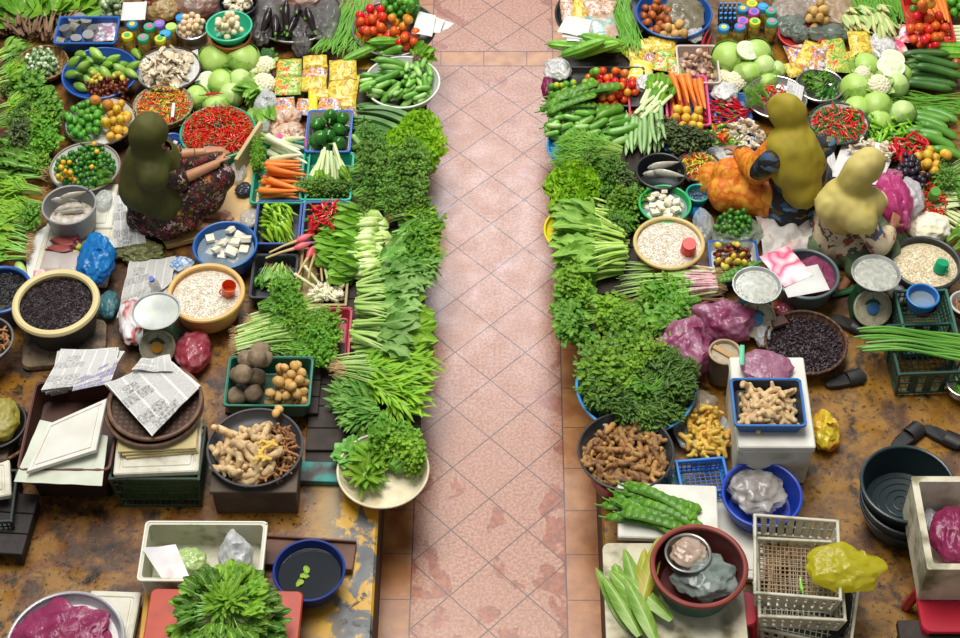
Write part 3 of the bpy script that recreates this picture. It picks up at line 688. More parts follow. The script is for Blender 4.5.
def oyster():
 mb=MB();V=[];n,m=16,7
 for j in range(m+1):
  t=j/m
  for i in range(n):
   a=2*PI*i/n;rr=.034*t*(1+.14*math.sin(3*a+1)+.06*math.sin(7*a));V.append([rr*math.cos(a)+.012*t,rr*math.sin(a),.012*(1-t*t)-.004*(1-t)**2*3+.005*t*math.sin(5*a)])
 for j in range(m,-1,-1):
  t=j/m
  for i in range(n):
   a=2*PI*i/n;rr=.032*t*(1+.14*math.sin(3*a+1));V.append([rr*math.cos(a)+.012*t,rr*math.sin(a),.012*(1-t*t)-.008-.006*(1-t)])
 mb.add(V,[f[::-1]for f in gridF(2*m+2,n,False,True)]);s=MB();tube(s,[[-.005,0,-.005],[-.02,0,-.018],[-.04,.004,-.024]],[.012,.008,.006],8)
 return[(None,mb.mesh('oyster_mushroom',M('mushroom_cap', 'cdbb9c', 'e2d6bc',rough=.6,scale=18,var=.12))),('stem',s.mesh('stem',M('mushroom_stem', 'e0d6c0', 'eee6d4',rough=.6)))]
proto('oyster_mushroom',oyster())
def fish():
 mb=MB();n,k=16,12;V=[]
 for i in range(n+1):
  t=i/n;h=.034*(math.sin(PI*t**.75)**.8)*(1-.25*t)+.004;w=h*.5
  for j in range(k):
   a=2*PI*j/k;V.append([(t-.5)*.24,h*math.cos(a),w*math.sin(a)])
 mb.add(V,gridF(n+1,k,False,True)+[tuple(range(k))[::-1],tuple(n*k+j for j in range(k))]);f=MB()
 for s_ in(-1,1):f.add([[.112,0,.002],[.165,s_*.042,.001],[.145,s_*.008,.001],[.112,0,-.002],[.165,s_*.042,-.001],[.145,s_*.008,-.001]],[(0,1,2),(5,4,3),(0,3,4,1),(1,4,5,2),(2,5,3,0)])
 e=MB();ell(e,(-.095,.006,.0085),(.006,.006,.004),8,6)
 return[(None,mb.mesh('fish',M('fish_skin', 'b9b4a2', 'dcd8c8',rough=.25,scale=12,c3='6a6c66',sc3=9,th3=.58,var=.08))),('tail_fin',f.mesh('tail_fin',M('fish_fin', '6a665a',rough=.4))),('eye',e.mesh('eye',M('fish_eye', '1a1a1a',rough=.1)))]
proto('fish',fish())
def tofu():
 mb=MB();box(mb,(0,0,0),(.06,.055,.03),bev=.004);return mb.mesh('tofu_block',M('tofu', 'ece2c4', 'f6f0dc',rough=.4,scale=18,var=.04))
proto('tofu_block',tofu())
def blossom():
 mb=rod('banana_blossom',.19,.038,M('blossom_skin', '5a2030', '7c3440',rough=.4,scale=7,var=.15,c3='94483c',sc3=4),lambda t:(math.sin(PI*min(1,t*.93+.05))**.75)*(1.05-.35*t),.03,18,16)
 l=MB();leaf(l,[-.07,0,.034],[1,0,.1],[0,0,1],.15,.06,.35,-.35,7);s=MB();tube(s,[[-.085,0,0],[-.1,0,0],[-.115,0,.004]],[.016,.012,.012],8)
 return[(None,mb),('bract',l.mesh('bract',M('blossom_bract', '84383a', 'a8583c',rough=.4,scale=9))),('stem',s.mesh('stem',M('blossom_stem', 'c8b83c', 'a8c048',rough=.5)))]
proto('banana_blossom',blossom())
def torch_ginger():
 mb=rod('torch_ginger_bud',.1,.019,M('torch_bud', 'd8505c', 'ee8c88',rough=.4,scale=10,var=.1),lambda t:(math.sin(PI*min(1,t*.9+.08))**.8),.02,12,10)
 s=MB();tube(s,[[-.045,0,0],[-.12,.005,0],[-.2,0,0]],[.009,.006,.005],8);return[(None,mb),('stem',s.mesh('stem',M('torch_stem', 'd8a87c', 'b8b468',rough=.5)))]
proto('torch_ginger_bud',torch_ginger())
def lemongrass():
 a=MB();tube(a,[[-.14,0,0],[-.11,0,0],[0,.004,0],[.14,0,.004],[.17,.01,.01]],[.009,.011,.008,.006,.003],8)
 b=MB();ell(b,(-.14,0,0),(.014,.013,.013),10,8);return[(None,a.mesh('lemongrass_stalk',M('lemongrass', 'c6d088', 'e6e6ba',rough=.45,scale=8,var=.08))),('bulb',b.mesh('bulb',M('lemongrass_bulb', 'e8ddb8', 'f4ecd4',rough=.5)))]
proto('lemongrass_stalk',lemongrass())
def leek():
 a=MB();tube(a,[[-.12,0,0],[-.1,0,0],[0,.003,.003],[.06,0,0]],[.009,.012,.011,.011],8,flat=.6);l=MB()
 for i in range(4):leaf(l,[.05,0,0],rdir(U(-.5,.5),U(0,.4)),[U(-.3,.3),U(-.3,.3),1],U(.08,.12),.035,.8,.25,5,ruf=.2)
 return[(None,a.mesh('celery_stalk',M('celery_stalk_mat', 'c2d690', 'e0eac0',rough=.4,scale=8,var=.05))),('leaves',l.mesh('leaves',G_MID))]
proto('celery_stalk',leek(),leek())
def baby_corn():
 mb=rod('baby_corn',.1,.014,M('baby_corn_husk', 'd8cf84', 'e8e2a8',rough=.5,scale=14,var=.1),lambda t:(math.sin(PI*min(1,t*.9+.08))**.7)*(1.1-.5*t),0,10,10)
 l=MB()
 for a in(-.35,0,.35):leaf(l,[-.055,a*.02,.004],rdir(a,.18),[0,a,1],.085,.024,.3,-.4,5)
 return[(None,mb),('husk',l.mesh('husk',M('corn_husk', '9cc46c', 'c8dc98',rough=.5,scale=9,tl=.15)))]
proto('baby_corn',baby_corn())
def brinjal():
 mb=rod('brinjal',.17,.03,M('brinjal_skin', '1c1518', '3c3034',rough=.25,scale=8,var=.15),lambda t:(math.sin(PI*min(1,t*.9+.06))**.6)*(.6+.5*t),.06,14,12);return stub('brinjal',mb,-.082,r=.007,l=.02)
proto('brinjal',brinjal())
WORLD,KEY,FARK,EXPO=.28,2150,950,0.0
ZP=.40
ZB=.44
def floor_material():
 m,nt,N,L,b=newmat('aisle_tiles')
 geo=N.new('ShaderNodeTexCoord');sp=N.new('ShaderNodeSeparateXYZ');L.new(geo.outputs['Object'],sp.inputs[0])
 def mt(op,a,v=None,w=None):
  n=N.new('ShaderNodeMath');n.operation=op
  for i,q in enumerate((a,v,w)):
   if q is None:continue
   if isinstance(q,(int,float)):n.inputs[i].default_value=q
   else:L.new(q,n.inputs[i])
  return n.outputs[0]
 x,y=sp.outputs[0],sp.outputs[1];D=.4243
 def edge(v,w):return mt('LESS_THAN',mt('ABSOLUTE',mt('SUBTRACT',mt('FRACT',mt('ADD',v,.5)),.5)),w)
 u=mt('DIVIDE',mt('ADD',x,y),D);v=mt('DIVIDE',mt('SUBTRACT',y,x),D)
 g1=mt('MAXIMUM',edge(u,.011),edge(v,.011))
 cell=mt('ADD',mt('MULTIPLY',mt('FLOOR',u),12.9),mt('MULTIPLY',mt('FLOOR',v),78.2))
 ax=mt('ABSOLUTE',x)
 cs=mt('MULTIPLY',mt('GREATER_THAN',y,3.62),mt('LESS_THAN',y,3.77))
 strip=mt('MAXIMUM',mt('GREATER_THAN',ax,D),cs)
 g2=mt('MAXIMUM',mt('MULTIPLY',mt('GREATER_THAN',ax,D),edge(mt('DIVIDE',mt('ADD',y,.08),.29),.009)),mt('MULTIPLY',cs,edge(mt('DIVIDE',mt('ADD',x,.06),.3),.009)))
 g3=mt('MAXIMUM',mt('LESS_THAN',mt('ABSOLUTE',mt('SUBTRACT',ax,D)),.0035),mt('MAXIMUM',mt('LESS_THAN',mt('ABSOLUTE',mt('SUBTRACT',y,3.62)),.0035),mt('LESS_THAN',mt('ABSOLUTE',mt('SUBTRACT',y,3.77)),.0035)))
 grout=mt('MAXIMUM',mt('MAXIMUM',mt('MULTIPLY',g1,mt('SUBTRACT',1,strip)),g2),g3)
 def noise(s,d=4,dist=0):
  n=N.new('ShaderNodeTexNoise');n.inputs['Scale'].default_value=s;n.inputs['Detail'].default_value=d;n.inputs['Distortion'].default_value=dist
  L.new(geo.outputs['Object'],n.inputs['Vector']);return n.outputs['Fac']
 def sstep(f,lo,hi):
  r=N.new('ShaderNodeMapRange');r.inputs['From Min'].default_value=lo;r.inputs['From Max'].default_value=hi;r.interpolation_type='SMOOTHSTEP';L.new(f,r.inputs['Value']);return r.outputs[0]
 def mix(f,a,bb):
  q=N.new('ShaderNodeMix');q.data_type='RGBA';L.new(f,q.inputs['Factor'])
  for inp,vv in((6,a),(7,bb)):
   if isinstance(vv,tuple):q.inputs[inp].default_value=vv
   else:L.new(vv,q.inputs[inp])
  return q.outputs[2]
 wn=N.new('ShaderNodeTexWhiteNoise');wn.noise_dimensions='1D';L.new(cell,wn.inputs['W'])
 base=mix(sstep(noise(60,6),.36,.64),lin('b88468'),lin('96624a'))
 base=mix(mt('MULTIPLY',wn.outputs['Value'],.35),base,lin('a87252'))
 vein=mt('LESS_THAN',mt('ABSOLUTE',mt('SUBTRACT',noise(16,6,1.6),.5)),.012)
 base=mix(mt('MULTIPLY',vein,.3),base,lin('6e4030'))
 base=mix(sstep(noise(45,3),.6,.72),base,lin('8c5640'))
 base=mix(strip,base,mix(sstep(noise(9,4),.3,.7),lin('b8804a'),lin('9a6232')))
 side=mt('MULTIPLY',sstep(ax,.26,.46),.13)
 near=mt('MULTIPLY',sstep(mt('MULTIPLY',y,-1),-.35,.6),.075)
 wl=mt('ADD',mt('ADD',noise(4.5,5,.4),side),near)
 wet=mt('MULTIPLY',sstep(wl,.62,.65),mt('SUBTRACT',1,mt('MULTIPLY',strip,.7)))
 base=mix(mt('MULTIPLY',wet,.85),base,mix(sstep(noise(30,4),.4,.6),lin('a04c18'),lin('7c3a14')))
 base=mix(grout,base,lin('4a332a'))
 L.new(base,b.inputs['Base Color'])
 rg=N.new('ShaderNodeMapRange');rg.inputs['To Min'].default_value=.34;rg.inputs['To Max'].default_value=.29;L.new(wet,rg.inputs['Value'])
 ra=mt('ADD',rg.outputs[0],mt('MULTIPLY',mt('SUBTRACT',noise(7,4),.5),.2));L.new(ra,b.inputs['Roughness'])
 bp=N.new('ShaderNodeBump');bp.inputs['Strength'].default_value=.25;bp.inputs['Distance'].default_value=.004
 L.new(mt('SUBTRACT',mt('MULTIPLY',noise(60,3),.4),grout),bp.inputs['Height']);L.new(bp.outputs['Normal'],b.inputs['Normal'])
 b.inputs['Specular IOR Level'].default_value=.7
 return m
def platform_material(name,paint,worn,dark,soak,th=.5,s=2.2,grey=None):
 m,nt,N,L,b=newmat(name);tc=N.new('ShaderNodeTexCoord')
 def noise(sc,d=6,dist=.3):
  n=N.new('ShaderNodeTexNoise');n.inputs['Scale'].default_value=sc;n.inputs['Detail'].default_value=d;n.inputs['Distortion'].default_value=dist
  n.inputs['Roughness'].default_value=.62
  L.new(tc.outputs['Object'],n.inputs['Vector']);return n.outputs['Fac']
 def sstep(f,lo,hi):
  r=N.new('ShaderNodeMapRange');r.inputs['From Min'].default_value=lo;r.inputs['From Max'].default_value=hi;r.interpolation_type='SMOOTHSTEP';L.new(f,r.inputs['Value']);return r.outputs[0]
 def mix(f,a,bb):
  q=N.new('ShaderNodeMix');q.data_type='RGBA';L.new(f,q.inputs['Factor'])
  for inp,vv in((6,a),(7,bb)):
   if isinstance(vv,tuple):q.inputs[inp].default_value=vv
   else:L.new(vv,q.inputs[inp])
  return q.outputs[2]
 c=mix(sstep(noise(s*2),.4,.6),lin(paint),lin(worn))
 c=mix(sstep(noise(s,7),th,th+.14),c,lin(soak))
 c=mix(sstep(noise(s*2.3,9,.25),.5,.66),c,lin(dark))
 c=mix(sstep(noise(38,4),.55,.68),c,lin(dark))
 c=mix(sstep(noise(90,2),.66,.72),c,lin('8c7c64'))
 if grey:
  sp=N.new('ShaderNodeSeparateXYZ');L.new(tc.outputs['Object'],sp.inputs[0])
  mu=N.new('ShaderNodeMath');mu.operation='MULTIPLY'
  L.new(sstep(sp.outputs[0],-1.0,-.72),mu.inputs[0]);L.new(sstep(noise(5,6,.5),.46,.53),mu.inputs[1])
  ye=mix(sstep(sp.outputs[0],-1.0,-.8),c,lin('c89a28'));c=mix(mu.outputs[0],ye,lin(grey))
  c=mix(sstep(noise(11,5,.6),.6,.68),c,lin('33261a'))
 L.new(c,b.inputs['Base Color'])
 rr=N.new('ShaderNodeMapRange');rr.inputs['From Min'].default_value=.35;rr.inputs['From Max'].default_value=.65;rr.inputs['To Min'].default_value=.22;rr.inputs['To Max'].default_value=.6
 L.new(noise(3.3,4),rr.inputs['Value']);L.new(rr.outputs[0],b.inputs['Roughness'])
 bp=N.new('ShaderNodeBump');bp.inputs['Strength'].default_value=.3;bp.inputs['Distance'].default_value=.006;L.new(noise(26,5),bp.inputs['Height']);L.new(bp.outputs['Normal'],b.inputs['Normal'])
 return m
def build_setting():
 mb=MB();mb.add([[-6,-4,0],[6,-4,0],[6,9,0],[-6,9,0],[-6,-4,-.1],[6,-4,-.1],[6,9,-.1],[-6,9,-.1]],[(0,1,2,3),(7,6,5,4),(0,4,5,1),(1,5,6,2),(2,6,7,3),(3,7,4,0)])
 struct(obj('floor',mb.mesh('floor',floor_material(),False)))
 dk=M('platform_side', '2a2320', '453a30',rough=.6,scale=6,bump=.3,bs=20)
 for nm,x0,x1,mat in(('platform_left',-6,-.59,platform_material('worn_paint_left', '8e6420', '76481c', '221810', '4a2e16',.47,3.2, '5c5f60')),('platform_right',.605,6,platform_material('worn_paint_right', '94691c', '7c541a', '2c1f16', '553618',.5,3.4))):
  mb=MB();y0,y1=-4,9;b=.012
  L_=[[(x0,y0,0),(x1,y0,0),(x1,y1,0),(x0,y1,0)],[(x0,y0,ZP-b),(x1,y0,ZP-b),(x1,y1,ZP-b),(x0,y1,ZP-b)],[(x0+b,y0+b,ZP),(x1-b,y0+b,ZP),(x1-b,y1-b,ZP),(x0+b,y1-b,ZP)]]
  V=[p for l in L_ for p in l];q=lambda a:[(a+i,a+(i+1)%4,a+4+(i+1)%4,a+4+i)for i in range(4)]
  mb.add(V,q(0)+q(4)+[(8,9,10,11)]);mb.m=[1]*4+[0]*5
  struct(obj(nm,mb.mesh(nm,[mat,dk],False)))
def build_walls():
 mb=MB();box(mb,(0,15,2.5),(14,.2,5));struct(obj('wall_far',mb.mesh('wall_far',M('wall_plaster', 'b8b4a8', 'c8c4b8',rough=.8,scale=2),False)))
def build_light():
 w=bpy.data.worlds.new('world');SC.world=w;w.use_nodes=True
 bg=w.node_tree.nodes['Background'];bg.inputs[0].default_value=lin('eef1f4');bg.inputs[1].default_value=WORLD
 def area(n,loc,tgt,sx,sy,p,col='ffffff'):
  l=bpy.data.lights.new(n, 'AREA');l.shape='RECTANGLE';l.size=sx;l.size_y=sy;l.energy=p;l.color=lin(col)[:3]
  o=bpy.data.objects.new(n,l);C.objects.link(o);o.location=loc
  o.rotation_euler=(Vector(tgt)-Vector(loc)).to_track_quat('-Z', 'Y').to_euler()
 area('skylight_roof',(-1.2,2.5,14),(0,1.8,0),8,6,KEY, 'fffaf2')
 area('skylight_far',(.1,13.2,12.5),(0,1.5,0),3.2,5.0,FARK, 'f4f8ff')
 SC.view_settings.view_transform='Standard';SC.view_settings.look='None';SC.view_settings.exposure=EXPO;SC.view_settings.gamma=1
def ring(rt,r,R0=.006,seg=56,flat=1.0,mat=None,name='rim',parent=None,z=0,ridge=0):
 mb=MB();a=np.arange(seg)*2*PI/seg;k=8;V=[]
 for i,t in enumerate(a):
  for j in range(k):
   q=2*PI*j/k;e=R0*(1+(ridge*math.sin(t*40)if ridge else 0));V.append([math.cos(t)*(r+e*math.cos(q)),math.sin(t)*(r+e*math.cos(q)),z+e*flat*math.sin(q)])
 mb.add(V,gridF(seg,k,True,True));return obj(name,mb.mesh(name,mat),parent)
class Box_:pass
def basin(name,label,cat,px,py,rx,zr,h,body,rim=None,taper=.78,th=.006,rimR=.007,inner=None,group=None,wide=0,base=None,ridge=0,sx=1,tw=.0):
 """round vessel whose rim centre is seen at px, py; returns centre, inner radius and inner floor height"""
 r=rx*mpp(px,py,zr)-rimR*.5;c=W(px,py,zr);mb=MB();rb=r*taper
 prof=[(rb*.02,0),(rb*.92,0),(rb,.008),(rb+(r-rb)*.5,h*.45),(r,h-.004),(r+.003+wide,h),(r+wide*.8,h+.003),(r-th,h-.002)]
 mb_n=len(prof)-1
 prof2=[(r-th,h-.002),(rb+(r-rb)*.5-th,h*.45),(rb-th,.014),(rb*.85,.009),(rb*.02,.009)]
 lathe(mb,prof,56,0,close=False);lathe(mb,prof2,56,1,close=False)
 o=obj(name,mb.mesh(name,[body,inner or body]),None,(c.x,c.y,zr-h));tag(o,label,cat,group)
 if rim:ring(None,r,rimR,mat=rim,parent=o,z=h,ridge=ridge)
 R_=Box_();R_.o=o;R_.c=c;R_.r=r-th;R_.rb=rb-th;R_.zf=zr-h+.009;R_.zr=zr;R_.x=c.x;R_.y=c.y;return R_
WEAVE=None
def weave(name,c,c2,s=60):
 if name in MATS:return MATS[name]
 m,nt,N,L,b=newmat(name);tc=N.new('ShaderNodeTexCoord')
 w1=N.new('ShaderNodeTexWave');w1.inputs['Scale'].default_value=s/6;w1.bands_direction='X';w1.inputs['Distortion'].default_value=.6
 w2=N.new('ShaderNodeTexWave');w2.inputs['Scale'].default_value=s/6;w2.bands_direction='Y';w2.inputs['Distortion'].default_value=.6
 L.new(tc.outputs['Object'],w1.inputs['Vector']);L.new(tc.outputs['Object'],w2.inputs['Vector'])
 mu=N.new('ShaderNodeMath');mu.operation='MULTIPLY';L.new(w1.outputs['Fac'],mu.inputs[0]);L.new(w2.outputs['Fac'],mu.inputs[1])
 mx=N.new('ShaderNodeMix');mx.data_type='RGBA';L.new(mu.outputs[0],mx.inputs['Factor']);mx.inputs[6].default_value=lin(c2);mx.inputs[7].default_value=lin(c)
 nz=N.new('ShaderNodeTexNoise');nz.inputs['Scale'].default_value=8;L.new(tc.outputs['Object'],nz.inputs['Vector'])
 m2=N.new('ShaderNodeMix');m2.data_type='RGBA';m2.blend_type='MULTIPLY';m2.inputs['Factor'].default_value=.6;L.new(mx.outputs[2],m2.inputs[6]);L.new(nz.outputs['Color'],m2.inputs[7])
 sc=N.new('ShaderNodeMix');sc.data_type='RGBA';sc.inputs['Factor'].default_value=.5;L.new(mx.outputs[2],sc.inputs[6]);L.new(m2.outputs[2],sc.inputs[7])
 L.new(sc.outputs[2],b.inputs['Base Color']);b.inputs['Roughness'].default_value=.65
 bp=N.new('ShaderNodeBump');bp.inputs['Strength'].default_value=.5;bp.inputs['Distance'].default_value=.004;L.new(mu.outputs[0],bp.inputs['Height']);L.new(bp.outputs['Normal'],b.inputs['Normal'])
 MATS[name]=m;return m
def rsize(px,py,z,w,d):
 """world width and depth of a level rectangle w x d pixels across"""
 return(W(px+w/2,py,z)-W(px-w/2,py,z)).length,(W(px,py+d/2,z)-W(px,py-d/2,z)).length
def tray(name,label,cat,px,py,wpx,dpx,zr,h,body,rim=None,yaw=0,taper=.86,th=.005,lip=.009,rad=.02,group=None,inner=None,ribs=0,rz=None):
 """rectangular open box whose rim centre is seen at px, py"""
 w,d=rsize(px,py,zr,wpx,dpx);c=W(px,py,zr);mb=MB();y=math.radians(yaw)
 wb,db=w*taper,d*taper;w-=2*lip;d-=2*lip
 rloft(mb,[(wb*.9,db*.9,rad,0),(wb,db,rad,.004),(w,d,rad,h-.012),(w+2*lip,d+2*lip,rad,h-.01),(w+2*lip,d+2*lip,rad,h-.001),(w+2*lip-.004,d+2*lip-.004,rad,h)],0)
 k=len(rrect(1,1,.1,0));mb.f.pop();mb.m.pop()
 i0=mb.n-k;L_=[rrect(w-2*th,d-2*th,rad,h),rrect(w-2*th,d-2*th,rad,h-.004),rrect(wb-2*th,db-2*th,rad,.012),rrect(wb*.9,db*.9,rad,.009)]
 n0=mb.n;mb.add(np.concatenate(L_),[f[::-1]for f in gridF(4,k,False,True)]+[tuple(3*k+i for i in range(k))],1)
 mb.f+=[(i0+(i+1)%k,i0+i,n0+i,n0+(i+1)%k)[::-1]for i in range(k)];mb.m+=[0]*k
 o=obj(name,mb.mesh(name,[body,inner or body],False),None,(c.x,c.y,zr-h),y);tag(o,label,cat,group)
 if rim:
  rm=MB();pts=rrect(w+lip,d+lip,rad,h,4);P=np.concatenate([pts,pts[:2]]);tube(rm,P,lip*.62,6,caps=False);obj('rim',rm.mesh('rim',rim),o)
 if ribs:
  rb=MB();n=ribs
  for sx in range(n):
   t=(sx+.5)/n-.5
   for s_ in(-1,1):bar(rb,(t*wb,s_*db/2*.995,.01),(t*w,s_*d/2*.995,h-.014),.008,.004)
  for s_ in(-1,1):
   for sx in range(max(2,n-2)):
    t=(sx+.5)/max(2,n-2)-.5;bar(rb,(s_*wb/2*.995,t*db,.01),(s_*w/2*.995,t*d,h-.014),.004,.008)
  obj('ribs',rb.mesh('ribs',body,False),o)
 R_=Box_();R_.o=o;R_.c=c;R_.w=wb-2*th;R_.d=db-2*th;R_.wt=w;R_.dt=d;R_.zf=zr-h+.01;R_.zr=zr;R_.x=c.x;R_.y=c.y;R_.yaw=y;return R_
def slat_crate(name,label,cat,px,py,wpx,dpx,zr,h,mat,yaw=0,nv=10,nh=3,floor=True,group=None,dense=14,sw=.008,fm=None):
 """moulded crate with open slotted sides and a lattice floor"""
 w,d=rsize(px,py,zr,wpx,dpx);c=W(px,py,zr);mb=MB();t=.9
 def P(sx,sy,z):k=t+(1-t)*z/h;return Vector((sx*w/2*k,sy*d/2*k,z))
 cs=[(1,1),(-1,1),(-1,-1),(1,-1)]
 for i in range(4):
  a,b=cs[i],cs[(i+1)%4]
  bar(mb,P(*a,0),P(*a,h),.018,.018)
  for z in(h-.008,.008):bar(mb,P(*a,z),P(*b,z),.016,.02)
  for k in range(1,nh):bar(mb,P(*a,h*k/nh),P(*b,h*k/nh),.006,.014)
  n=nv if abs(a[1])and a[1]==b[1]else max(4,int(nv*d/w))
  for k in range(1,n):
   f=k/n;bar(mb,P(*a,.01).lerp(P(*b,.01),f),P(*a,h-.01).lerp(P(*b,h-.01),f),sw,.006)
 o=obj(name,mb.mesh(name,mat,False),None,(c.x,c.y,zr-h),math.radians(yaw));tag(o,label,cat,group)
 if floor:
  fl=MB();wb,db=w*t,d*t
  for k in range(dense+1):
   f=k/dense-.5;bar(fl,(f*wb,-db/2,.006),(f*wb,db/2,.006),.005,.005)
   bar(fl,(-wb/2,f*db,.008),(wb/2,f*db,.008),.005,.005)
  obj('lattice_floor',fl.mesh('lattice_floor',fm or mat,False),o)
 R_=Box_();R_.o=o;R_.c=c;R_.w=w*t-.02;R_.d=d*t-.02;R_.zf=zr-h+.012;R_.zr=zr;R_.x=c.x;R_.y=c.y;R_.yaw=math.radians(yaw);R_.wt=w;R_.dt=d;return R_
FOAM=M('foam_white', 'd4d2c6', 'e2e0d8',rough=.75,scale=8,bump=.12,bs=160,c3='cfc9b4',sc3=5,th3=.66)
FOAM_D=M('foam_dirty', 'd0ccb8', 'dedcd0',rough=.8,scale=8,bump=.2,bs=140,c3='a8a284',sc3=6,th3=.64)
FOAM_VD=M('foam_grimy', 'c4bca0', 'd8d2bc',rough=.85,scale=9,bump=.35,bs=90,c3='6f6848',sc3=7,th3=.57)
def slab(name,label,cat,cx,cy,zt,w,d,t,mat,yaw=0,tilt=(0,0),rad=.012,group=None,panel=None):
 """flat slab or lid, cx cy world, top height zt; an inset panel where the lid is moulded"""
 mb=MB();b=min(.006,t/3)
 rloft(mb,[(w-2*b,d-2*b,rad,-t),(w,d,rad,-t+b),(w,d,rad,-b),(w-2*b,d-2*b,rad,0)])
 if panel:
  mb.f.pop();mb.m.pop();k=len(rrect(1,1,.1,0));n0=mb.n;L_=[rrect(w-2*b,d-2*b,rad,0),rrect(w-panel,d-panel,rad,0),rrect(w-panel-.008,d-panel-.008,rad,-.007),rrect(w-panel-.022,d-panel-.022,rad,-.007),rrect(w-panel-.03,d-panel-.03,rad,0)]
  mb.add(np.concatenate(L_),[f[::-1]for f in gridF(5,k,False,True)]+[tuple(4*k+i for i in range(k))])
 o=obj(name,mb.mesh(name,mat,False),None,(cx,cy,zt),Euler((tilt[0],tilt[1],math.radians(yaw))));return tag(o,label,cat,group)
def block(name,label,cat,px,py,wpx,dpx,zt,h,mat,yaw=0,group=None,planks=0,feet=True):
 """low wooden bench: planks on two bearers"""
 w,d=rsize(px,py,zt,wpx,dpx);c=W(px,py,zt);n=planks or 3;mb=MB()
 for i in range(n):box(mb,(0,(i+.5-n/2)*d/n,-.012),(w,d/n-.006,.024),bev=.003)
 o=obj(name,mb.mesh(name,mat,False),None,(c.x,c.y,zt),math.radians(yaw));tag(o,label,cat,group)
 for s_ in(-1,1):
  l=MB();box(l,(s_*(w/2-.03),0,-.024-(h-.024)/2),(.035,d-.01,h-.024),bev=.003);obj('bearer',l.mesh('bearer',mat,False),o)
 R_=Box_();R_.o=o;R_.c=c;R_.x=c.x;R_.y=c.y;R_.z=zt;return R_
def quad_pts(pxs,z):
 return[W(x,y,z if not isinstance(z,(list,tuple))else z[i])for i,(x,y)in enumerate(pxs)]
def sheet(name,label,cat,pxs,z,mat,crumple=.004,fold=None,n=14,group=None,th=.0012,sc=6,parent=None,lift=0,layers=1):
 """paper, cloth or film laid over four corners (near-left, near-right, far-right, far-left in pixels)"""
 q=quad_pts(pxs,z);c=sum(q,Vector())/4;mb=MB();V=[];uv=[];k=U(0,50)
 for i in range(n+1):
  for j in range(n+1):
   u,v=i/n,j/n;p=(q[0]*(1-u)+q[1]*u)*(1-v)+(q[3]*(1-u)+q[2]*u)*v
   zz=crumple*(abs(mn.noise(p*sc+Vector((k,0,0))))*2.2+.5*mn.noise(p*sc*3))+lift*math.sin(PI*u)*math.sin(PI*v)
   V.append(p-c+Vector((0,0,max(zz,0))));uv.append((u,v))
 N_=(n+1)**2;V2=[a-Vector((0,0,th))for a in V];G=gridF(n+1,n+1)
 mb.add([tuple(a)for a in V+V2],G+[tuple(i+N_ for i in f[::-1])for f in G]+[(a,b,b+N_,a+N_)for a,b in[(i*(n+1),(i+1)*(n+1))for i in range(n)]]+[(b,a,a+N_,b+N_)for a,b in[(i*(n+1)+n,(i+1)*(n+1)+n)for i in range(n)]]+[(j+1,j,j+N_,j+1+N_)for j in range(n)]+[(n*(n+1)+j,n*(n+1)+j+1,n*(n+1)+j+1+N_,n*(n+1)+j+N_)for j in range(n)])
 me=mb.mesh(name,mat);ul=me.uv_layers.new(name='uv');uv2=uv+uv
 for l in me.loops:ul.data[l.index].uv=uv2[l.vertex_index]
 o=obj(name,me,parent,tuple(c));return o if parent else tag(o,label,cat,group)
def film(name,c,alpha=.85,rough=.22,c2=None,tl=.3):
 return M(name,c,c2,rough=rough,scale=6,alpha=alpha*.93,tl=tl+.1,spec=.7,bump=.7,bs=17,dist=1.2)
CLEAR=film('clear_film', 'dfe4e2',.34,.12,tl=.1);CLEAR2=film('cloudy_film', 'dde2e0',.42,.1,tl=.1)
def bagmesh(name,w,d,h,mat,seed=0,spike=0,flat=.35,ridge=.16,nu=72,nv=44,top=None,peaks=None):
 """crumpled plastic bag: a sagging sack with creases and gathered, pointed handles"""
 V=[];o=Vector((seed*7.3,seed*3.1,0));peaks=peaks or[]
 for j in range(nv+1):
  t=PI*j/nv
  for i in range(nu):
   p=2*PI*i/nu;dd=Vector((math.sin(t)*math.cos(p),math.sin(t)*math.sin(p),-math.cos(t)))
   q_=Vector((dd.x,dd.y,dd.z*.7));n1=mn.voronoi(q_*2.2+o)[0][0];n2=mn.voronoi(q_*4.6+o*2)[0][0];n3=mn.noise(dd*1.1+o);n4=mn.voronoi(Vector((dd.x,dd.y,dd.z*.35))*9+o)[0][0]
   s=1+ridge*(1.9*n1+.75*n2+.12*n4-1.15)+.14*n3
   for(ax,ay,az,kk,amt)in peaks:
    q=max(0,dd.dot(Vector((ax,ay,az)).normalized()))**kk;s+=amt*q
   x,y,z=dd.x*w/2*s,dd.y*d/2*s,dd.z*s
   z=(z*.5+.5 if z>0 else(.5+z*.5))*h
   V.append([x,y,max(z,.002+.006*n1)])
 mb=MB();mb.add(V,[f[::-1]for f in gridF(nv+1,nu,False,True)]);return mb.mesh(name,mat)
def bag(name,label,px,py,wpx,dpx,z0,h,mat,seed=0,cat='bag',peaks=None,ridge=.16,yaw=0,group=None,knot=None):
 """px, py: centre of the bag as seen; z0: what it rests on"""
 c=W(px,py,z0+h*.45);w,d=rsize(px,py,z0+h*.45,wpx,max(dpx*.9,8))
 o=obj(name,bagmesh(name,w,d,h,mat,seed,peaks=peaks,ridge=ridge),None,(c.x,c.y,z0),math.radians(yaw));tag(o,label,cat,group)
 if knot:
  k=MB();x,y,zz=knot;capsule(k,(x,y,zz),(x+.006,y,zz+.012),.011,.009)
  for s_ in(-1,1):leaf(k,(x,y,zz+.012),rdir(s_*.9+.6,.7),[0,0,1],.07,.045,.8,.5,6,ruf=.35)
  obj('knot',k.mesh('knot',mat),o)
 return o
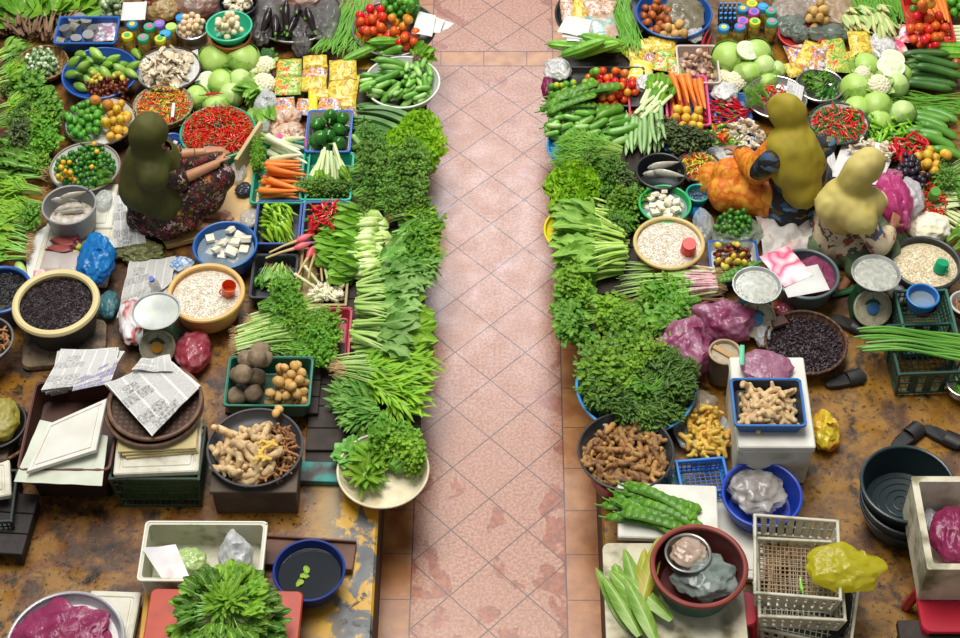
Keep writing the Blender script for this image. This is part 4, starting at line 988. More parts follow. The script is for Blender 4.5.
def packmesh(name,w,d,h,mat,n=12,crimp=True):
 V=[];F_=[]
 for s_ in(1,-1):
  for i in range(n+1):
   for j in range(n+1):
    u,v=2*i/n-1,2*j/n-1;e=(1-u**4)**.6*(1-v**4)**.6
    z=s_*h/2*e*(1+.25*mn.noise(Vector((u*2+w*90,v*2,s_))))+.002*s_*abs(math.sin(v*14))*(abs(u)>.8)
    V.append([u*w/2*(1-.05*abs(v)**3*0),v*d/2,z+h/2])
 mb=MB();G=gridF(n+1,n+1);N_=(n+1)**2;mb.add(V,G+[tuple(i+N_ for i in f[::-1])for f in G]);return mb.mesh(name,mat)
def pack(name,label,px,py,wpx,dpx,z0,h,mat,yaw=0,cat='packet',group=None,tilt=0):
 w,d=rsize(px,py,z0+h/2,wpx,dpx);c=W(px,py,z0+h/2)
 o=obj(name,packmesh(name,w,d,h,mat),None,(c.x,c.y,z0),Euler((tilt,0,math.radians(yaw))));return tag(o,label,cat,group)
def grains(name,parent,c,r,z,n,L,rad,mat,dome=.0,sq=1,res=.0,seg=5):
 """a bowlful nobody could count: one mesh of many small grains on a level bed"""
 mb=MB();lathe(mb,[(.01,z+dome),(r*.5,z+dome*.75),(r*.85,z+dome*.28),(r,z),(r*.98,z-.02),(.01,z-.02)],40)
 for _ in range(n):
  q=r*math.sqrt(U(0,1))*.985;a=U(0,6.283);h=z+dome*(1-(q/r)**2)+rad*U(.0,1.2);d=rdir(U(0,6.28),U(-.5,.5))*L/2;p=np.array([q*math.cos(a),q*math.sin(a),h])
  tube(mb,[p-d,p,p+d],[rad*.5,rad,rad*.5],seg)
 o=obj(name,mb.mesh(name,mat),parent,(0,0,0)if parent else(c.x,c.y,0));return o
def disc_water(parent,r,z,mat,name='water'):
 mb=MB();lathe(mb,[(.004,z),(r*.5,z),(r,z),(r,z-.004),(.004,z-.004)],40);return obj(name,mb.mesh(name,mat),parent)
WATER=M('water', 'b8ccd4',rough=.03,alpha=.25,spec=.8)
def bunch(kind,label,p0,p1,z,L0,sc=1.,cat='greens',group=None,roll=0,k=None,pitch=0):
 """bunch of greens laid from its root end to its leaf tips (pixels), at height z"""
 a=W(p0[0],p0[1],z+.04);b=W(p1[0],p1[1],z+.03);d=b-a;s=d.length/L0
 return inst(kind,label,cat,(a.x,a.y,z),Euler((roll,pitch,math.atan2(d.y,d.x))),(s,min(s,1.5)*sc,min(max(s,.8),1.25)*sc),group,k=k)
L_OF={'mustard_greens':.34, 'choy_sum':.36, 'kale':.35, 'spinach':.25, 'amaranth':.25, 'water_spinach':.42, 'long_leaf_herb':.3, 'coriander':.27, 'parsley':.21, 'curly_herb':.19, 'celery_leaf':.3, 'curry_leaf':.32, 'dark_herb':.22, 'dill':.36, 'chives':.46, 'spring_onion':.46, 'red_root_onion':.42, 'romaine_lettuce':.28, 'betel_leaf_bunch':.34}
def bun(kind,label,p0,p1,z,**kw):return bunch(kind,label,p0,p1,z,L_OF[kind],**kw)
def at(px,py,z):
 p=W(px,py,z);return(p.x,p.y,z)
def dial_scale(label,ppan,pdial,rpan,rdial,zpan,body,face_c,knob_c,load=None):
 """market scale: body with a tilted round dial towards the stall side, pan on top"""
 c=W(*pdial,ZP+.16);o=obj('weighing_scale',None,None,(c.x,c.y+.11,ZP));tag(o,label, 'scale')
 rd=rdial*mpp(*pdial,ZP+.13);b=MB()
 rloft(b,[(.2,.16,.02,0),(.21,.17,.02,.015),(.2,.14,.03,.1),(.17,.1,.03,.2),(.09,.07,.02,.235)]);obj('body',b.mesh('body',body,False),o)
 R_=Matrix.Rotation(math.radians(38),4, 'X');f=MB();lathe(f,[(.004,-.03),(rd*.98,-.03),(rd,-.02),(rd,.006),(rd*.93,.01),(rd*.92,.004),(.004,.004)],40)
 fo=obj('dial',f.mesh('dial',face_c),o,(0,-.11,.15));fo.rotation_euler=(math.radians(42),0,0)
 nk=MB();tube(nk,[[0,-.02,.13],[0,-.1,.135]],[.05,.06],12);obj('dial_neck',nk.mesh('dial_neck',body),o)
 t=MB()
 for i in range(40):
  a=i*PI/20;r0=rd*(.72 if i%5==0 else .8);bar(t,(r0*math.sin(a),r0*math.cos(a),.006),(rd*.88*math.sin(a),rd*.88*math.cos(a),.006),.0016,.001)
 obj('dial_marks',t.mesh('dial_marks',M('dial_ink', '4a4438',rough=.6)),fo)
 h=MB();bar(h,(0,-.01,.009),(.004,rd*.7,.009),.004,.0015);obj('needle',h.mesh('needle',M('needle_dark', '3a2c24',rough=.5)),fo)
 k=MB();lathe(k,[(.002,.006),(rd*.33,.006),(rd*.33,.016),(rd*.24,.02),(.002,.02)],24);obj('dial_knob',k.mesh('dial_knob',knob_c),fo)
 p=W(*ppan,zpan);r=rpan*mpp(*ppan,zpan);pn=MB();lx,ly=p.x-o.location.x,p.y-o.location.y
 lathe(pn,[(r*.02,-.045),(r*.5,-.042),(r*.85,-.022),(r,0),(r+.004,.003),(r-.003,.003),(r*.84,-.017),(r*.5,-.036),(r*.02,-.039)],48,c=(lx,ly,zpan-ZP))
 po=obj('pan',pn.mesh('pan',M('scale_pan', 'b4b8b2', 'd4d8d2',rough=.28,scale=7,metal=.75,c3='dfe2dc',sc3=12)),o)
 s=MB();tube(s,[[0,0,.22],[lx,ly,zpan-ZP-.045]],[.025,.03],10);obj('pan_support',s.mesh('pan_support',body),o)
 return o,p,r
def v3(a):return Vector(a)
def hand(mb,w,d,n,side,curl=.5):
 """palm, four unequal bent fingers and a thumb leaving the side of the palm; d points to the finger tips, n out of the back of the hand"""
 d=d.normalized();n=(n-d*n.dot(d)).normalized();s=d.cross(n)*side
 for k in(-1.2,-.4,.4,1.2):capsule(mb,w+s*.009*k,w+d*.075+s*.0165*k,.0125,.0105,8)
 for k,L in((1.5,.066),(.5,.076),(-.5,.072),(-1.5,.056)):
  p=w+d*.078+s*.0125*k;q=p+(d-n*curl*.5+s*.05*k)*L*.45;r=q+(d*(1-curl*.4)-n*curl)*L*.32;t=r+(d*(1-curl)-n*curl*1.3)*L*.28
  capsule(mb,p,q,.0085,.008,8);capsule(mb,q,r,.008,.0072,8);capsule(mb,r,t,.0072,.006,8)
 p=w+d*.022+s*.022;q=p+(d*.6+s*.75-n*.2).normalized()*.036;r=q+(d*.9+s*.25-n*.35).normalized()*.03
 capsule(mb,p,q,.012,.0105,8);capsule(mb,q,r,.0095,.0075,8)
def foot(mb,a,d):
 d=Vector((d[0],d[1],0)).normalized();s=Vector((-d.y,d.x,0));b=Vector((a.x,a.y,a.z-.05))
 capsule(mb,a,b-d*.02,.034,.032,10);capsule(mb,b-d*.03,b+d*.12-Vector((0,0,.012)),.032,.026,10);capsule(mb,b+d*.1-s*.018-Vector((0,0,.014)),b+d*.12+s*.022-Vector((0,0,.014)),.022,.02,10)
 for i in range(5):k=i-2;p=b+d*(.14-.006*abs(k-1))+s*.0155*k*-1-Vector((0,0,.02));capsule(mb,p,p+d*(.032 if i==3 else .024),.0115 if i==4 else .0085,.008,8)
def folds(amp,s1,axis=None,seed=0):
 o=Vector((seed*5.1,0,0))
 return lambda p:amp*(mn.noise(Vector((p.x*s1,p.y*s1,p.z*s1*.35))+o)+.5*mn.noise(Vector((p.x,p.y,p.z*.4))*s1*2.3+o))
def person(label,J,f,headtilt,cloth,skirt_m,scarf_m,sleeve_m,skin,hands,toes,sleeve=.7,cape=None,seed=0,hw=.16,sw=.102):
 base=Vector((J['pelvis'].x,J['pelvis'].y,J['base']));L={k:(v-base if isinstance(v,Vector)else v)for k,v in J.items()}
 f=Vector((f[0],f[1],0)).normalized();rgt=Vector((f.y,-f.x,0));up=Vector((0,0,1));hf=(f*math.cos(headtilt)-up*math.sin(headtilt)).normalized();hu=rgt.cross(hf)
 b=MB();H=L['head']
 R_=Matrix((rgt,hf,hu)).transposed()
 def hp(x,y,z):return H+rgt*x+hf*y+hu*z
 ell(b,H+hu*.012,(.074,.09,.1),20,14,rot=R_);capsule(b,hp(0,.02,-.035),hp(0,.062,-.078),.056,.032,12)
 capsule(b,hp(0,.088,.012),hp(0,.106,-.022),.0085,.0125,8);capsule(b,hp(-.02,.086,-.05),hp(.02,.086,-.05),.0085,.0085,8);capsule(b,hp(-.017,.085,-.061),hp(.017,.085,-.061),.009,.009,8);capsule(b,hp(-.045,.076,.026),hp(.045,.076,.026),.011,.011,8)
 for s in(-1,1):ell(b,hp(s*.076,-.005,-.008),(.009,.02,.03),10,8,rot=R_);capsule(b,hp(s*.038,.062,-.025),hp(s*.03,.06,-.04),.022,.02,8)
 capsule(b,H-hu*.06-hf*.01,L['neck'],.05,.055,12);capsule(b,L['neck'],L['chest'],.075,.125,14)
 capsule(b,L['shL'],L['shR'],.058,.058,12);capsule(b,L['chest'],L['pelvis'],.125,.14,14);capsule(b,L['pelvis']-rgt*.08,L['pelvis']+rgt*.08,.12,.12,12)
 for s,q in(('L',-1),('R',1)):
  capsule(b,L['sh'+s],L['el'+s],.048,.038,12);capsule(b,L['el'+s],L['wr'+s],.037,.025,12)
  hip=L['pelvis']+rgt*.085*q-up*.01;capsule(b,hip,L['kn'+s],.085,.055,12);capsule(b,L['kn'+s],L['an'+s],.053,.034,12)
  foot(b,L['an'+s],toes[0 if s=='L' else 1]);hd,hn,cu=hands[0 if s=='L' else 1];hand(b,L['wr'+s],Vector(hd),Vector(hn),q,cu)
 root=obj('person',remeshed(b,.0055,4, 'person',[skin]),None,tuple(base));tag(root,label, 'person')
 for s in(-1,1):
  e=MB();ell(e,hp(s*.031,.077,.008),(.0125,.012,.0105),12,8,rot=R_);eo=obj('eye',e.mesh('eye',M('eye_white', 'ece8e0',rough=.2)),root)
  e=MB();ell(e,hp(s*.031,.087,.008),(.0055,.003,.0055),10,6,rot=R_);obj('iris',e.mesh('iris',M('eye_iris', '2a1a12',rough=.1)),eo)
 m=MB();capsule(m,hp(-.015,.093,-.0555),hp(.015,.093,-.0555),.0045,.0045,8);obj('lips',m.mesh('lips',M('lips', '9c5448',rough=.4)),root)
 d=MB();capsule(d,L['neck']-up*.05,L['chest'],.1,.155,16);capsule(d,L['chest'],L['pelvis'],.155,hw+.025,16);capsule(d,L['shL'],L['shR'],.066,.066,12);capsule(d,L['pelvis']-rgt*.1,L['pelvis']+rgt*.1,hw,hw,14);capsule(d,L['pelvis']-f*.06,L['pelvis']-f*.06-up*.02,hw,hw,14)
 for s in 'LR':
  capsule(d,L['sh'+s],L['el'+s],.062,.066,12)
  if sleeve>0:capsule(d,L['el'+s],L['el'+s].lerp(L['wr'+s],sleeve),.066,.056,12)
 obj('dress',remeshed(d,.011,6, 'dress',[cloth],disp=folds(.012,9,seed=seed)),root)
 k=MB()
 for s,q in(('L',-1),('R',1)):
  hip=L['pelvis']+rgt*.09*q-up*.02;capsule(k,hip,L['kn'+s],.14,.1,14);capsule(k,L['kn'+s],L['kn'+s].lerp(L['an'+s],.8),.095,.085,14)
 for t in(.3,.6,.95):capsule(k,L['pelvis'].lerp(L['knL'],t)-up*.02,L['pelvis'].lerp(L['knR'],t)-up*.02,.11,.11,12)
 for t in(.25,.5,.7):capsule(k,L['knL'].lerp(L['anL'],t),L['knR'].lerp(L['anR'],t),.085,.085,12)
 for e in J.get('skirt',[]):capsule(k,e[0]-base,e[1]-base,e[2],e[2],12)
 capsule(k,L['pelvis']-rgt*.12-up*.03,L['pelvis']+rgt*.12-up*.03,.15,.15,14)
 me=remeshed(k,.012,6, 'skirt',[skirt_m],disp=folds(.016,11,seed=seed+3))
 for v in me.vertices:v.co.z=max(v.co.z,.004)
 obj('skirt',me,root)
 h=MB();ell(h,H+hu*.018-hf*.012,(.1,.116,.128),24,16,rot=R_);capsule(h,H-hu*.04-hf*.02,L['neck']-hf*.01,.092,.1,16);capsule(h,L['neck'],L['chest']-f*.01,.1,.15,16)
 capsule(h,L['shL']-up*.01,L['shR']-up*.01,sw,sw,14)
 for a,c,r in(cape or[]):capsule(h,a-base,c-base,r,r*1.05,14)
 me=remeshed(h,.010,24, 'headscarf',[scarf_m],disp=folds(.016,9,seed=seed+7))
 import bmesh
 bm=bmesh.new();bm.from_mesh(me);fc=hp(0,.1,-.012)
 bmesh.ops.delete(bm,geom=[v for v in bm.verts if((v.co-fc).dot(rgt)/.062)**2+((v.co-fc).dot(hu)/.085)**2<1 and(v.co-H).dot(hf)>.03],context='VERTS');bm.to_mesh(me);bm.free()
 ho=obj('headscarf',me,root);s=ho.modifiers.new('thick', 'SOLIDIFY');s.thickness=.004
 return root
SKIN=M('skin', 'b07a58', 'bf8a66',rough=.5,scale=8,sss=.08);SKIN2=M('skin_brown', '9a6444', 'a87250',rough=.5,scale=8,sss=.08)
FLOR=multi('dress_floral_dark',['2a1a1c', '1c1418', '4a1c24', '6c1c2c', '231a1c', '5a4a1c', 'a08030', '2a1a18', '9c2c34', '1c1618', '141012', '2c2014', 'c09c94'],34,.75, 'voronoi',.15)
J=dict(base=.45,pelvis=W(163,199,.60),chest=W(158,166,.90),neck=W(152,152,1.07),head=W(150,135,1.2),shL=W(156,146,.99),shR=W(152,173,1.0),elL=W(173,155,.93),wrL=W(203,152,.93),elR=W(180,180,.84),wrR=W(216,164,.90),knL=W(210,160,.76),knR=W(218,176,.78),anL=W(197,220,.53),anR=W(204,209,.53))
J['skirt']=[(W(140,218,.56),W(185,220,.55),.09),(W(205,190,.68),W(196,208,.56),.085),(W(150,214,.55),W(160,200,.6),.14)]
olive=M('scarf_olive', '3c3e0c', '4c4c14',rough=.75,scale=4)
person('seated woman in an olive headscarf and dark flowered dress sorting chillies at the teal basin',J,(.93,.36),.35,FLOR,FLOR,olive,FLOR,SKIN,(((1,.35,-.05),(0,.2,1),.5),((.35,1,-.1),(-.5,.2,1),.45)),((1,-.12),(1,.05)),sleeve=0,seed=1,cape=[(W(150,160,1.0),W(146,188,.8),.15),(W(158,160,.95),W(158,196,.72),.14),(W(150,176,.9),W(163,202,.70),.12),(W(146,170,.9),W(144,190,.75),.12)])
r=MB();a=np.arange(25)*2*PI/24;c=W(195,153,.93);tube(r,[[0,.031*math.cos(q),.031*math.sin(q)]for q in a],.003,6,caps=False);bo=obj('bracelet',r.mesh('bracelet',M('gold', 'c8a040',rough=.25,metal=.9)),None,tuple(c),.2);tag(bo, 'thin gold bracelet on the forearm of the woman in olive headscarf', 'bracelet')
BATIK=multi('dress_batik_blue',['14161c', '1a2438', '0e0f14', '2c4870', '16181e', '4a4020', '7c6c24', '121318', '5c7ca0', '22201c', '181c24'],13,.7, 'voronoi',.15,stretch=(1,1,2.2));ORNG=multi('sarong_orange',['d87410', 'e09420', 'cc5c10', 'e09c28'],13,.65, 'noise',.2)
J=dict(base=ZP,pelvis=W(798,190,.57),chest=W(800,160,.90),neck=W(794,138,1.02),head=W(786,114,1.17),shL=W(770,161,.98),shR=W(824,146,.97),elL=W(757,172,.82),wrL=W(741,152,.72),elR=W(812,150,.80),wrR=W(800,124,.70),knL=W(722,192,.60),knR=W(728,174,.66),anL=W(752,210,.48),anR=W(730,180,.46));J['skirt']=[(W(706,182,.52),W(740,205,.5),.075),(W(712,176,.56),W(745,190,.55),.09)]
p2=person('woman in a mustard yellow headscarf and dark blue patterned dress sitting back to us',J,(-.85,.5),.35,BATIK,ORNG,M('scarf_mustard', '96861a', 'a89628',rough=.7,scale=4),ORNG,SKIN2,(((-.6,.8,-.3),(0,0,1),.5),((-.6,.9,-.3),(0,0,1),.5)),((-1,-.2),(-1,.1)),sleeve=.9,seed=2,hw=.175,sw=.03,cape=[(W(792,150,.98),W(796,163,.9),.165),(W(797,165,.9),W(803,190,.76),.115)])
r=MB();b0=Vector(p2.location);q=[W(778,150,.98),W(757,170,.82),W(742,156,.74)];capsule(r,q[0]-b0,q[1]-b0,.088,.084,14);capsule(r,q[1]-b0,q[2]-b0,.082,.062,14);capsule(r,W(782,140,.98)-b0,W(770,160,.9)-b0,.09,.08,12);obj('orange_sleeve',remeshed(r,.011,6, 'orange_sleeve',[ORNG],disp=folds(.012,10,seed=5)),p2)
CREAM=multi('dress_floral_cream',['d8c8a4', 'dccdaa', 'd4c29c', 'd8c8a4', 'dccca8', '4c5c84', 'd8c6a0', 'a85c54', 'd6c4a0', '5c5444', 'dccdaa'],19,.7, 'voronoi',.12);GRSK=M('skirt_green', '4c6444', '74885c',rough=.7,scale=9,c3='46583c',sc3=7,dist=1.2)
J=dict(base=ZP,pelvis=W(845,231,.55),chest=W(846,208,.80),neck=W(853,188,.98),head=W(863,170,1.12),shL=W(838,196,.94),shR=W(862,218,.90),elL=W(870,196,.72),wrL=W(888,205,.70),elR=W(880,246,.70),wrR=W(893,226,.72),knL=W(884,226,.56),knR=W(884,250,.56),anL=W(862,250,.47),anR=W(852,270,.47));J['skirt']=[(W(818,246,.49),W(900,248,.47),.075),(W(828,258,.46),W(888,260,.46),.06),(W(890,236,.52),W(902,246,.48),.07)]
person('woman in a pale yellow headscarf, cream flowered blouse and green skirt sitting before scales',J,(.86,.5),.6,CREAM,GRSK,M('scarf_pale_yellow', 'bcac58', 'ccbc70',rough=.7,scale=4),CREAM,SKIN2,(((.6,.7,-.2),(0,0,1),.7),((.4,1,0),(.4,0,1),.8)),((-.6,-1),(-.7,-1)),sleeve=.55,seed=3,hw=.15,cape=[(W(848,190,.97),W(834,205,.88),.1),(W(852,192,.95),W(866,205,.88),.1),(W(846,196,.92),W(850,209,.86),.11),(W(832,204,.89),W(866,204,.89),.11)])
bag('pink_bag', 'bright pink plastic bag held by the woman in pale yellow',893,206,34,56,.5,.22,film('bright_pink_film', 'd03880',.95,.25, 'e060a0'),81,peaks=[(-.3,-.4,.8,10,.3)],ridge=.2);bag('white_bag', 'white plastic bag behind the bright pink bag',907,200,30,36,.48,.18,film('white_film', 'e8eaec',.9),82)
build_setting();build_walls();build_light();add_camera()
def cf(R_,z=None,dome=0,res=.006):
 """height field inside a round vessel: sloping sides, floor or filled level z, domed"""
 z=R_.zf if z is None else z;r=R_.r
 def z0(X,Y):
  q=np.hypot(X-R_.x,Y-R_.y)/r
  return np.where(q<1,z+dome*(1-q**2)+np.maximum(0,(q-.93)/.07)*max(0,R_.zr-z)*.8,R_.zr)
 return Field(R_.x,R_.y,2*r+.04,2*r+.04,z0,res)
def rf(R_,z=None,dome=0,res=.006,m=.05):
 z=R_.zf if z is None else z
 return Field(R_.x,R_.y,R_.wt+m,R_.dt+m,z,res)
WOOD_D=M('bench_wood', '2a221d', '40352c',rough=.75,scale=9,bump=.3,bs=40,c3='2a221c',sc3=5)
WOOD=M('wood_plain', 'b48e58', 'cfac74',rough=.6,scale=6,bump=.12,bs=50)
STEEL=M('steel', 'a8a8a4', 'c6c6c2',rough=.28,metal=.85,scale=8);STEEL_D=M('steel_worn', '74746e', '96968e',rough=.38,metal=.6,scale=9)
PAPER=M('paper_white', 'd2d2ce', 'e0e0dc',rough=.8,scale=6)
NEWS=newsprint('newspaper',ink='4c4c4c');NEWS2=newsprint('newspaper_light',ink='7c7c7c',photos=.2,rows=60,cols=5)
NEWSC=newsprint('newspaper_colour',ink='606060',photos=.55,rows=40,cols=3,tint=['6a5a9a', 'd8c040', '8a70b0', '5a8a9a', 'b0a0d0'])
BLUEC='2a62b0';TEAL='2a9c7c'
for lab,x,y,zt,w,d in(('dark plank display bench under the greens beside the aisle, lower left stall',366,395,ZB,112,108),('dark plank display bench under the pak choy beside the aisle',372,262,ZB,108,120),('dark plank display bench under the parsley and cucumbers beside the aisle',374,125,ZB,104,116)):
 block('display_bench',lab, 'bench',x,y,w,d,zt,.035,WOOD_D,planks=5)
b=basin('basin', 'teal basin lined with paper and heaped with red chillies before seated woman', 'basin',218,132,38,.56,.15,plastic('1f9a78'),plastic('22a884'),inner=plastic('d8d4c8',.7))
f=cf(b,.53,.035);s=in_ell(b.x,b.y,b.r*.93);acc=[]
drop(f,s,520, 'fine_red_chilli',.06,.005, '', '',None,tries=3,collect=acc,cen=(b.x,b.y),dome=.12,jit=.2)
stuff(tag(obj('red_chilli_heap',heap_mesh('red_chilli_heap', 'fine_red_chilli',acc,None)), 'red chillies heaped under the topmost ones in the teal rimmed basin', 'chilli'))
ms=MB();lathe(ms,[(.01,.56),(b.r*.6,.55),(b.r*.9,.53),(b.r*.96,.52),(b.r*.9,.5),(.01,.5)],40,c=(b.x,b.y,0));
liner=obj('paper_liner',ms.mesh('paper_liner',M('liner_red', 'a83a2c', 'd8d0c4',rough=.8,scale=14)),b.o);liner.location=(-b.x,-b.y,-b.o.location.z)
drop(f,s,290, 'fine_red_chilli',.06,.005, 'slim red chilli in the teal rimmed basin beside the seated woman', 'chilli', 'red chillies in the teal basin',tries=4,cen=(b.x,b.y),dome=.12,jit=.25)
bag('dark_plastic_bag', 'small scrunched dark plastic bag lying on the red chillies',218,126,11,8,.585,.03,film('black_film', '2a2020',.95),4)
b=basin('basket', 'woven basket of small orange and red chillies beside blue basin of mangoes', 'basket',163,105,30,.53,.09,weave('weave_pale', 'c8b890', '8c7850'),weave('weave_pale', '', ''),inner=plastic('d6d2c6',.8))
f=cf(b,.50,.02);s=in_ell(b.x,b.y,b.r*.92)
for kd,n in(('orange_chilli',200),('yellow_chilli',60)):
 acc=[];drop(f,s,n,kd,.045,.0055, '', '',None,tries=2,collect=acc);stuff(tag(obj('orange_chilli_heap' if n>100 else 'yellow_chilli_heap',heap_mesh('heap',kd,acc,None)),('small orange chillies' if n>100 else 'small yellow chillies')+' under the topmost ones in the woven basket near the mangoes', 'chilli'))
for kd,n,l in(('orange_chilli',70, 'small orange chilli'),('scarlet_chilli',70, 'small scarlet chilli'),('yellow_chilli',35, 'small yellow green chilli')):
 drop(f,s,n,kd,.045,.0055,l+' in the woven basket near the mangoes', 'chilli',l+' pile in the woven basket',tries=3,jit=.25)
k=MB();box(k,(0,0,0),(.02,.13,.008));tag(obj('knife_strip',k.mesh('knife_strip',PAPER),None,at(173,110,.585),.05), 'thin white strip lying upright on the small orange chillies', 'strip')
b=basin('steel_pan', 'round steel pan of cream coloured balls behind the oyster mushrooms', 'pan',192,29,16,.58,.1,STEEL,STEEL,taper=.95)
f=cf(b,.545,.02);drop(f,in_ell(b.x,b.y,b.r),30, 'cream_ball',.042,.021, 'cream coloured ball heaped in the round steel pan', 'ball', 'cream balls in the steel pan',cen=(b.x,b.y),dome=.3,tries=12)
ob=basin('bucket', 'terracotta orange tub standing under the turquoise basin of balls', 'tub',231,36,20,.62,.2,plastic('a8582c',.5),plastic('b4642f',.5),taper=.9)
b=basin('basin', 'turquoise basin of pale balls on the terracotta tub', 'basin',229,26,23,.69,.09,plastic('2fae88'),plastic('3cc49a'),taper=.72)
f=cf(b,.63,.02);drop(f,in_ell(b.x,b.y,b.r*.72),26, 'pale_ball',.044,.022, 'pale ball heaped in the turquoise basin', 'ball', 'pale balls in the turquoise basin',cen=(b.x,b.y),dome=.4,tries=12)
b=basin('bowl', 'dark bowl of garlic bulbs at the back behind the turquoise basin', 'bowl',238,3,20,.62,.1,plastic('1c1c20'),plastic('26262a'))
f=cf(b,.57,.02);drop(f,in_ell(b.x,b.y,b.r*.85),22, 'garlic_bulb',.05,.024, 'cream garlic bulb in the dark bowl at the back', 'garlic', 'garlic bulbs in the dark bowl',tries=10)
def jar(px,py,c1,c2,label,r=.039,h=.15,fill='a87c34',z0=.44):
 p=W(px,py,z0+h);j=MB();lathe(j,[(.002,0),(r*.92,0),(r,.008),(r,h*.72),(r*.86,h*.84),(r*.86,h*.86),(.002,h*.86)],28)
 o=obj('jar',j.mesh('jar',M('jar_fill'+fill,fill, 'd8b45c',rough=.12,scale=40,coat=.6,c3='5c4420',sc3=25,th3=.6)),None,(p.x,p.y,z0));tag(o,label, 'jar',None)
 l=MB();lathe(l,[(r*.9,h*.8),(r*.97,h*.8),(r*.97,h*.98),(r*.92,h),(r*.5,h)],28,close=False);lo=obj('lid',l.mesh('lid',plastic(c1)),o)
 e=MB();lathe(e,[(.002,h*.99),(r*.52,h*.99),(r*.5,h+.003),(.002,h+.003)],24);obj('lid_centre',e.mesh('lid_centre',plastic(c2)),lo);return o
for a in((132,24, '2c84b4', 'd8c83c', 'jar with a blue lid and yellow centre, left back of the jars near the tins'),(149,26, '2aa874', 'd060a0', 'jar with a green lid and pink centre behind the other green lidded jar'),(127,35, 'd8cc2c', '3cae7c', 'jar with yellow lid and green centre nearest the tray of tins'),(143,37, '3aae7c', 'd070a0', 'jar with green lid and pink centre at the front of the jars'),(160,38, 'c8cc2c', '3cae6c', 'jar with yellow lid and green centre beside the oyster mushrooms'),(159,23, '8a6cc0', '9a80cc', 'jar with a plain purple lid'),(171,26, 'b0d868', 'bce078', 'jar with plain pale green lid beside the steel pan'),(165,33, '3a9ccc', '48a8d4', 'jar with small plain blue lid in front of the purple lid'),(181,17, '2c8ccc', '3898d4', 'jar with plain blue lid behind the steel pan')):
 jar(*a,fill=rnd.choice(('a87c34', '8c6c2c')))
pack('white_parcel', 'stack of folded white paper by the jars',134,11,24,18,.56,.03,PAPER,3, 'paper')
stuff_b=[bag('clear_bag', 'clear bag of yellow crisps behind the jars',162,8,34,24,.44,.12,film('crisp_film', 'c8a868',.9,.25, 'dcc898'),2),bag('clear_bag', 'bag of brown red snacks at the far back beside white paper',152,1,18,16,.46,.14,film('snack_film', '8a4030',.95,.25, 'b07050'),3),bag('clear_bag', 'clear bag of mixed dried goods at the back left of the garlic bowl',196,4,44,26,.44,.12,film('mixed_film', 'b8a898',.85,.2, 'a86858'),5)]
t=tray('plastic_tray', 'blue rectangular basket holding tins behind the mangoes', 'basket',87,30,62,27,.57,.09,plastic('28549a',.4,dirt='1c3c70'),plastic('2f6ab8'))
for i,(x,y,ly)in enumerate(((64,40,1),(75,38,0),(66,28,0),(72,20,0),(79,16,0),(85,20,0),(88,33,0),(94,28,0),(78,26,1))):
 m=MB();r,h=.036,.06;lathe(m,[(.002,0),(r,0),(r,h),(.002,h)],24)
 if ly:e=Euler((0,1.5,U(0,3)))
 else:e=Euler((U(-.2,.2),U(-.2,.2),0))
 p=W(x,y,.56);o=obj('tin_can',m.mesh('tin_can',M('tin_label', '9a9484', 'bcb6a8',rough=.3,metal=.5,scale=9)),None,(p.x,p.y,.50+(.025 if ly else 0)+.0),e)
 tag(o, 'small metal tin in the blue basket, '+('lying at its near left corner', 'upright at the near edge', 'upright at the left side behind the lying tin', 'upright at its far left corner', 'upright at far edge left of the middle', 'upright at far edge by the middle', 'large upright in the middle near edge', 'upright beside the wrapped packet', 'lying on its side across others')[i], 'tin')
 for zz in(0,h):q=MB();lathe(q,[(r*.9,zz-.002),(r*1.04,zz-.002),(r*1.04,zz+.003),(r*.9,zz+.003)],24);obj('tin_rim',q.mesh('tin_rim',STEEL),o)
 q=MB();lathe(q,[(.002,h+.0005),(r*.9,h+.0005),(r*.9,h-.001)],24);obj('tin_lid',q.mesh('tin_lid',STEEL),o)
pack('packet', 'packet wrapped in clear plastic lying in the blue basket of tins',106,32,24,18,.495,.04,multi('wrapped_pack',['b8bcc4', 'd0d4dc', '8a8898', 'a87080', 'c8ccd0'],14,.2),5)
f=Field(W(113,15,.44).x,W(113,15,.44).y,.5,.4,.42);p=W(114,18,.44)
drop(f,in_ell(p.x,p.y,.085,.09),34, 'round_eggplant',.048,.024, 'small round white and green eggplant heaped behind the blue basket of tins', 'eggplant', 'round eggplants behind the tins',tries=8,cen=(p.x,p.y),dome=.3)
p=W(113,2,.44);drop(f,in_ell(p.x,p.y,.09,.06),26, 'shallot',.044,.017, 'small purple shallot heaped at the far edge behind the round eggplants', 'shallot', 'purple shallots at the back',tries=6)
for i,(a,c,l)in enumerate((((8,34),(6,-12), 'bunch of broad glossy leaves at the far left corner, leftmost'),((30,36),(24,-8), 'bunch of broad glossy leaves at the far left, second from the edge'),((48,38),(52,-10), 'bunch of broad glossy leaves right of the two others, near tins'),((18,30),(14,-22), 'bunch of broad glossy leaves at the back between others'),((62,24),(84,-14), 'bunch of broad leaves with tips toward the shallots'))):
 bun('betel_leaf_bunch',l,a,c,.42+.02*(i%2),k=i)
for i,(x,y,a)in enumerate(((74,8,.35),(82,10,.5),(90,6,.6),(98,9,.75))):
 m=MB();leaf(m,[-.19,0,0],[1,0,.05],[0,0,1],.4,.075,.25,-.25,9);p=W(x,y,.5)
 o=obj('long_leaf',m.mesh('long_leaf',M('leaf_banana', '5a9e24', '84bc40',rough=.4,scale=6,tl=.25)),None,(p.x,p.y,.46+i*.008),a);tag(o, 'long broad green leaf at the far back, '+('leftmost of four', 'second from the left of four', 'third from the left of four', 'rightmost of four beside the shallots')[i], 'leaf')
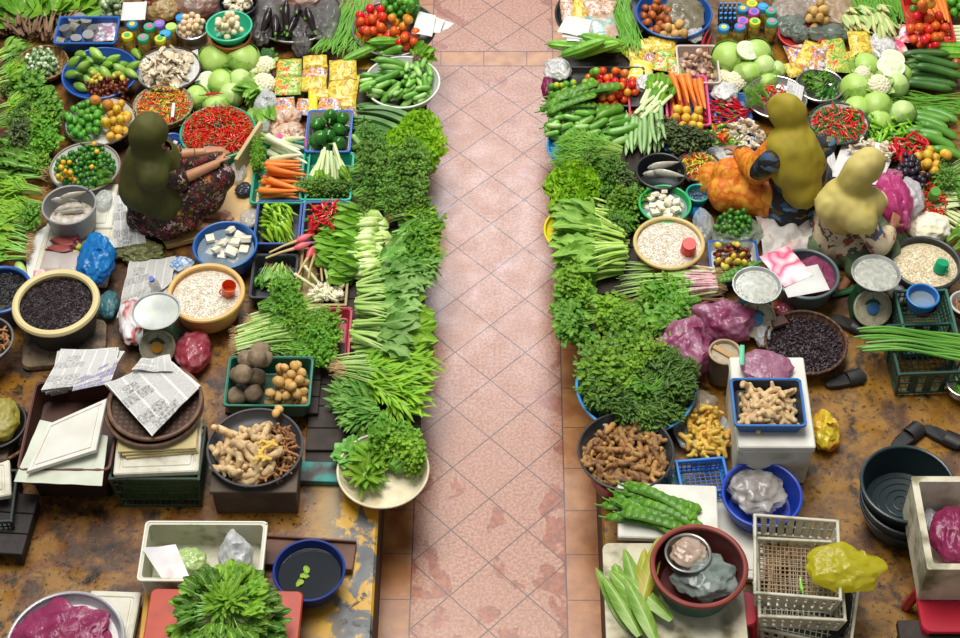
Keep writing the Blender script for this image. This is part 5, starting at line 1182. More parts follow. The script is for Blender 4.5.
b=basin('basin', 'wide blue basin of green mangoes and brown nuts', 'basin',100,73,38,.54,.11,plastic('244c9c'),plastic('2c5cb4'),taper=.75)
f=cf(b,None,0,.008)
for(x,y,w,d,n)in((100,66,62,18,8),(84,74,36,26,6),(122,72,36,24,7),(96,72,44,20,4)):
 ww,dd=rsize(x,y,.5,w,d);p=W(x,y,.5);drop(f,in_rect(p.x,p.y,ww-.04,dd-.03),n, 'mango',.115,.031, 'green mango piled in the wide blue basin', 'mango', 'green mangoes in the blue basin',yaw=(-.9,.5),tries=8,margin=0)
p=W(109,92,.5);s=in_ell(p.x,p.y,.15,.095)
def nz(X,Y):return b.zf+.03*np.maximum(0,1-((X-p.x)/.16)**2-((Y-p.y)/.11)**2)
f2=Field(b.x,b.y,2*b.r,2*b.r,nz);acc=[];drop(f2,s,40, 'brown_nut',.035,.0165, '', '',None,tries=3,collect=acc)
stuff(tag(obj('brown_nut_heap',heap_mesh('brown_nut_heap', 'brown_nut',acc,None)), 'brown nuts under the topmost ones in the blue basin with mangoes', 'nut'))
drop(f2,s,66, 'brown_nut',.035,.0165, 'shiny brown nut heaped before mangoes in the blue basin', 'nut', 'brown nuts in the blue basin',tries=5)
drop(f2,s,9, 'yellow_nut',.037,.0185, 'yellow green nut among brown nuts in the blue basin', 'nut', 'yellow nuts in the blue basin',tries=1)
o=inst('mango', 'single green mango lying between the blue basin and the mushrooms', 'mango',at(136,54,.47),.9*-1)
b=basin('basket', 'flat round bamboo basket of tiny green eggplants at the left', 'basket',42,63,26,.5,.06,weave('weave_tan', 'b48c54', '7c5c30'),weave('weave_tan', '', ''),taper=.85,ridge=.12)
f=cf(b,None,.0);p=W(43,68,.47);s=in_ell(p.x,p.y,.115,.12);acc=[]
drop(f,s,30, 'pea_eggplant',.031,.0155, '', '',None,tries=3,collect=acc);stuff(tag(obj('pea_eggplant_heap',heap_mesh('pea_eggplant_heap', 'pea_eggplant',acc,None)), 'tiny eggplants under the topmost ones in the flat bamboo basket', 'eggplant'))
drop(f,s,90, 'pea_eggplant',.031,.0155, 'tiny speckled green eggplant in the flat bamboo basket', 'eggplant', 'tiny eggplants in the bamboo basket',tries=6,cen=(p.x,p.y),dome=.15)
b=basin('basket', 'round tray of oyster mushrooms lined with newspaper', 'tray',168,69,33,.54,.09,weave('weave_dark', '5a4630', '33271a'),weave('weave_dark', '', ''),inner=NEWS2)
f=cf(b,.49,.03);drop(f,in_ell(b.x,b.y,b.r*.88),70, 'oyster_mushroom',.07,.018, 'pale oyster mushroom heaped in the newspaper lined tray', 'mushroom', 'oyster mushrooms in the tray',tries=6,cen=(b.x,b.y),dome=.4,sink=.5,jit=.5)
sheet('newspaper', 'crumpled newspaper lining the right of the mushroom tray', 'newspaper',[(170,92),(200,80),(198,50),(180,56)],.53,NEWS2,.012)
for i,(kd,x,y,z,l,tl_)in enumerate((('cabbage',215,57,.50, 'whole green cabbage, back left of the heap by the turquoise basin',0),('cabbage',242,55,.51, 'whole green cabbage, back right of the heap beside the cauliflower',0),('cabbage',221,79,.48, 'smaller green cabbage in the middle below the two big ones',0),('pale_cabbage',240,78,.48, 'pale peeled cabbage left of the cauliflower',0),('pale_cabbage',231,92,.46, 'pale green cabbage at the bottom of the heap above the lettuce',0),('cabbage',196,94,.46, 'small green cabbage beside the basket of small chillies',0),('cabbage',216,103,.45, 'green cabbage just behind the teal chilli basin',0))):
 p=W(x,y,z+.03);inst(kd,l, 'cabbage',(p.x,p.y,z),Euler((U(-.4,.4),U(-.4,.4),U(0,6))),(1.38,1.35,1.1,1.1,1.1,1.0,1.05)[i])
p=W(206,84,.48);inst('cut_cabbage', 'halved cabbage showing its pale cut face, left of the heap', 'cabbage',(p.x,p.y,.49),Euler((.5,-.5,.9)),1.1)
for x,y,z,s_,l in((264,66,.47,1.15, 'white cauliflower head, the rear one of two by the noodle packs'),(264,84,.46,1.25, 'white cauliflower head, the front one of two by noodle packs'),(252,70,.47,.7, 'small white cauliflower touching the right big cabbage')):p=W(x,y,z);inst('cauliflower',l, 'cauliflower',(p.x,p.y,z),Euler((-.2,.1,U(0,6))),s_)
p=W(267,53,.48);inst('broccoli', 'dark green broccoli head behind the white cauliflower', 'broccoli',(p.x,p.y,.46),None,1)
for i,(a,c,l)in enumerate((((263,92),(234,84), 'pale romaine lettuce below the cabbages, its white base right'),((262,88),(240,100), 'romaine lettuce lying behind the chilli basin rim'),((262,104),(258,130), 'romaine lettuce lying beside the white bag, leaves downward'))):bun('romaine_lettuce',l,a,c,.46+.01*i)
o=inst('large_red_chilli', 'single red pepper lying on cabbages', 'chilli',at(214,94,.535),.1,1.1)
bag('white_bag', 'white frosted plastic bag between lettuce and packets',266,105,22,22,.44,.12,film('white_film', 'e8eaec',.9),9,knot=(0,0,.11))
NOOD=multi('noodle_pack',['e0c048', 'd8b838', 'c8402c', 'e8d060', '3c9c4c', 'e6cc58', '58ac54', 'dcb840'],13,.22, 'noise',.2)
YEL=multi('yellow_pack',['c8a428', 'dcc040', 'e8d668', 'b88c24', 'e0cc50'],18,.25, 'noise',.3)
MIXP=multi('mixed_pack',['d8c890', 'e8e4dc', 'c8482c', 'e0b838', '7c4a8c', 'e8e8e4', 'c8a850'],16,.22, 'noise',.2)
BROWN=multi('brown_pack',['8a5838', 'a87450', 'c8a488', 'd0b8a4', '946044'],12,.22, 'noise',.2)
for i,(x,y,w,d,m,a,l)in enumerate(((289,68,25,17,NOOD,4, 'noodle packet with green and red print, the rear one of a pair'),(288,86,26,18,NOOD,2, 'noodle packet with green and red print, the front one of a pair'),(315,62,24,12,YEL,5, 'small yellow packet, rear of three stacked beside noodles'),(315,72,25,13,MIXP,0, 'small printed packet, middle of three stacked beside noodles'),(314,84,25,14,YEL,4, 'small yellow packet, front of three stacked beside noodles'),(343,70,27,20,YEL,4, 'fat crinkled yellow packet behind the other fat one'),(343,88,30,26,YEL,-3, 'fat crinkled yellow packet before the cucumber tray'),(344,104,24,10,YEL,2, 'small yellow packet before fat crinkled ones'),(283,107,24,18,MIXP,8, 'small white and yellow packet above the brown bags'),(304,107,16,16,MIXP,-6, 'small white packet beside the thin yellow pouch'),(313,102,10,22,M('yellow_film_pack', 'e6cc20', 'f0dc40',rough=.2,scale=9),3, 'thin bright yellow pouch between packets'),(330,106,24,15,MIXP,-8, 'white and red packet behind the bell peppers'),(350,113,14,10,MIXP,10, 'white packet by the corner of the bell pepper basket'),(320,95,22,10,YEL,0, 'flat yellow packet in front of the stacked three'))):
 pack('packet',l,x,y,w,d,.44+.012*(i%3),.05,m,a)
for i,(x,y,w,d,l)in enumerate(((276,122,17,22, 'brown bag of spices left of two others'),(292,118,18,16, 'brown bag of spices behind the bell pepper basket'),(288,133,34,20, 'larger brown bag of spices in front'))):bag('spice_bag',l,x,y,w,d,.44,.09,BROWN,20+i)
k=MB();lathe(k,[(.002,0),(.018,0),(.018,.003),(.002,.003)],20);tag(obj('sticker',k.mesh('sticker',plastic('f040a0',.5)),None,at(280,136,.535)), 'round bright pink tag on the brown spice bags', 'tag')
b=basin('tray', 'wide round tray of bagged dark brinjals at the back', 'tray',296,12,46,.5,.06,STEEL_D,STEEL_D,taper=.9)
f=cf(b);s=in_ell(W(290,28,.5).x,W(290,28,.5).y,.2,.12)
drop(f,s,18, 'brinjal',.17,.03, 'dark purple brinjal in the wide round tray', 'brinjal', 'dark brinjals in the round tray',yaw=(1.2,2.0),tries=8)
GREYF=film('grey_film', '8c8886',.5,.1, 'b4b0ae')
for i,(x,y,w,d,l,m)in enumerate(((272,14,36,34, 'clear grey bag of brinjals at the left of the tray',GREYF),(302,22,40,36, 'clear grey bag of brinjals in the middle of the tray',GREYF),(325,20,30,40, 'clear bag with red print at the right of the brinjal tray',GREYF),(298,0,46,22, 'bag of pinkish dried fish at the back of the brinjal tray',film('pink_brown_film', 'c09a84',.9,.2, 'a8847c')),(302,44,18,22, 'grey bagged brinjal hanging over the near rim of the tray',GREYF),(262,30,20,30, 'dark grey bag at the left rim of the brinjal tray',film('dark_grey_film', '5a5656',.85,.15, '8a8684')))):
 bag('plastic_bag',l,x,y,w,d,.455 if i!=4 else .42,.12-.01*(i%3),m,30+i,ridge=.22)
f=Field(W(346,30,.45).x,W(346,30,.45).y,.8,1.1,.50)
for i in range(64):
 t=(i%32)/31;x=330+38*t+U(-3,3);y=26+U(-6,6);p=W(x,y,.5);yw=1.72-.45*(1-t)+U(-.08,.08)-.1
 z,pt,ts,dd=f.rest(p.x,p.y,yw,.5,.0045,.8);f.put(z,pt*.3,ts,dd);inst('long_bean', 'long green bean in the sheaf between brinjals and tomatoes', 'bean',(p.x,p.y,z),Euler((U(-.5,.5),-pt,yw)),U(.95,1.1), 'long beans in the left sheaf')
b=basin('tray', 'round metal tray of tomatoes and limes at the aisle corner', 'tray',394,28,42,.52,.05,STEEL_D,STEEL_D,taper=.92)
f=cf(b,None,0)
def zone(x,y,w,d,z=.5):q=W(x,y,z);a,c=rsize(x,y,z,w,d);return in_ell(q.x,q.y,a/2,c/2)
drop(f,zone(372,30,36,34),26, 'tomato',.06,.031, 'ripe red tomato in the round tray beside limes', 'tomato', 'red tomatoes in the left tray',tries=8);drop(f,zone(405,44,44,14),12, 'tomato',.06,.031, 'ripe red tomato in the round tray beside limes', 'tomato', 'red tomatoes in the left tray',tries=8)
drop(f,zone(395,34,46,18),9, 'orange_tomato',.06,.031, 'orange half ripe tomato in the round tray beside limes', 'tomato', 'orange tomatoes in the left tray',tries=8)
drop(f,zone(400,15,46,20),36, 'lime',.052,.026, 'green lime in the round tray beside tomatoes', 'lime', 'limes in the tomato tray',tries=8);drop(f,zone(412,22,20,20),10, 'lime',.052,.026, 'green lime in the round tray beside tomatoes', 'lime', 'limes in the tomato tray',tries=8)
for i in range(3):sheet('wrapping_paper', 'white paper sheet over the tomato tray edge, '+('topmost', 'middle of three', 'lowest and furthest right')[i], 'paper',[(412+9*i,33+i),(432+8*i,37-4*i),(436+9*i,16+4*i),(419+7*i,11+3*i)],.60-.018*i,PAPER,.004)
f=Field(W(370,50,.45).x,W(370,50,.45).y,.5,.4,.45)
for i,(x,y,a,l)in enumerate(((371,48,.42, 'long ridged green gourd lying over the tomato tray edge'),(360,55,.5, 'long ridged green gourd lower left, below the other'),(388,47,.3, 'green gourd behind the longer one'))):
 lay(f, 'bitter_gourd',l, 'gourd',x,y,.5,a,.3,.03,0,a,(1.15,1,1)[i])
b=basin('basket', 'white round basket of cucumbers by the aisle', 'basket',402,82,38,.52,.1,plastic('dcdcd4',.5),plastic('e6e6e0',.5),taper=.82)
f=cf(b,.45)
for(x,y,w,d,n,kd,L,r,yw,l,g)in((386,70,30,34,13, 'cucumber',.2,.023,(-.15,.2), 'large green cucumber stacked at the left of the white basket', 'large cucumbers in the white basket'),(396,90,40,22,9, 'cucumber',.2,.023,(.4,.75), 'large green cucumber slanting in the middle of the white basket', 'slanting cucumbers in the white basket'),(418,80,30,26,20, 'small_cucumber',.105,.0175,(1.0,2.2), 'small pale cucumber at the right of the white basket', 'small cucumbers in the white basket'),(408,96,40,14,10, 'small_cucumber',.105,.0175,(.3,1.0), 'small pale cucumber at the near rim of the white basket', 'small cucumbers at the near rim'),(372,92,16,14,6, 'small_cucumber',.105,.0175,(-.2,.2), 'small pale cucumber at the left rim of the white basket', 'small cucumbers at the left rim')):
 q=W(x,y,.5);a,c=rsize(x,y,.5,w,d);drop(f,in_rect(q.x,q.y,a,c),n,kd,L,r,l, 'cucumber',g,yaw=yw,tries=10,margin=.015)
bun('betel_leaf_bunch', 'dark crinkled leaves lying over the far rim of the cucumber basket',(414,60),(432,50),.5,k=1)
t=tray('plastic_crate', 'blue slotted crate of green bell peppers', 'crate',329,131,46,42,.54,.11,plastic('2f5cae',.4),plastic('3c6cc4'),ribs=6,inner=plastic('c8c4b8',.8))
f=rf(t,.46);drop(f,in_rect(t.x,t.y,t.w,t.d),15, 'bell_pepper',.08,.037, 'dark green bell pepper in the blue crate', 'pepper', 'bell peppers in the blue crate',tries=10,sc=(1.0,1.25),margin=.035)
pk=MB();capsule(pk,(0,-.06,0),(0,.06,0),.014,.012);tag(obj('pink_bag_end',pk.mesh('rolled_bag',plastic('b83a6c',.4)),None,at(306,141,.53),.05), 'rolled pink bag at the left rim of the bell pepper crate', 'bag').name='rolled_bag'
t=tray('plastic_crate', 'turquoise crate of pale celery stalks below the bell peppers', 'crate',327,176,52,48,.52,.09,plastic('229a80',.4),plastic('2fb496'))
f=rf(t,.47)
for i in range(36):
 u=i%12/11;x=312+32*u;p=W(x+U(-2,2),168+U(-4,4)+(i//12)*2,.52);a=-PI/2+(u-.5)*-.9+U(-.1,.1);a=-PI/2-(.5-u)*.8
 z,pt,ts,dd=f.rest(p.x,p.y,a,.2,.011);f.put(z,pt,ts,dd);inst('celery_stalk', 'pale celery stalk fanned out in the turquoise crate', 'celery',(p.x,p.y,z),Euler((0,-pt,a)),.9, 'celery stalks in the turquoise crate')
for i in range(4):bun('parsley', 'dark leafy bunch under the celery stalks, '+('left', 'left of the middle', 'right of the middle', 'right')[i]+' in the turquoise crate',(309+11*i,178),(308+12*i,199),.46)
f=Field(W(385,118,.45).x,W(385,118,.45).y,.6,.5,.44)
for i,(x,y,a)in enumerate(((384,103,-.2),(386,108,-.28),(384,113,-.3),(380,119,-.35),(378,125,-.4),(372,129,-.42),(390,112,-.25),(378,122,-.38))):
 lay(f, 'ridged_gourd', 'long curved dark ridged gourd piled between cucumbers and parsley', 'gourd',x,y,.5,a,.36,.024,U(-.3,.3),a,1., 'dark ridged gourds beside the lettuce')
drop(f,in_rect(W(362,142,.46).x,W(362,142,.46).y,.08,.16),9, 'small_cucumber',.105,.0175, 'pale small cucumber beside the bell pepper crate', 'cucumber', 'pale cucumbers beside the bell peppers',yaw=(-.9,-.5),tries=6,sc=(1.1,1.3))
for i,(x,y,z,l)in enumerate(((420,122,.46, 'bright frilly lettuce nearest the aisle below the cucumber basket'),(404,138,.47, 'bright frilly lettuce left of the others above the parsley'),(418,150,.47, 'bright frilly lettuce at the front of the lettuce heap'),(408,150,.50, 'bright frilly lettuce on top in the middle'),(425,138,.46, 'bright frilly lettuce at the aisle edge in the middle'))):
 p=W(x,y,z+.08);inst('lettuce_head',l, 'lettuce',(p.x,p.y,z),Euler((U(-.15,.15),U(-.1,.15),U(0,6))),.92)
HP=(((352,148),(384,138)),((356,160),(390,150)),((350,172),(388,166)),((362,182),(396,176)),((354,196),(388,186)),((384,176),(420,166)),((388,188),(428,176)),((390,198),(430,190)),((376,204),(408,200)),((384,212),(424,206)),((352,208),(378,214)),((396,168),(432,160)))
for i,(a,c)in enumerate(HP):bun('parsley', 'dark green parsley bunch in the heap beside bright lettuce',a,c,.445+.035*(i%3),group='parsley bunches beside the lettuce',pitch=-.08)
for i,(a,c)in enumerate((((398,222),(440,218)),((392,234),(440,234)),((388,246),(436,252)),((396,258),(446,262)),((400,228),(444,240)),((394,262),(440,278)))):bun('long_leaf_herb' if i%2 else 'coriander', 'leafy green herb bunch by the aisle right of the pak choy, '+('furthest', 'second from far', 'third from far', 'fourth from far', 'topmost', 'nearest')[i],a,c,.45+.025*(i%3),k=i)
for i,(a,c)in enumerate((((392,216),(436,210)),((394,240),(444,226)),((392,252),(444,248)))):bun('water_spinach', 'thin stemmed greens by the aisle, '+('rear', 'middle', 'front')+' of three by the pak choy' if 0 else 'thin stemmed greens by the aisle right of pak choy, '+('rear', 'middle', 'front')[i]+' of three',a,c,.5)
PK=[]
for i,(x,y)in enumerate(((374,212),(368,222),(378,222),(384,224),(364,230),(374,231),(387,236),(362,240),(372,240),(381,238),(362,248),(371,248),(378,246),(364,256),(374,256),(381,254),(362,264),(370,264),(378,262),(366,271),(376,270),(357,236),(355,250),(356,262))):
 p=W(x,y,.5);a=PI+U(-.1,.25)+(y-240)*.004
 inst('pak_choy', 'pak choy with white base toward the aisle, laid in the left stall rows', 'pak choy',(p.x,p.y,.465+.03*(i%3)+.02*((i//3)%2)),Euler((U(0,6),U(-.1,.02),a)),U(1.2,1.45), 'pak choy rows on the left stall')
for i,(a,c)in enumerate((((366,272),(436,262)),((362,283),(440,272)),((358,292),(436,286)),((360,300),(442,296)),((376,280),(442,300)),((356,308),(440,310)))):bun('kale', 'broad leaf greens with pale stalks below the pak choy, '+('furthest from the camera', 'second row', 'third row', 'fourth row', 'lying across the others', 'nearest row')[i],a,c,.45+.03*(i%3),k=i)
for i,(a,c)in enumerate((((354,328),(436,322)),((352,338),(442,330)),((356,350),(434,352)),((353,332),(438,344)))):bun('kale' if i==3 else 'mustard_greens', 'pale stalked leafy greens above the water spinach, '+('rear bunch', 'second bunch', 'front darker bunch', 'bunch on top with big pale leaf')[i],a,c,.45+.03*(i%2)+(.03 if i==3 else 0),k=i)
for i,(a,c)in enumerate((((338,362),(438,362)),((340,368),(436,378)),((346,374),(432,398)),((342,366),(440,370)),((360,372),(428,416)))):bun('water_spinach', 'thin stemmed water spinach with roots at left, '+('rear bunch', 'second bunch', 'third bunch', 'topmost bunch', 'bunch drooping toward the cream basket')[i],a,c,.45+.03*(i%3),k=i)
for i,(a,c)in enumerate((((376,398),(328,384)),((378,404),(326,400)),((380,410),(334,418)),((382,412),(350,434)),((384,410),(372,440)),((376,392),(345,372)))):bun('long_leaf_herb', 'dark long leaved herb fanning out beside the potato crate, '+('leaves pointing to the crate', 'second from the crate', 'third from the crate', 'fourth toward the basket', 'nearest the cream basket', 'rearmost')[i],a,c,.46+.02*(i%3),k=i)
b=basin('basket', 'cream round basket of leafy sprigs at the corner of the aisle', 'basket',383,470,46,.52,.08,M('basket_cream', 'd8caa4', 'ece2c6',rough=.6,scale=9,bump=.3,bs=120),M('basket_cream', ''),taper=.82)
for i,(kd,x,y,s_,rz,l)in enumerate((('leafy_sprig',372,458,1.25,.3, 'pointed leaf sprig in the middle of the cream basket'),('leafy_sprig',366,474,1.2,2., 'pointed leaf sprig at the near edge of the cream basket'),('round_leaf_sprig',346,455,1.3,1., 'round leaved sprig at the left of the cream basket'),('round_leaf_sprig',352,446,1.1,3., 'round leaved sprig at the back left of the cream basket'),('leafy_sprig',384,448,1.2,4., 'pointed leaf sprig at the back of the cream basket'))):
 p=W(x,y,.52);inst(kd,l, 'herb',(p.x,p.y,b.zf+.015),Euler((0,0,rz)),s_)
for i,(a,c)in enumerate((((396,462),(402,430)),((392,468),(422,444)),((394,470),(424,458)),((390,460),(388,428)))):bun('curly_herb', 'curly green herb in the cream basket, '+('pointing to the rear', 'pointing to the aisle', 'nearest the right rim', 'left of the curly bunches')[i],a,c,.47+.02*(i%2))
t=tray('plastic_crate', 'teal crate of carrots and white radishes', 'crate',281,172,56,62,.52,.09,plastic('2a9478',.4),plastic('30a284'))
f=rf(t,.47)
for(x,y,w,d,n,kd,L,r,l,g,yw)in((284,184,30,30,15, 'carrot',.25,.024, 'orange carrot at the near side of the teal crate', 'carrots in the teal crate',(-.25,.0)),(286,158,32,30,8, 'white_radish',.28,.029, 'white radish behind the carrots in the teal crate', 'white radishes in the teal crate',(-.7,-.35))):
 q=W(x,y,.5);a,c=rsize(x,y,.5,w,d);drop(f,in_rect(q.x,q.y,a*.5,c),n,kd,L,r,l,kd.replace('white_', ''),g,yaw=yw,tries=9,margin=.01)
for i in range(3):bun('curly_herb', 'pale radish leaves at the left end of the teal crate, '+('rear', 'middle', 'front')[i],(266,148+8*i),(250,150+9*i),.5)
t=tray('plastic_crate', 'dark blue crate of pale green chillies', 'crate',278,222,46,44,.52,.1,plastic('2c4c8c',.4,dirt='20304c'),plastic('3a5ca0'),inner=plastic('3a3c40',.5))
f=rf(t,.46);drop(f,in_rect(t.x,t.y,t.w,t.d),85, 'pale_green_chilli',.1,.0115, 'pale green chilli in the dark blue crate', 'chilli', 'pale green chillies in the blue crate',yaw=(-1.4,-.6),tries=8,margin=.04,jit=.15)
t=tray('plastic_crate', 'blue crate of large red chillies beside the pak choy', 'crate',325,222,46,42,.53,.1,plastic('3a5a9c',.4),plastic('4a70b8'),inner=plastic('4a3c40',.5))
f=rf(t,.46);drop(f,in_rect(t.x,t.y,t.w,t.d),95, 'large_red_chilli',.115,.0088, 'large red chilli in the blue crate beside pak choy', 'chilli', 'large red chillies in the blue crate',tries=8,margin=.045,jit=.2)
inst('pale_green_chilli', 'single green chilli on the red ones', 'chilli',at(331,213,.56),0)
t=tray('plastic_crate', 'black crate of dark leaves below the green chillies', 'crate',274,276,46,44,.51,.1,plastic('2c3034',.5),plastic('3a3e42',.5))
for i,(a,c,kd)in enumerate((((268,266),(262,288), 'spinach'),((280,264),(276,292), 'kale'),((286,268),(288,290), 'spinach'),((268,284),(290,292), 'mustard_greens'))):bun(kd, 'dark leaf bunch in the black crate, '+('left', 'middle', 'right', 'nearest')[i],a,c,.43+.015*i)
t=tray('wooden_tray', 'wooden tray of lemongrass bulbs below the red chillies', 'tray',324,276,50,58,.5,.07,M('tray_wood', '8a7448', 'b09c6c',rough=.65,scale=6,bump=.2,bs=40),taper=.95,rad=.004,lip=.004,th=.01)
f=rf(t,.455)
q=W(326,293,.47);a,c=rsize(326,293,.47,36,16);drop(f,in_rect(q.x,q.y,a,c),46, 'garlic_bulb',.05,.02, 'small cream bulb heaped at the near end of the wooden tray', 'bulb', 'cream bulbs in the wooden tray',tries=8,sc=(.6,.75),margin=.01)
for i,(x,y,a)in enumerate(((318,282,2.2),(330,272,1.5),(334,270,1.4),(314,288,2.5),(326,276,1.8))):p=W(x,y,.5);inst('lemongrass_stalk', 'pale lemongrass stalk leaning over cream bulbs in the wooden tray', 'lemongrass',(p.x,p.y,.49+.006*i),Euler((0,.1,a+PI)),1., 'lemongrass stalks in the wooden tray')
for i,(x,y,a,z)in enumerate(((304,238,-2.6,.545),(302,246,-2.7,.55),(316,250,-1.7,.52),(322,252,-1.5,.525),(311,252,-1.9,.515))):p=W(x,y,z);inst('torch_ginger_bud', 'pink torch ginger bud between red chillies and wooden tray', 'flower bud',(p.x,p.y,z),Euler((0,0,a+PI)),1.15, 'pink torch ginger buds by the red chillies')
t=tray('plastic_tray', 'red tray under coriander beside the mustard greens', 'tray',322,333,58,52,.5,.07,plastic('a83040',.4),plastic('c04450'))
for i,(a,c,kd)in enumerate((((252,322),(345,306), 'spring_onion'),((238,334),(330,318), 'spring_onion'),((236,344),(320,330), 'spring_onion'),((240,350),(318,342), 'chives'),((246,338),(336,324), 'spring_onion'))):bun(kd, 'spring onions with roots at left, '+('rearmost bunch', 'second bunch', 'third bunch', 'nearest bunch', 'topmost bunch')[i],a,c,.45+.02*(i%3),k=i)
for i,(a,c)in enumerate((((280,342),(322,350)),((300,326),(342,330)),((292,346),(338,348)),((306,336),(344,342)),((288,330),(326,338)),((258,306),(304,296)),((262,312),(308,304)),((268,298),(300,292)),((270,320),(312,312)))):bun('coriander', 'leafy coriander bunch '+('lying nearest the potato crate', 'at the rear of the red tray', 'at the near side of the red tray', 'against the right end of the red tray', 'in the middle of the red tray', 'left of the wooden tray', 'before the wooden tray', 'below the black leaf crate', 'over the spring onion leaves')[i],a,c,.48+.02*(i%3),k=i)
t=tray('plastic_crate', 'green crate of potatoes and brown yams on dark boards', 'crate',269,381,86,50,.60,.13,plastic('1f5a48',.4),plastic('2c8468'))
bl=block('wooden_bench', 'dark wooden stand under the potato crate', 'stand',274,388,92,50,.47,.07,WOOD_D)
f=rf(t,.50)
for x,y in((254,372),(239,374),(248,367),(262,366),(266,378),(236,390),(253,391),(244,382),(262,386)):p=W(x,y,.6);z,pt,ts,dd=f.rest(p.x,p.y,0,.1,.052);f.put(z,0,ts,dd);inst('brown_yam', 'big rough brown yam at the left of the green potato crate', 'yam',(p.x,p.y,z),Euler((U(-1,1),U(-.5,.5),U(0,6))),U(.92,1.05), 'brown yams in the green crate')
q=W(287,388,.56);a,c=rsize(287,388,.56,44,36);drop(f,in_rect(q.x,q.y,a,c),38, 'potato',.066,.029, 'small yellow potato at the right of the green crate', 'potato', 'small potatoes in the green crate',tries=10,margin=.02)
bx=MB();box(bx,(0,0,-.012),(.46,.36,.024));box(bx,(0,-.155,-.12),(.44,.02,.2));box(bx,(0,.155,-.12),(.44,.02,.2));box(bx,(-.21,0,-.12),(.02,.3,.2));box(bx,(.21,0,-.12),(.02,.3,.2))
p=W(256,464,.62);tag(obj('wooden_box',bx.mesh('wooden_box',M('box_wood', '4a4038', '645648',rough=.75,scale=7,bump=.25,bs=40),False),None,(p.x,p.y,.62)), 'dark wooden box standing under the round ginger basket', 'box')
b=basin('basket', 'round dark basket of ginger roots on a wooden box', 'basket',255,447,48,.68,.06,plastic('3c3c40',.5,dirt='5c5a58'),plastic('4a4a4e',.5),taper=.88)
f=cf(b,None,.02);p=W(246,452,.7);drop(f,in_ell(p.x,p.y,.165,.185),30, 'ginger',.12,.018, 'knobbly pale ginger root in the round dark basket', 'ginger', 'ginger roots in the dark basket',tries=8,cen=(b.x,b.y),dome=.15,jit=.15,spin=True)
p=W(272,450,.7);drop(f,in_ell(p.x,p.y,.13,.2),44, 'small_ginger',.07,.01, 'small brown ginger piece at the right of the round dark basket', 'ginger', 'small brown ginger in the dark basket',tries=8,jit=.2)
for i,(x,y)in enumerate(((264,449),(269,443),(262,458))):inst('galangal', 'yellow green root on the ginger basket, '+('largest', 'rearmost', 'nearest')[i], 'root',at(x,y,.76),U(0,6),.7)
for i,(x,y)in enumerate(((276,413),(279,409))):inst('potato', 'single potato on the rear rim of the ginger basket, '+('left', 'right')[i], 'potato',at(x,y,.725),U(0,6),.8)
b=basin('basket', 'round basket of limes and yellow citrus behind the calamansi basket', 'basket',100,121,36,.53,.07,weave('weave_dark', '', ''),weave('weave_dark', '', ''),inner=NEWS2,ridge=.1)
f=cf(b,.47,.02)
drop(f,zone(86,124,46,42),52, 'lime',.052,.026, 'green lime heaped at the left of the citrus basket', 'lime', 'limes in the citrus basket',tries=9,cen=(b.x,b.y),dome=.1,sc=(.8,1.0))
drop(f,zone(118,126,30,38),22, 'yellow_citrus',.06,.031, 'yellow citrus fruit heaped at the right of the citrus basket', 'citrus', 'yellow citrus in the citrus basket',tries=9,cen=(b.x,b.y),dome=.1,sc=(.8,1.0))
for i,(x,y)in enumerate(((96,104),(106,99),(109,109))):lay(f, 'brown_orange', 'brownish orange at the far rim of the citrus basket, '+('left', 'rearmost', 'nearest')[i]+' of three', 'orange',x,y,.57,0,.07,.034,U(0,6),0,1.05)
b=basin('basket', 'round rimmed tray of tiny dark calamansi limes behind the grey fish pot', 'basket',85,167,35,.53,.07,plastic('5a5048',.5),plastic('8a7c70',.5),inner=NEWS2)
f=cf(b,.47,.025);s=in_ell(b.x,b.y,b.r*.93);acc=[]
drop(f,s,50, 'calamansi',.033,.0165, '', '',None,tries=3,collect=acc);stuff(tag(obj('calamansi_heap',heap_mesh('calamansi_heap', 'calamansi',acc,None)), 'calamansi limes under the topmost ones in the round tray', 'lime'))
drop(f,s,130, 'calamansi',.033,.0165, 'tiny dark green calamansi lime in the round tray', 'lime', 'calamansi limes in the round tray',tries=5,cen=(b.x,b.y),dome=.1)
drop(f,zone(70,187,30,6),8, 'yellow_calamansi',.035,.0175, 'tiny yellow calamansi at the near rim of the round tray', 'lime', 'yellow calamansi in the round tray',tries=2)
drop(f,s,5, 'yellow_calamansi',.035,.0175, 'tiny yellow calamansi scattered over the dark green ones', 'lime', 'scattered yellow calamansi',tries=1)
for i,(a,c)in enumerate((((112,172),(94,172)),((112,178),(96,184)))):bun('dill', 'feathery green herb lying on the calamansi, '+('rear', 'near'[:4])[i]+' sprig',a,c,.525,sc=.7)
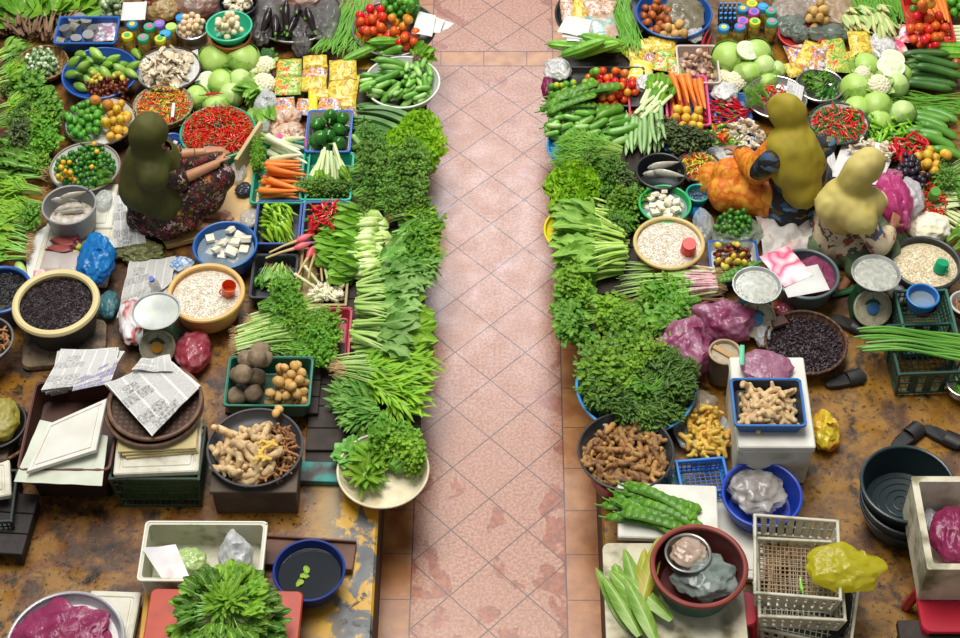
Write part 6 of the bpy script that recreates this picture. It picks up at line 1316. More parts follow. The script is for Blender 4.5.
GL=(('chives',(2,60),(34,46), 'thin green bunch at the far left behind the bamboo basket'),('chives',(0,70),(28,62), 'thin green bunch left of the bamboo basket, upper'),('mustard_greens',(-4,82),(30,74), 'broad leaf bunch at the left edge beside the bamboo basket'),('celery_leaf',(6,92),(42,92), 'celery leaf bunch before the bamboo basket, upper'),('water_spinach',(-4,108),(40,100), 'thin stemmed greens at the left edge above the celery'),('celery_leaf',(30,112),(62,104), 'large celery leaf bunch touching the citrus basket'),('celery_leaf',(24,124),(58,122), 'celery leaf bunch left of the citrus basket'),('curry_leaf',(-2,122),(34,118), 'dark leafy bunch at the left edge beside the celery'),('coriander',(20,142),(62,132), 'fine leafy bunch left of the calamansi tray, upper'),('coriander',(18,156),(54,152), 'fine leafy bunch left of the calamansi tray, middle'),('coriander',(22,168),(50,164), 'fine leafy bunch left of the calamansi tray, lower'),('dark_herb',(2,134),(36,136), 'dull brownish herb bunch at the left edge'),('spinach',(40,156),(-4,150), 'leafy bunch with brown roots at right, rearmost at the left edge'),('spinach',(40,172),(-6,168), 'leafy bunch with brown roots at right, second at the left edge'),('water_spinach',(40,190),(-10,186), 'bright stemmed bunch at the left edge, roots toward the fish pot'),('water_spinach',(42,202),(-10,202), 'bright stemmed bunch at the left edge, level with the fish pot'),('water_spinach',(40,214),(-10,214), 'bright stemmed bunch at the left edge below the fish pot level'),('celery_leaf',(14,220),(42,218), 'leafy tips reaching toward the foam lid'),('amaranth',(28,232),(-12,228), 'greens with thick tan roots at the left edge, rear'),('amaranth',(26,242),(-12,240), 'greens with thick tan roots at the left edge, middle'),('amaranth',(24,252),(-12,250), 'greens with thick tan roots at the left edge, nearest'),('curry_leaf',(30,84),(2,88), 'dark leaves between thin greens and celery'),('mustard_greens',(8,140),(-12,146), 'broad leaves at the very left edge by the herbs'),('betel_leaf_bunch',(2,100),(-14,96), 'broad leaves at the very left edge, upper'),('choy_sum',(-8,58),(28,42), 'pale green pods and leaves in the upper left column'),('water_spinach',(-6,76),(32,66), 'bright stems left of the bamboo basket, lower'),('celery_leaf',(10,100),(52,86), 'celery leaf bunch touching the bamboo basket'),('water_spinach',(-4,118),(36,108), 'bright stemmed greens left of the large celery bunch'),('coriander',(12,132),(58,128), 'fine leafy bunch before the lower celery bunch'),('celery_leaf',(36,118),(66,112), 'broad celery leaves beside the limes'),('spinach',(38,146),(0,140), 'leafy bunch at left edge behind the rooted ones'),('spinach',(38,162),(-4,158), 'leafy bunch between two rooted ones at the left edge'))
for i,(kd,a,c,l)in enumerate(GL):bun(kd,l,a,c,.43+.02*(i%3),k=i)
for i,(x,y)in enumerate(((22,236),(23,247),(19,254))):
 m=MB()
 for _ in range(60):d=rdir(U(-1,1),U(-.7,.9));tube(m,[np.zeros(3),d*.03+np.array([.01,0,0]),d*U(.04,.06)+np.array([U(.0,.03),0,U(-.015,.0)])],[.0025,.0018,.0006],4)
 p=W(x,y,.47);tag(obj('root_tuft',m.mesh('root_tuft',ROOT),None,(p.x,p.y,.46)), 'thick tan root tuft of the greens at the left edge, '+('rear', 'middle', 'nearest')[i], 'roots')
def lid(label,px,py,w,d,zt,t,mat,yaw=0,panel=.06,**k):
 a,c=rsize(px,py,zt,w,d);p=W(px,py,zt);return slab('foam_cover',label, 'lid',p.x,p.y,zt,a,c,t,mat,yaw,panel=panel,**k)
lid('white foam lid under the grey fish pot',84,206,62,44,.47,.06,FOAM_D,2);lid('white foam lid under the banana blossoms',76,252,74,58,.46,.05,FOAM_D,-2)
b=basin('pot', 'deep grey pot holding silver fish on a foam lid', 'pot',69,205,27,.66,.18,plastic('7a7c7c',.4),plastic('8c8e8e',.4),taper=.84)
f=cf(b,.55);mi=MB();lathe(mi,[(.003,.545-.48),(b.r*.9,.545-.48),(b.r*.9,.535-.48),(.003,.535-.48)],36);obj('ice_bed',mi.mesh('ice_bed',M('ice_bed', 'b0a08a', 'd8d4cc',rough=.3,scale=40,bump=.6,bs=90)),b.o)
for i,(x,y,a)in enumerate(((66,206,.22),(71,211,.12),(76,206,.3))):lay(f, 'fish', 'silver fish in the grey pot, '+('rear left', 'nearest', 'right')[i], 'fish',x,y,.57,a,.24,.018,1.45,a+PI*(i%2),.66,k=0)
bag('clear_bag', 'empty clear bag beside the grey fish pot',104,200,17,18,.47,.07,CLEAR2,11)
for i in range(3):sheet('newspaper',('top', 'middle', 'bottom')[i]+' newspaper in the pile between foam lid and seated woman', 'newspaper',[(113+i,248-i),(146+i,243-i),(138,194),(114,197)],.49-.02*i,NEWS if i==0 else NEWS2,.012,th=.012)
pd=W(205,205,.45);bd=MB()
qs=[W(166,246,.45),W(262,222,.45),W(252,150,.45),W(140,196,.45)];c0=sum(qs,Vector())/4
V=[tuple(q-c0)for q in qs]+[tuple(q-c0-Vector((0,0,.03)))for q in qs];bd.add(V,[(0,1,2,3),(7,6,5,4)]+[(i,i+4,(i+1)%4+4,(i+1)%4)for i in range(4)])
tag(obj('seat_board',bd.mesh('seat_board',M('plywood', 'd0aa68', 'e0c088',rough=.55,scale=3,bump=.08,bs=40,c3='b08a50',sc3=3,th3=.62),False),None,tuple(c0)), 'pale plywood board the woman in the olive headscarf sits on', 'board')
for i,t in enumerate((.2,.8)):
 l=MB();p=qs[3].lerp(qs[0],t)*.5+qs[2].lerp(qs[1],t)*.5;box(l,(0,0,0),(.4,.05,.0199));tag(obj('batten',l.mesh('batten',WOOD_D,False),None,(p.x,p.y,.41),.2), 'wooden batten beneath the plywood seat board, '+('rear', 'front')[i], 'batten')
bag('olive_bag', 'crumpled olive green plastic bag before the newspaper pile',139,252,46,22,.42,.07,film('olive_film', '7c8048',.97,.35, '9a9c60'),12,ridge=.3)
for i,(x,y,a,l)in enumerate(((66,246,2.9, 'dark banana blossom lying rearmost on the foam lid'),(62,238,2.85, 'reddish banana blossom in the middle on the foam lid'),(62,251,3.02, 'banana blossom nearest on the foam lid beside the white packet'))):
 xx,yy=((72,236),(64,244),(60,251))[i];p=W(xx,yy,.5);inst('banana_blossom',l, 'banana blossom',(p.x,p.y,.50),Euler((0,0,(2.2,2.85,3.05)[i]+PI*0)),(1.05,1,.98)[i])
bag('blue_bag', 'bright blue plastic bag beside the banana blossoms',97,262,33,46,.46,.15,film('blue_film', '1f86d0',.96,.2, '2c9ae4'),13,peaks=[(-.2,.6,.8,10,.3)],ridge=.2,knot=(-.01,.04,.13))
pack('packet', 'white translucent packet before banana blossoms',62,262,40,22,.47,.05,film('milky_film', 'dcdad2',.92,.3, 'e8d8d4'),-4)
pack('packet', 'small pink printed packet beside the white translucent one',40,276,13,12,.47,.04,multi('pink_pack',['d87880', 'e8a0a0', 'f0e0dc'],10,.3),10)
gm=rod('gourd',.17,.036,M('pear_gourd_skin', '9cc060', 'b8d884',rough=.4,scale=8),lambda t:(math.sin(PI*min(1,t*.93+.05))**.6)*(.7+.45*t),.02,16,14);proto('pear_gourd',stub('pear_gourd',gm,-.08,r=.006))
p=W(20,268,.47);inst('pear_gourd', 'pale green pear shaped gourd beside the white packet', 'gourd',(p.x,p.y,.44),Euler((0,0,2.0)))
sheet('white_paper', 'grey paper under the tan roots at the left edge', 'paper',[(28,280),(52,268),(48,226),(24,240)],.425,PAPER,.01)
def tub_fill(b,z,mat,n,L,rad,dome=.03,name='dried_heap',label='',cat='dried food'):
 o=grains(name,None,Box_(),b.r*.97,0,n,L,rad,mat,dome)if 0 else None
 mb=MB();r=b.r*.97;lathe(mb,[(.01,dome),(r*.5,dome*.75),(r*.85,dome*.28),(r,0),(r*.98,-.02),(.01,-.02)],40)
 for _ in range(n):
  q=r*math.sqrt(U(0,1))*.97;a=U(0,6.283);h=dome*(1-(q/r)**2)+rad*U(0,2);d=rdir(U(0,6.28),U(-.6,.6))*L/2;p=np.array([q*math.cos(a),q*math.sin(a),h]);k=np.cross(d,[0,0,1])*U(-.5,.5)
  tube(mb,[p-d,p+k,p+d],[rad*.4,rad,rad*.4],5)
 o=obj(name,mb.mesh(name,mat),None,(b.x,b.y,z));return stuff(tag(o,label,cat))
DARKF=M('dried_dark', '1c1216', '38242a',rough=.4,scale=60,bump=.3,bs=160)
slabm=MB();rloft(slabm,[(.46,.3,.05,0),(.48,.32,.05,.02),(.47,.31,.05,.045),(.44,.28,.05,.05)]);p=W(62,345,.45);tag(obj('flat_stone',slabm.mesh('flat_stone',M('stone', '7c6a54', 'a08c70',rough=.85,scale=9,bump=.6,bs=30,c3='4a3f34',sc3=10)),None,(p.x+.01,p.y+.02,ZP),.12), 'rough stone slab under the cream rimmed tub', 'slab')
b=basin('tub', 'dark tub with a thick cream rim full of dark dried food', 'tub',56,303,42,.67,.21,plastic('2c2e30',.5),plastic('d8c890',.5),taper=.85,rimR=.022,inner=plastic('c8b078',.5))
tub_fill(b,.635,DARKF,1500,.03,.0028,.02, 'dried_shreds', 'dark dried shreds filling the cream rimmed tub')
b=basin('tub', 'dark blue tub of black dried food at the left edge', 'tub',0,290,31,.58,.17,plastic('1c3c78',.4),plastic('30589c',.4),taper=.88,rimR=.012);tub_fill(b,.54,M('dried_black', '141414', '2a2626',rough=.5,scale=50),500,.03,.004,.02, 'dried_pieces', 'black dried pieces in the dark blue tub')
b=basin('bowl', 'dark bowl of brown ginger pieces at the left edge', 'bowl',-18,340,31,.62,.09,plastic('2a2a2c',.5),plastic('6a6a6c',.4));f=cf(b,.56,.03);drop(f,in_ell(b.x,b.y,b.r*.9),46, 'small_ginger',.07,.01, 'small brown ginger piece in the dark bowl at the left edge', 'ginger', 'brown ginger at the left edge',tries=4)
b=basin('basin', 'blue basin of white tofu blocks in water', 'basin',225,245,32,.58,.13,plastic('1c56a0'),plastic('2468b8'),taper=.86)
f=cf(b,.495);q=W(228,248,.5);drop(f,in_ell(q.x+.01,q.y,b.r*.8),16, 'tofu_block',.075,.028, 'white tofu block in the blue basin', 'tofu', 'tofu blocks in the blue basin',tries=9,spin=False,sc=(.85,1.15))
disc_water(b.o,b.r*.93,.09,WATER)
RICE=M('rice_grain', 'dad0bc', 'eee6d8',rough=.6,scale=30)
b=basin('tub', 'wide beige tub of white rice with an orange cup', 'tub',206,293,38,.60,.16,M('tub_beige', 'c08c48', 'd8ac6c',rough=.5,scale=3),plastic('e0b870',.45),taper=.84,rimR=.014)
tub_fill(b,.568,RICE,1800,.012,.0022,.012, 'rice', 'white rice filling the beige tub', 'rice')
def cup(label,px,py,z,r,h,col,rot,handle=True):
 m=MB();lathe(m,[(.002,0),(r*.86,0),(r*.9,.003),(r,h),(r*.95,h),(r*.82,.006),(.002,.006)],28,close=False);p=W(px,py,z);o=obj('cup',m.mesh('cup',plastic(col,.3)),None,(p.x,p.y,z),rot);tag(o,label, 'cup')
 if handle:hm=MB();a=np.linspace(-1.2,1.2,9);tube(hm,[[-(r+.016*math.cos(q)-.003),0,h*.5+h*.33*math.sin(q)]for q in a],.005,6);obj('handle',hm.mesh('handle',plastic(col,.3)),o)
 return o
cup('orange plastic cup resting on the white rice',228,293,.578,.042,.085, 'e05c14',Euler((.25,.1,.5)))
SB=M('scale_green', '2c5a40', '3c6c50',rough=.45,c3='5c4c34',sc3=9,th3=.64);SF=M('scale_dial', 'a8a488', 'c4c0a4',rough=.4,scale=8,c3='8a8468',sc3=14)
o,pp,r=dial_scale('weighing scale with empty white pan and orange dial knob beside the rice tub',(156,311),(157,346),24,18,.74,SB,SF,plastic('d89a2c'))
m=MB();lathe(m,[(.002,-.03),(r*.8,-.018),(r*.95,-.004),(r*.9,-.006),(.002,-.026)],40);so=obj('pan_film',m.mesh('pan_film',M('white_pan_film', 'b0b6b0', 'ccd0cc',rough=.25,scale=9,c3='b8d098',sc3=14,th3=.68)),o);so.location=(pp.x-o.location.x,pp.y-o.location.y,.74-ZP)
bag('clear_bag', 'clear bag of deep red pieces beside the weighing scale',193,352,33,44,.42,.13,film('red_film', 'b82c44',.93,.15, 'd89098'),15)
bag('carrier_bag', 'white carrier bag with red print left of the scale',133,322,26,48,.42,.13,multi('white_red_bag',['e4e4e4', 'ececec', 'e8e4e4', 'dcdcdc', 'd0402c', 'e0e0e0', 'e8e8e8'],4.5,.3, 'noise'),16,yaw=10)
bag('teal_bag', 'small bluish clear bag of pieces between the tubs and blue bag',108,305,20,26,.42,.08,film('teal_film', '4a8c98',.9,.2, '7aa8ac'),17)
sheet('newspaper', 'big newspaper sheet spread before the seat board, left of the rice tub', 'newspaper',[(117,320),(172,284),(176,258),(130,262)],.46,NEWS2,.02);sheet('newspaper', 'newspaper sheet partly under the rice tub', 'newspaper',[(150,300),(190,290),(186,262),(150,264)],.44,NEWS2,.012)
bag('bottle_wrap', 'crinkled clear wrapper with blue print between newspaper and tofu basin',181,264,22,14,.45,.05,multi('blue_print',['d8e0e8', 'e4e8ec', '3a8cd0', 'e0e4e8', 'c8d4e0'],12,.2,alpha=.9),18)
k=MB();lathe(k,[(.002,0),(.03,0),(.03,.15),(.013,.19),(.013,.2),(.002,.2)],20);bo=obj('bottle',k.mesh('bottle',CLEAR2),None,at(158,292,.44),Euler((.35,0,0)));tag(bo, 'clear plastic bottle with a blue cap by the rice tub', 'bottle')
k=MB();lathe(k,[(.002,.2),(.016,.2),(.016,.222),(.002,.222)],16);obj('cap',k.mesh('cap',plastic('2050c0')),bo)
bag('clear_bag', 'small clear bag beside the teal carrot crate',237,172,18,22,.45,.06,CLEAR2,19);bag('dark_bag', 'small black plastic bag before the clear one by the carrot crate',244,190,16,14,.45,.05,film('black_blue_film', '3a3c48',.92,.15, '585c68'),21);bag('clear_bag', 'clear film bag against the green chilli crate',250,218,18,18,.45,.05,CLEAR,22)
b=basin('bowl', 'small blue bowl of white pieces behind the seated woman arm', 'bowl',172,141,11,.55,.06,plastic('20489c'),plastic('2c5cb0'));f=cf(b);drop(f,in_ell(b.x,b.y,b.r*.7),7, 'tofu_block',.05,.018, 'small white piece in the small blue bowl', 'tofu', 'white pieces in the small blue bowl',tries=5,sc=(.4,.55))
k=MB();box(k,(0,0,0),(.025,.36,.2),bev=.003);p=W(250,152,.5);tag(obj('carton_board',k.mesh('carton_board',M('carton', 'b0a068', 'c8b888',rough=.8,scale=5),False),None,(p.x,p.y,.505),-.35), 'upright cardboard piece between teal chilli basin and radish crate', 'cardboard')
k=MB();box(k,(0,0,0),(.05,.3,.1));p=W(268,120,.5);tag(obj('plastic_post',k.mesh('plastic_post',CLEAR2,False),None,(p.x,p.y,.5),-.05), 'upright clear plastic strip left of the brown spice bags', 'strip')
mb_=tray('plastic_bin', 'brown plastic bin with a slanted foam lid on top', 'bin',72,425,92,88,.72,.16,plastic('4a2a1e',.5,dirt='2a1a14'),plastic('6a4030',.5),taper=.92,rad=.03)
tray('plastic_bin', 'lower dark brown bin under the slanted lid bin', 'bin',76,445,78,76,.555,.15,plastic('33221c',.5),plastic('45302a',.5),taper=.92,rad=.03)
for i in range(9):
 sheet('newspaper', 'newspaper in the thick stack behind the slanted foam lid, '+('topmost', 'second', 'third', 'fourth', 'fifth', 'sixth', 'seventh', 'eighth', 'lowest')[i], 'newspaper',[(44+U(-3,5)+i*1.2,392+U(-2,2)),(108+U(-3,5),382),(124+U(-8,4),350+U(-3,3)),(64+U(-5,6)-i*.5,352+U(-4,3))],.73-.022*i,NEWS2,.006,th=.02)
sheet('newspaper', 'newspaper with coloured pictures lying on the stack', 'newspaper',[(72,391),(110,384),(120,357),(76,380)],.752,NEWSC,.003)
sheet('cloth', 'pale greenish cloth hanging over the brown bin below the lid', 'cloth',[(14,482),(102,486),(108,436),(40,420)],(.71,.71,.735,.735),M('cloth_pale', 'bcc4ae', 'd4d8c8',rough=.85,scale=5),.006)
lp=[W(26,472,.76),W(96,450,.79),W(107,398,.86),W(48,424,.82)];c0=sum(lp,Vector())/4;lm=MB();n_=(lp[1]-lp[0]).cross(lp[3]-lp[0]).normalized()*.035
def quadring(s,dz):return[c0*0+(q-c0)*s+n_*dz for q in lp]
rings=[quadring(.97,-1),quadring(1,-.85),quadring(1,-.15),quadring(.985,0),quadring(.86,0),quadring(.845,-.18),quadring(.80,-.18),quadring(.785,0)]
lm.add([tuple(v)for r_ in rings for v in r_],[(i*4+k,i*4+(k+1)%4,i*4+4+(k+1)%4,i*4+4+k)for i in range(7)for k in range(4)]+[(3,2,1,0),(28,29,30,31)])
tag(obj('foam_cover',lm.mesh('foam_cover',M('foam_stained', 'd4d2c6', 'e2e0d8',rough=.7,scale=6,c3='c8a874',sc3=6,th3=.7,sharp=.06),False),None,tuple(c0)), 'large dirty white foam lid lying slanted on the brown bin', 'lid')
slat_crate('plastic_crate', 'dark green slotted crate under the brown round trays', 'crate',158,452,88,52,.68,.28,plastic('2a4030',.5,dirt='1c241c'),0,nv=14,nh=4,dense=10);k=MB();box(k,(0,0,0),(.4,.24,.22));p=W(158,452,.68);tag(obj('carton_box',k.mesh('carton_box',M('inner_green', '3c6a34', '4c7c40',rough=.6,scale=5),False),None,(p.x,p.y,.53)), 'green box inside the dark slotted crate', 'box')
lid('white foam lid on the dark green crate',158,446,84,52,.72,.04,FOAM_D,3);
for i in range(3):sheet('flattened_carton', 'flattened tan cardboard under the brown round trays, '+('top', 'middle', 'bottom')[i], 'cardboard',[(118+4*i,452+3*i),(196+i,448+2*i),(199,404),(118,404)],.765-.015*i,M('carton', 'b0a068'),.003,th=.012)
for i,(z,lab,dx)in enumerate(((.80, 'lower brown round tray on the dark green crate',0),(.84, 'upper brown round tray under newspapers',1))):basin('round_tray',lab, 'tray',154+dx,407-5*i,49-2*i,z,.035,weave('weave_brown', '6a4a34', '3c281c'),M('rim_brown', '5c4030', '7c5c48',rough=.5,scale=20),taper=.93,rimR=.012)
for i in range(3):sheet('newspaper', 'printed newspaper on the brown round trays, '+('topmost', 'second', 'lowest')[i], 'newspaper',[(152-i,436-2*i),(199+i,388-i),(168+2*i,358+2*i),(106-i,384)],.885-.016*i,NEWS,.008,th=.006)
sheet('newspaper', 'folded torn newspaper edge at the far rim of the round trays', 'newspaper',[(132,372),(174,372),(170,356),(142,360)],.895,NEWS2,.016)
b=basin('basket', 'brown woven basket holding a black bowl at the left edge', 'basket',-4,432,38,.62,.1,weave('weave_rust', '8c6030', '4c3018'),weave('weave_rust', '', ''),ridge=.15,rimR=.01)
b=basin('bowl', 'black bowl with a yellow bag at the left edge', 'bowl',-4,424,30,.67,.09,plastic('1e1e20',.5),plastic('2c2c2e',.5));bag('yellow_bag', 'dull yellow plastic bag in the black bowl at the left edge',-2,420,40,46,.6,.13,film('dull_yellow_film', 'b8ac48',.97,.4, 'ccc068'),23)
k=MB();box(k,(0,0,0),(.3,.4,.2));p=W(2,470,.5);tag(obj('carton_box',k.mesh('carton_box',M('box_wood', ''),False),None,(p.x-.1,p.y+.1,.51)), 'dark box under the woven basket at the left edge', 'box')
lid('white foam lid at the left edge before the woven basket',0,478,20,36,.62,.04,FOAM_D,12)
slat_crate('plastic_crate', 'dark crate at the left edge under the small foam lid', 'crate',-6,496,40,50,.60,.17,plastic('24302c',.5),4,nv=8,nh=3)
block('wooden_bench', 'black wooden stand at the left edge under the dark crate', 'stand',2,522,58,60,.52,.12,M('wood_black', '1f1a18', '332c28',rough=.7,scale=7,bump=.3,bs=40),-4)
t=tray('foam_box', 'open pale plastic box with bags beside the red lid', 'box',203,551,124,60,.66,.2,plastic('c8c6b0',.6,dirt='8c8a68'),plastic('e4e2d4',.5),taper=.93,rad=.02,th=.012,lip=.01)
bag('leaf_bag', 'clear bag of dark green leaves in the pale box',190,562,32,26,.48,.1,M('leaf_bag_film', '3c7030', '8cb078',rough=.15,scale=14,dist=2),25);bag('white_bag', 'white tied plastic bag standing in the pale box',236,558,32,38,.48,.2,film('white_film', ''),26,peaks=[(-.1,.3,1,14,.4)],knot=(-.01,.02,.2))
sheet('wrapping_paper', 'printed white wrapper hanging out of the pale box at left', 'paper',[(166,586),(190,578),(176,546),(142,548)],(.6,.6,.62,.69),M('wrap_print', 'd8d4d4', 'e8e6e6',rough=.5,scale=5,c3='d89888',sc3=7,th3=.68),.012)
b=basin('bowl', 'dark blue bowl of water with floating leaf scrap', 'bowl',309,570,36,.56,.13,plastic('182c6c'),plastic('20398a'),taper=.82);disc_water(b.o,b.r*.92,.085,M('dark_water', '20252a',rough=.04,spec=.8));
for i,(x,y)in enumerate(((300,576),(308,573),(303,580))):
 m=MB();leaf(m,[0,0,0],rdir(i*2,.1),[0,0,1],.05,.035,.4,.3,5,ruf=.4);tag(obj('leaf_scrap',m.mesh('leaf_scrap',G_YEL),None,at(x,y,.52)), 'pale green leaf scrap floating in the blue bowl, '+('largest at left', 'right', 'nearest')[i], 'leaf')
m=MB();box(m,(0,0,0),(.52,.17,.03),bev=.003);box(m,(0,-.085,.012),(.52,.012,.05),bev=.003);box(m,(0,.085,.012),(.52,.012,.05),bev=.003);p=W(305,560,.42);tag(obj('wooden_tray',m.mesh('wooden_tray',M('wood_brown', '4a2c1e', '6a4430',rough=.6,scale=6,bump=.2,bs=40),False),None,(p.x,p.y+.03,.418),-.07), 'dark brown wooden tray board under the blue bowl', 'board')
m=MB();box(m,(0,0,0),(.36,.13,.04),bev=.003);p=W(324,471,.45);tag(obj('painted_plank',m.mesh('painted_plank',M('plank_teal', '3c2c28', '54403a',rough=.6,scale=7,c3='2c8c84',sc3=9,th3=.5),False),None,(p.x,p.y,.425),-.03), 'dark plank with peeling turquoise paint beside the cream basket', 'plank')
m=MB();box(m,(0,0,0),(.2,.5,.018),bev=.003);p=W(326,425,.43);tag(obj('plank',m.mesh('plank',WOOD_D,False),None,(p.x,p.y,.409),0), 'black weathered plank between potato crate and herbs', 'plank')
p=W(222,626,.64);a,c=rsize(222,610,.64,154,70);slab('chopping_board', 'worn red plastic lid at the bottom with a leafy bowl on it', 'lid',p.x,p.y-.1,.64,a,.62,.035,M('red_plastic_worn', 'a83018', 'b8401f',rough=.45,scale=4,c3='8c3420',sc3=9,th3=.64),-1,rad=.03).name='red_cover'
m=MB();rloft(m,[(.62,.5,.03,0),(.64,.52,.03,.2),(.64,.52,.03,.204)]);tag(obj('storage_box',m.mesh('storage_box',plastic('a83420',.5),False),None,(p.x,p.y-.1,ZP)), 'red storage box under the worn red lid', 'box')
b=basin('bowl', 'white and brown bowl of leaves on the red lid', 'bowl',226,618,34,.73,.085,M('bowl_cream', 'd0c4a4', 'e8e0c8',rough=.5,scale=6),M('bowl_rim', '7a4a30', '946048',rough=.5))
for i in range(15):a=i*2.4;q=.03+.006*i;p=W(226,612,.8);bunch_=inst('spinach' if i%3 else 'amaranth', 'glossy leafy bunch in the bowl on the red lid', 'herb',(p.x+q*math.cos(a),p.y+q*math.sin(a),.85-.011*i),Euler((0,-.25+.02*i,a)),.85, 'leafy bunches in the bowl on the red lid')
for i in range(4):p=W(222+8*(i%2),604+6*(i//2),.85);inst('leafy_sprig', 'small leaf sprig on top of leaves on the red lid', 'herb',(p.x,p.y,.88),Euler((U(-.3,.3),U(-.3,.3),U(0,6))),.9, 'leaf sprigs on the red lid bowl')
p=W(112,626,.44);slab('foam_cover', 'white moulded lid beside the round steel tray at the bottom', 'lid',p.x,p.y,.50,.26,.34,.05,FOAM_D,-2,panel=.06)
m=MB();box(m,(0,0,0),(.03,.36,.09),bev=.004);p=W(145,622,.46);tag(obj('yellow_rail',m.mesh('yellow_rail',M('yellow_rail', 'b88a1c', 'd0a030',rough=.5,scale=6),False),None,(p.x,p.y,.445),.03), 'narrow yellow board between the white lid and the red box', 'board')
b=basin('round_tray', 'round steel tray with a pink bag in the bottom left corner', 'tray',65,643,59,.60,.07,M('tray_steel', '8c8c90', 'a8a8ac',rough=.35,metal=.4,scale=5),M('tray_rim', 'c4c4c8',rough=.3,metal=.5),taper=.9,rimR=.01,inner=M('tray_inner', '9a94a0', 'b0acb4',rough=.4))
m=MB();rloft(m,[(.42,.42,.05,0),(.44,.44,.05,.12),(.44,.44,.05,.128)]);tag(obj('storage_box',m.mesh('storage_box',plastic('5a5650',.5),False),None,(b.x,b.y,ZP)), 'grey box beneath the round steel tray', 'box')
m=MB();lathe(m,[(.002,.0),(.25,0),(.25,-.003),(.002,-.003)],36);tag(obj('white_plate',m.mesh('white_plate',PAPER),None,(b.x+.03,b.y+.0,.548)), 'white sheet under the pink bag in the steel tray', 'paper')
bag('pink_bag', 'crumpled magenta plastic bag in the round steel tray',62,636,84,60,.55,.07,film('magenta_film', '9c2c60',.95,.25, 'b84878'),27,ridge=.26,peaks=[(-.2,.9,.3,16,.3),(.9,.5,.2,12,.25)])
for lab,x,y,w,d in(('dark plank display bench under herbs beside the aisle, right stall near end',618,342,74,80),('dark plank display bench under the choy sum, right stall',606,236,80,112),('dark plank display bench under gourds and cucumbers, right stall',604,112,80,116)):
 block('display_bench',lab, 'bench',x,y,w,d,ZB,.035,WOOD_D,planks=5)
b=basin('tray', 'large round black tray with papers and packets at the back of the right stall', 'tray',602,14,47,.50,.05,plastic('26282c',.45),plastic('34363a',.45),taper=.92)
for i in range(4):sheet('wrapping_paper', 'white wrapping paper sheet on the black tray beside the aisle, '+('topmost', 'second', 'third', 'lowest')[i], 'paper',[(557+5*i,32+5*i),(587+i,38+2*i),(592,20+3*i),(566-2*i,16+5*i)],.55-.012*i,PAPER,.006)
PINKD=multi('dried_pack',['c89478', 'd8b498', 'b07c5c', 'e0ccb8', 'c8a080'],14,.2, 'noise',.2)
for i,(x,y,w,d,l,m,a)in enumerate(((567,7,14,28, 'slim clear packet of dried fish, leftmost on the black tray',PINKD,4),(581,6,16,26, 'slim yellowish clear packet second on the black tray',YEL,-6),(594,8,20,18, 'pinkish brown packet on the black tray, rear',PINKD,20),(607,7,16,14, 'pinkish brown packet touching the beans on the black tray',PINKD,-14),(602,26,28,22, 'clear flat pack with turquoise print on the black tray',multi('teal_print',['c0a890', 'd0c0b0', '5cb0a8', 'c8b4a0', 'b89c84'],12,.2),8),(604,40,24,8, 'small dark clear packet before the flat pack',PINKD,0))):
 pack('packet',l,x,y,w,d,.47+.01*i,.04,m,a)
f=Field(W(628,25,.5).x,W(628,25,.5).y,.8,1.2,.50)
for i in range(56):
 t=(i%28)/27;x=616+18*t+U(-3,3);y=24+U(-8,8);p=W(x,y,.5);yw=-1.42+U(-.1,.1)
 z,pt,ts,dd=f.rest(p.x,p.y,yw,.5,.0045,.8);f.put(z,pt*.3,ts,dd);inst('long_bean', 'long green bean in the sheaf between black tray and blue basin', 'bean',(p.x,p.y,z),Euler((U(-.5,.5),-pt,yw)),U(.85,1.05), 'long beans in the right sheaf')
b=basin('basin', 'blue basin of brown fruit and potatoes at the back of the right stall', 'basin',674,13,38,.54,.1,plastic('1c4c94'),plastic('2460b4'),taper=.8)
f=cf(b,None,.02);drop(f,zone(656,19,34,36),22, 'snake_fruit',.058,.028, 'reddish brown round fruit in the blue basin', 'fruit', 'brown fruit in the blue basin',tries=8);drop(f,zone(674,36,38,20),10, 'potato',.066,.029, 'pale potato at the near side of the blue basin of brown fruit', 'potato', 'potatoes in the blue basin',tries=8)
bag('clear_bag', 'bag of greyish brown goods in the blue basin of brown fruit',684,14,40,36,.47,.1,film('drab_film', '8a8064',.92,.15, 'b8b098'),41);bag('white_bag', 'white paper bag at the right of the brown fruit basin',694,33,18,18,.47,.06,film('white_film', ''),42)
f=Field(W(592,54,.45).x,W(592,54,.45).y,.8,.6,.45)
for i,(x,y,a)in enumerate(((588,40,-.05),(570,45,-.1),(600,49,-.06),(594,54,.02),(602,57,-.02),(596,63,.1),(582,66,.14))):lay(f, 'bitter_gourd', 'light green bumpy gourd stacked before the black tray', 'gourd',x,y,.5,a,.3,.03,U(0,6),a,1.15, 'bumpy gourds on the right stall')
bag('garlic_bag', 'clear bag of white garlic at the aisle edge of right stall',558,70,26,22,.44,.1,M('garlic_film', 'b4b4b4', 'dedcd6',rough=.15,scale=26),43,cat='bag');bag('pink_bag', 'purple pink plastic bag edge beside the small limes',548,88,12,24,.42,.08,film('magenta_film', ''),44)
b=tray('plastic_tray', 'low dark tray under the right stall tomatoes', 'tray',598,86,96,40,.49,.045,plastic('33302e',.5));f=rf(b,.455)
drop(f,zone(566,91,38,20),20, 'lime',.052,.026, 'small lime beside the aisle in front of the garlic bag', 'lime', 'limes beside the right stall tomatoes',tries=6,sc=(.75,.95));drop(f,zone(568,92,38,18),6, 'yellow_lime',.052,.026, 'yellowish lime beside the aisle in front of garlic bag', 'lime', 'yellowish limes beside the right stall tomatoes',tries=3,sc=(.75,.9))
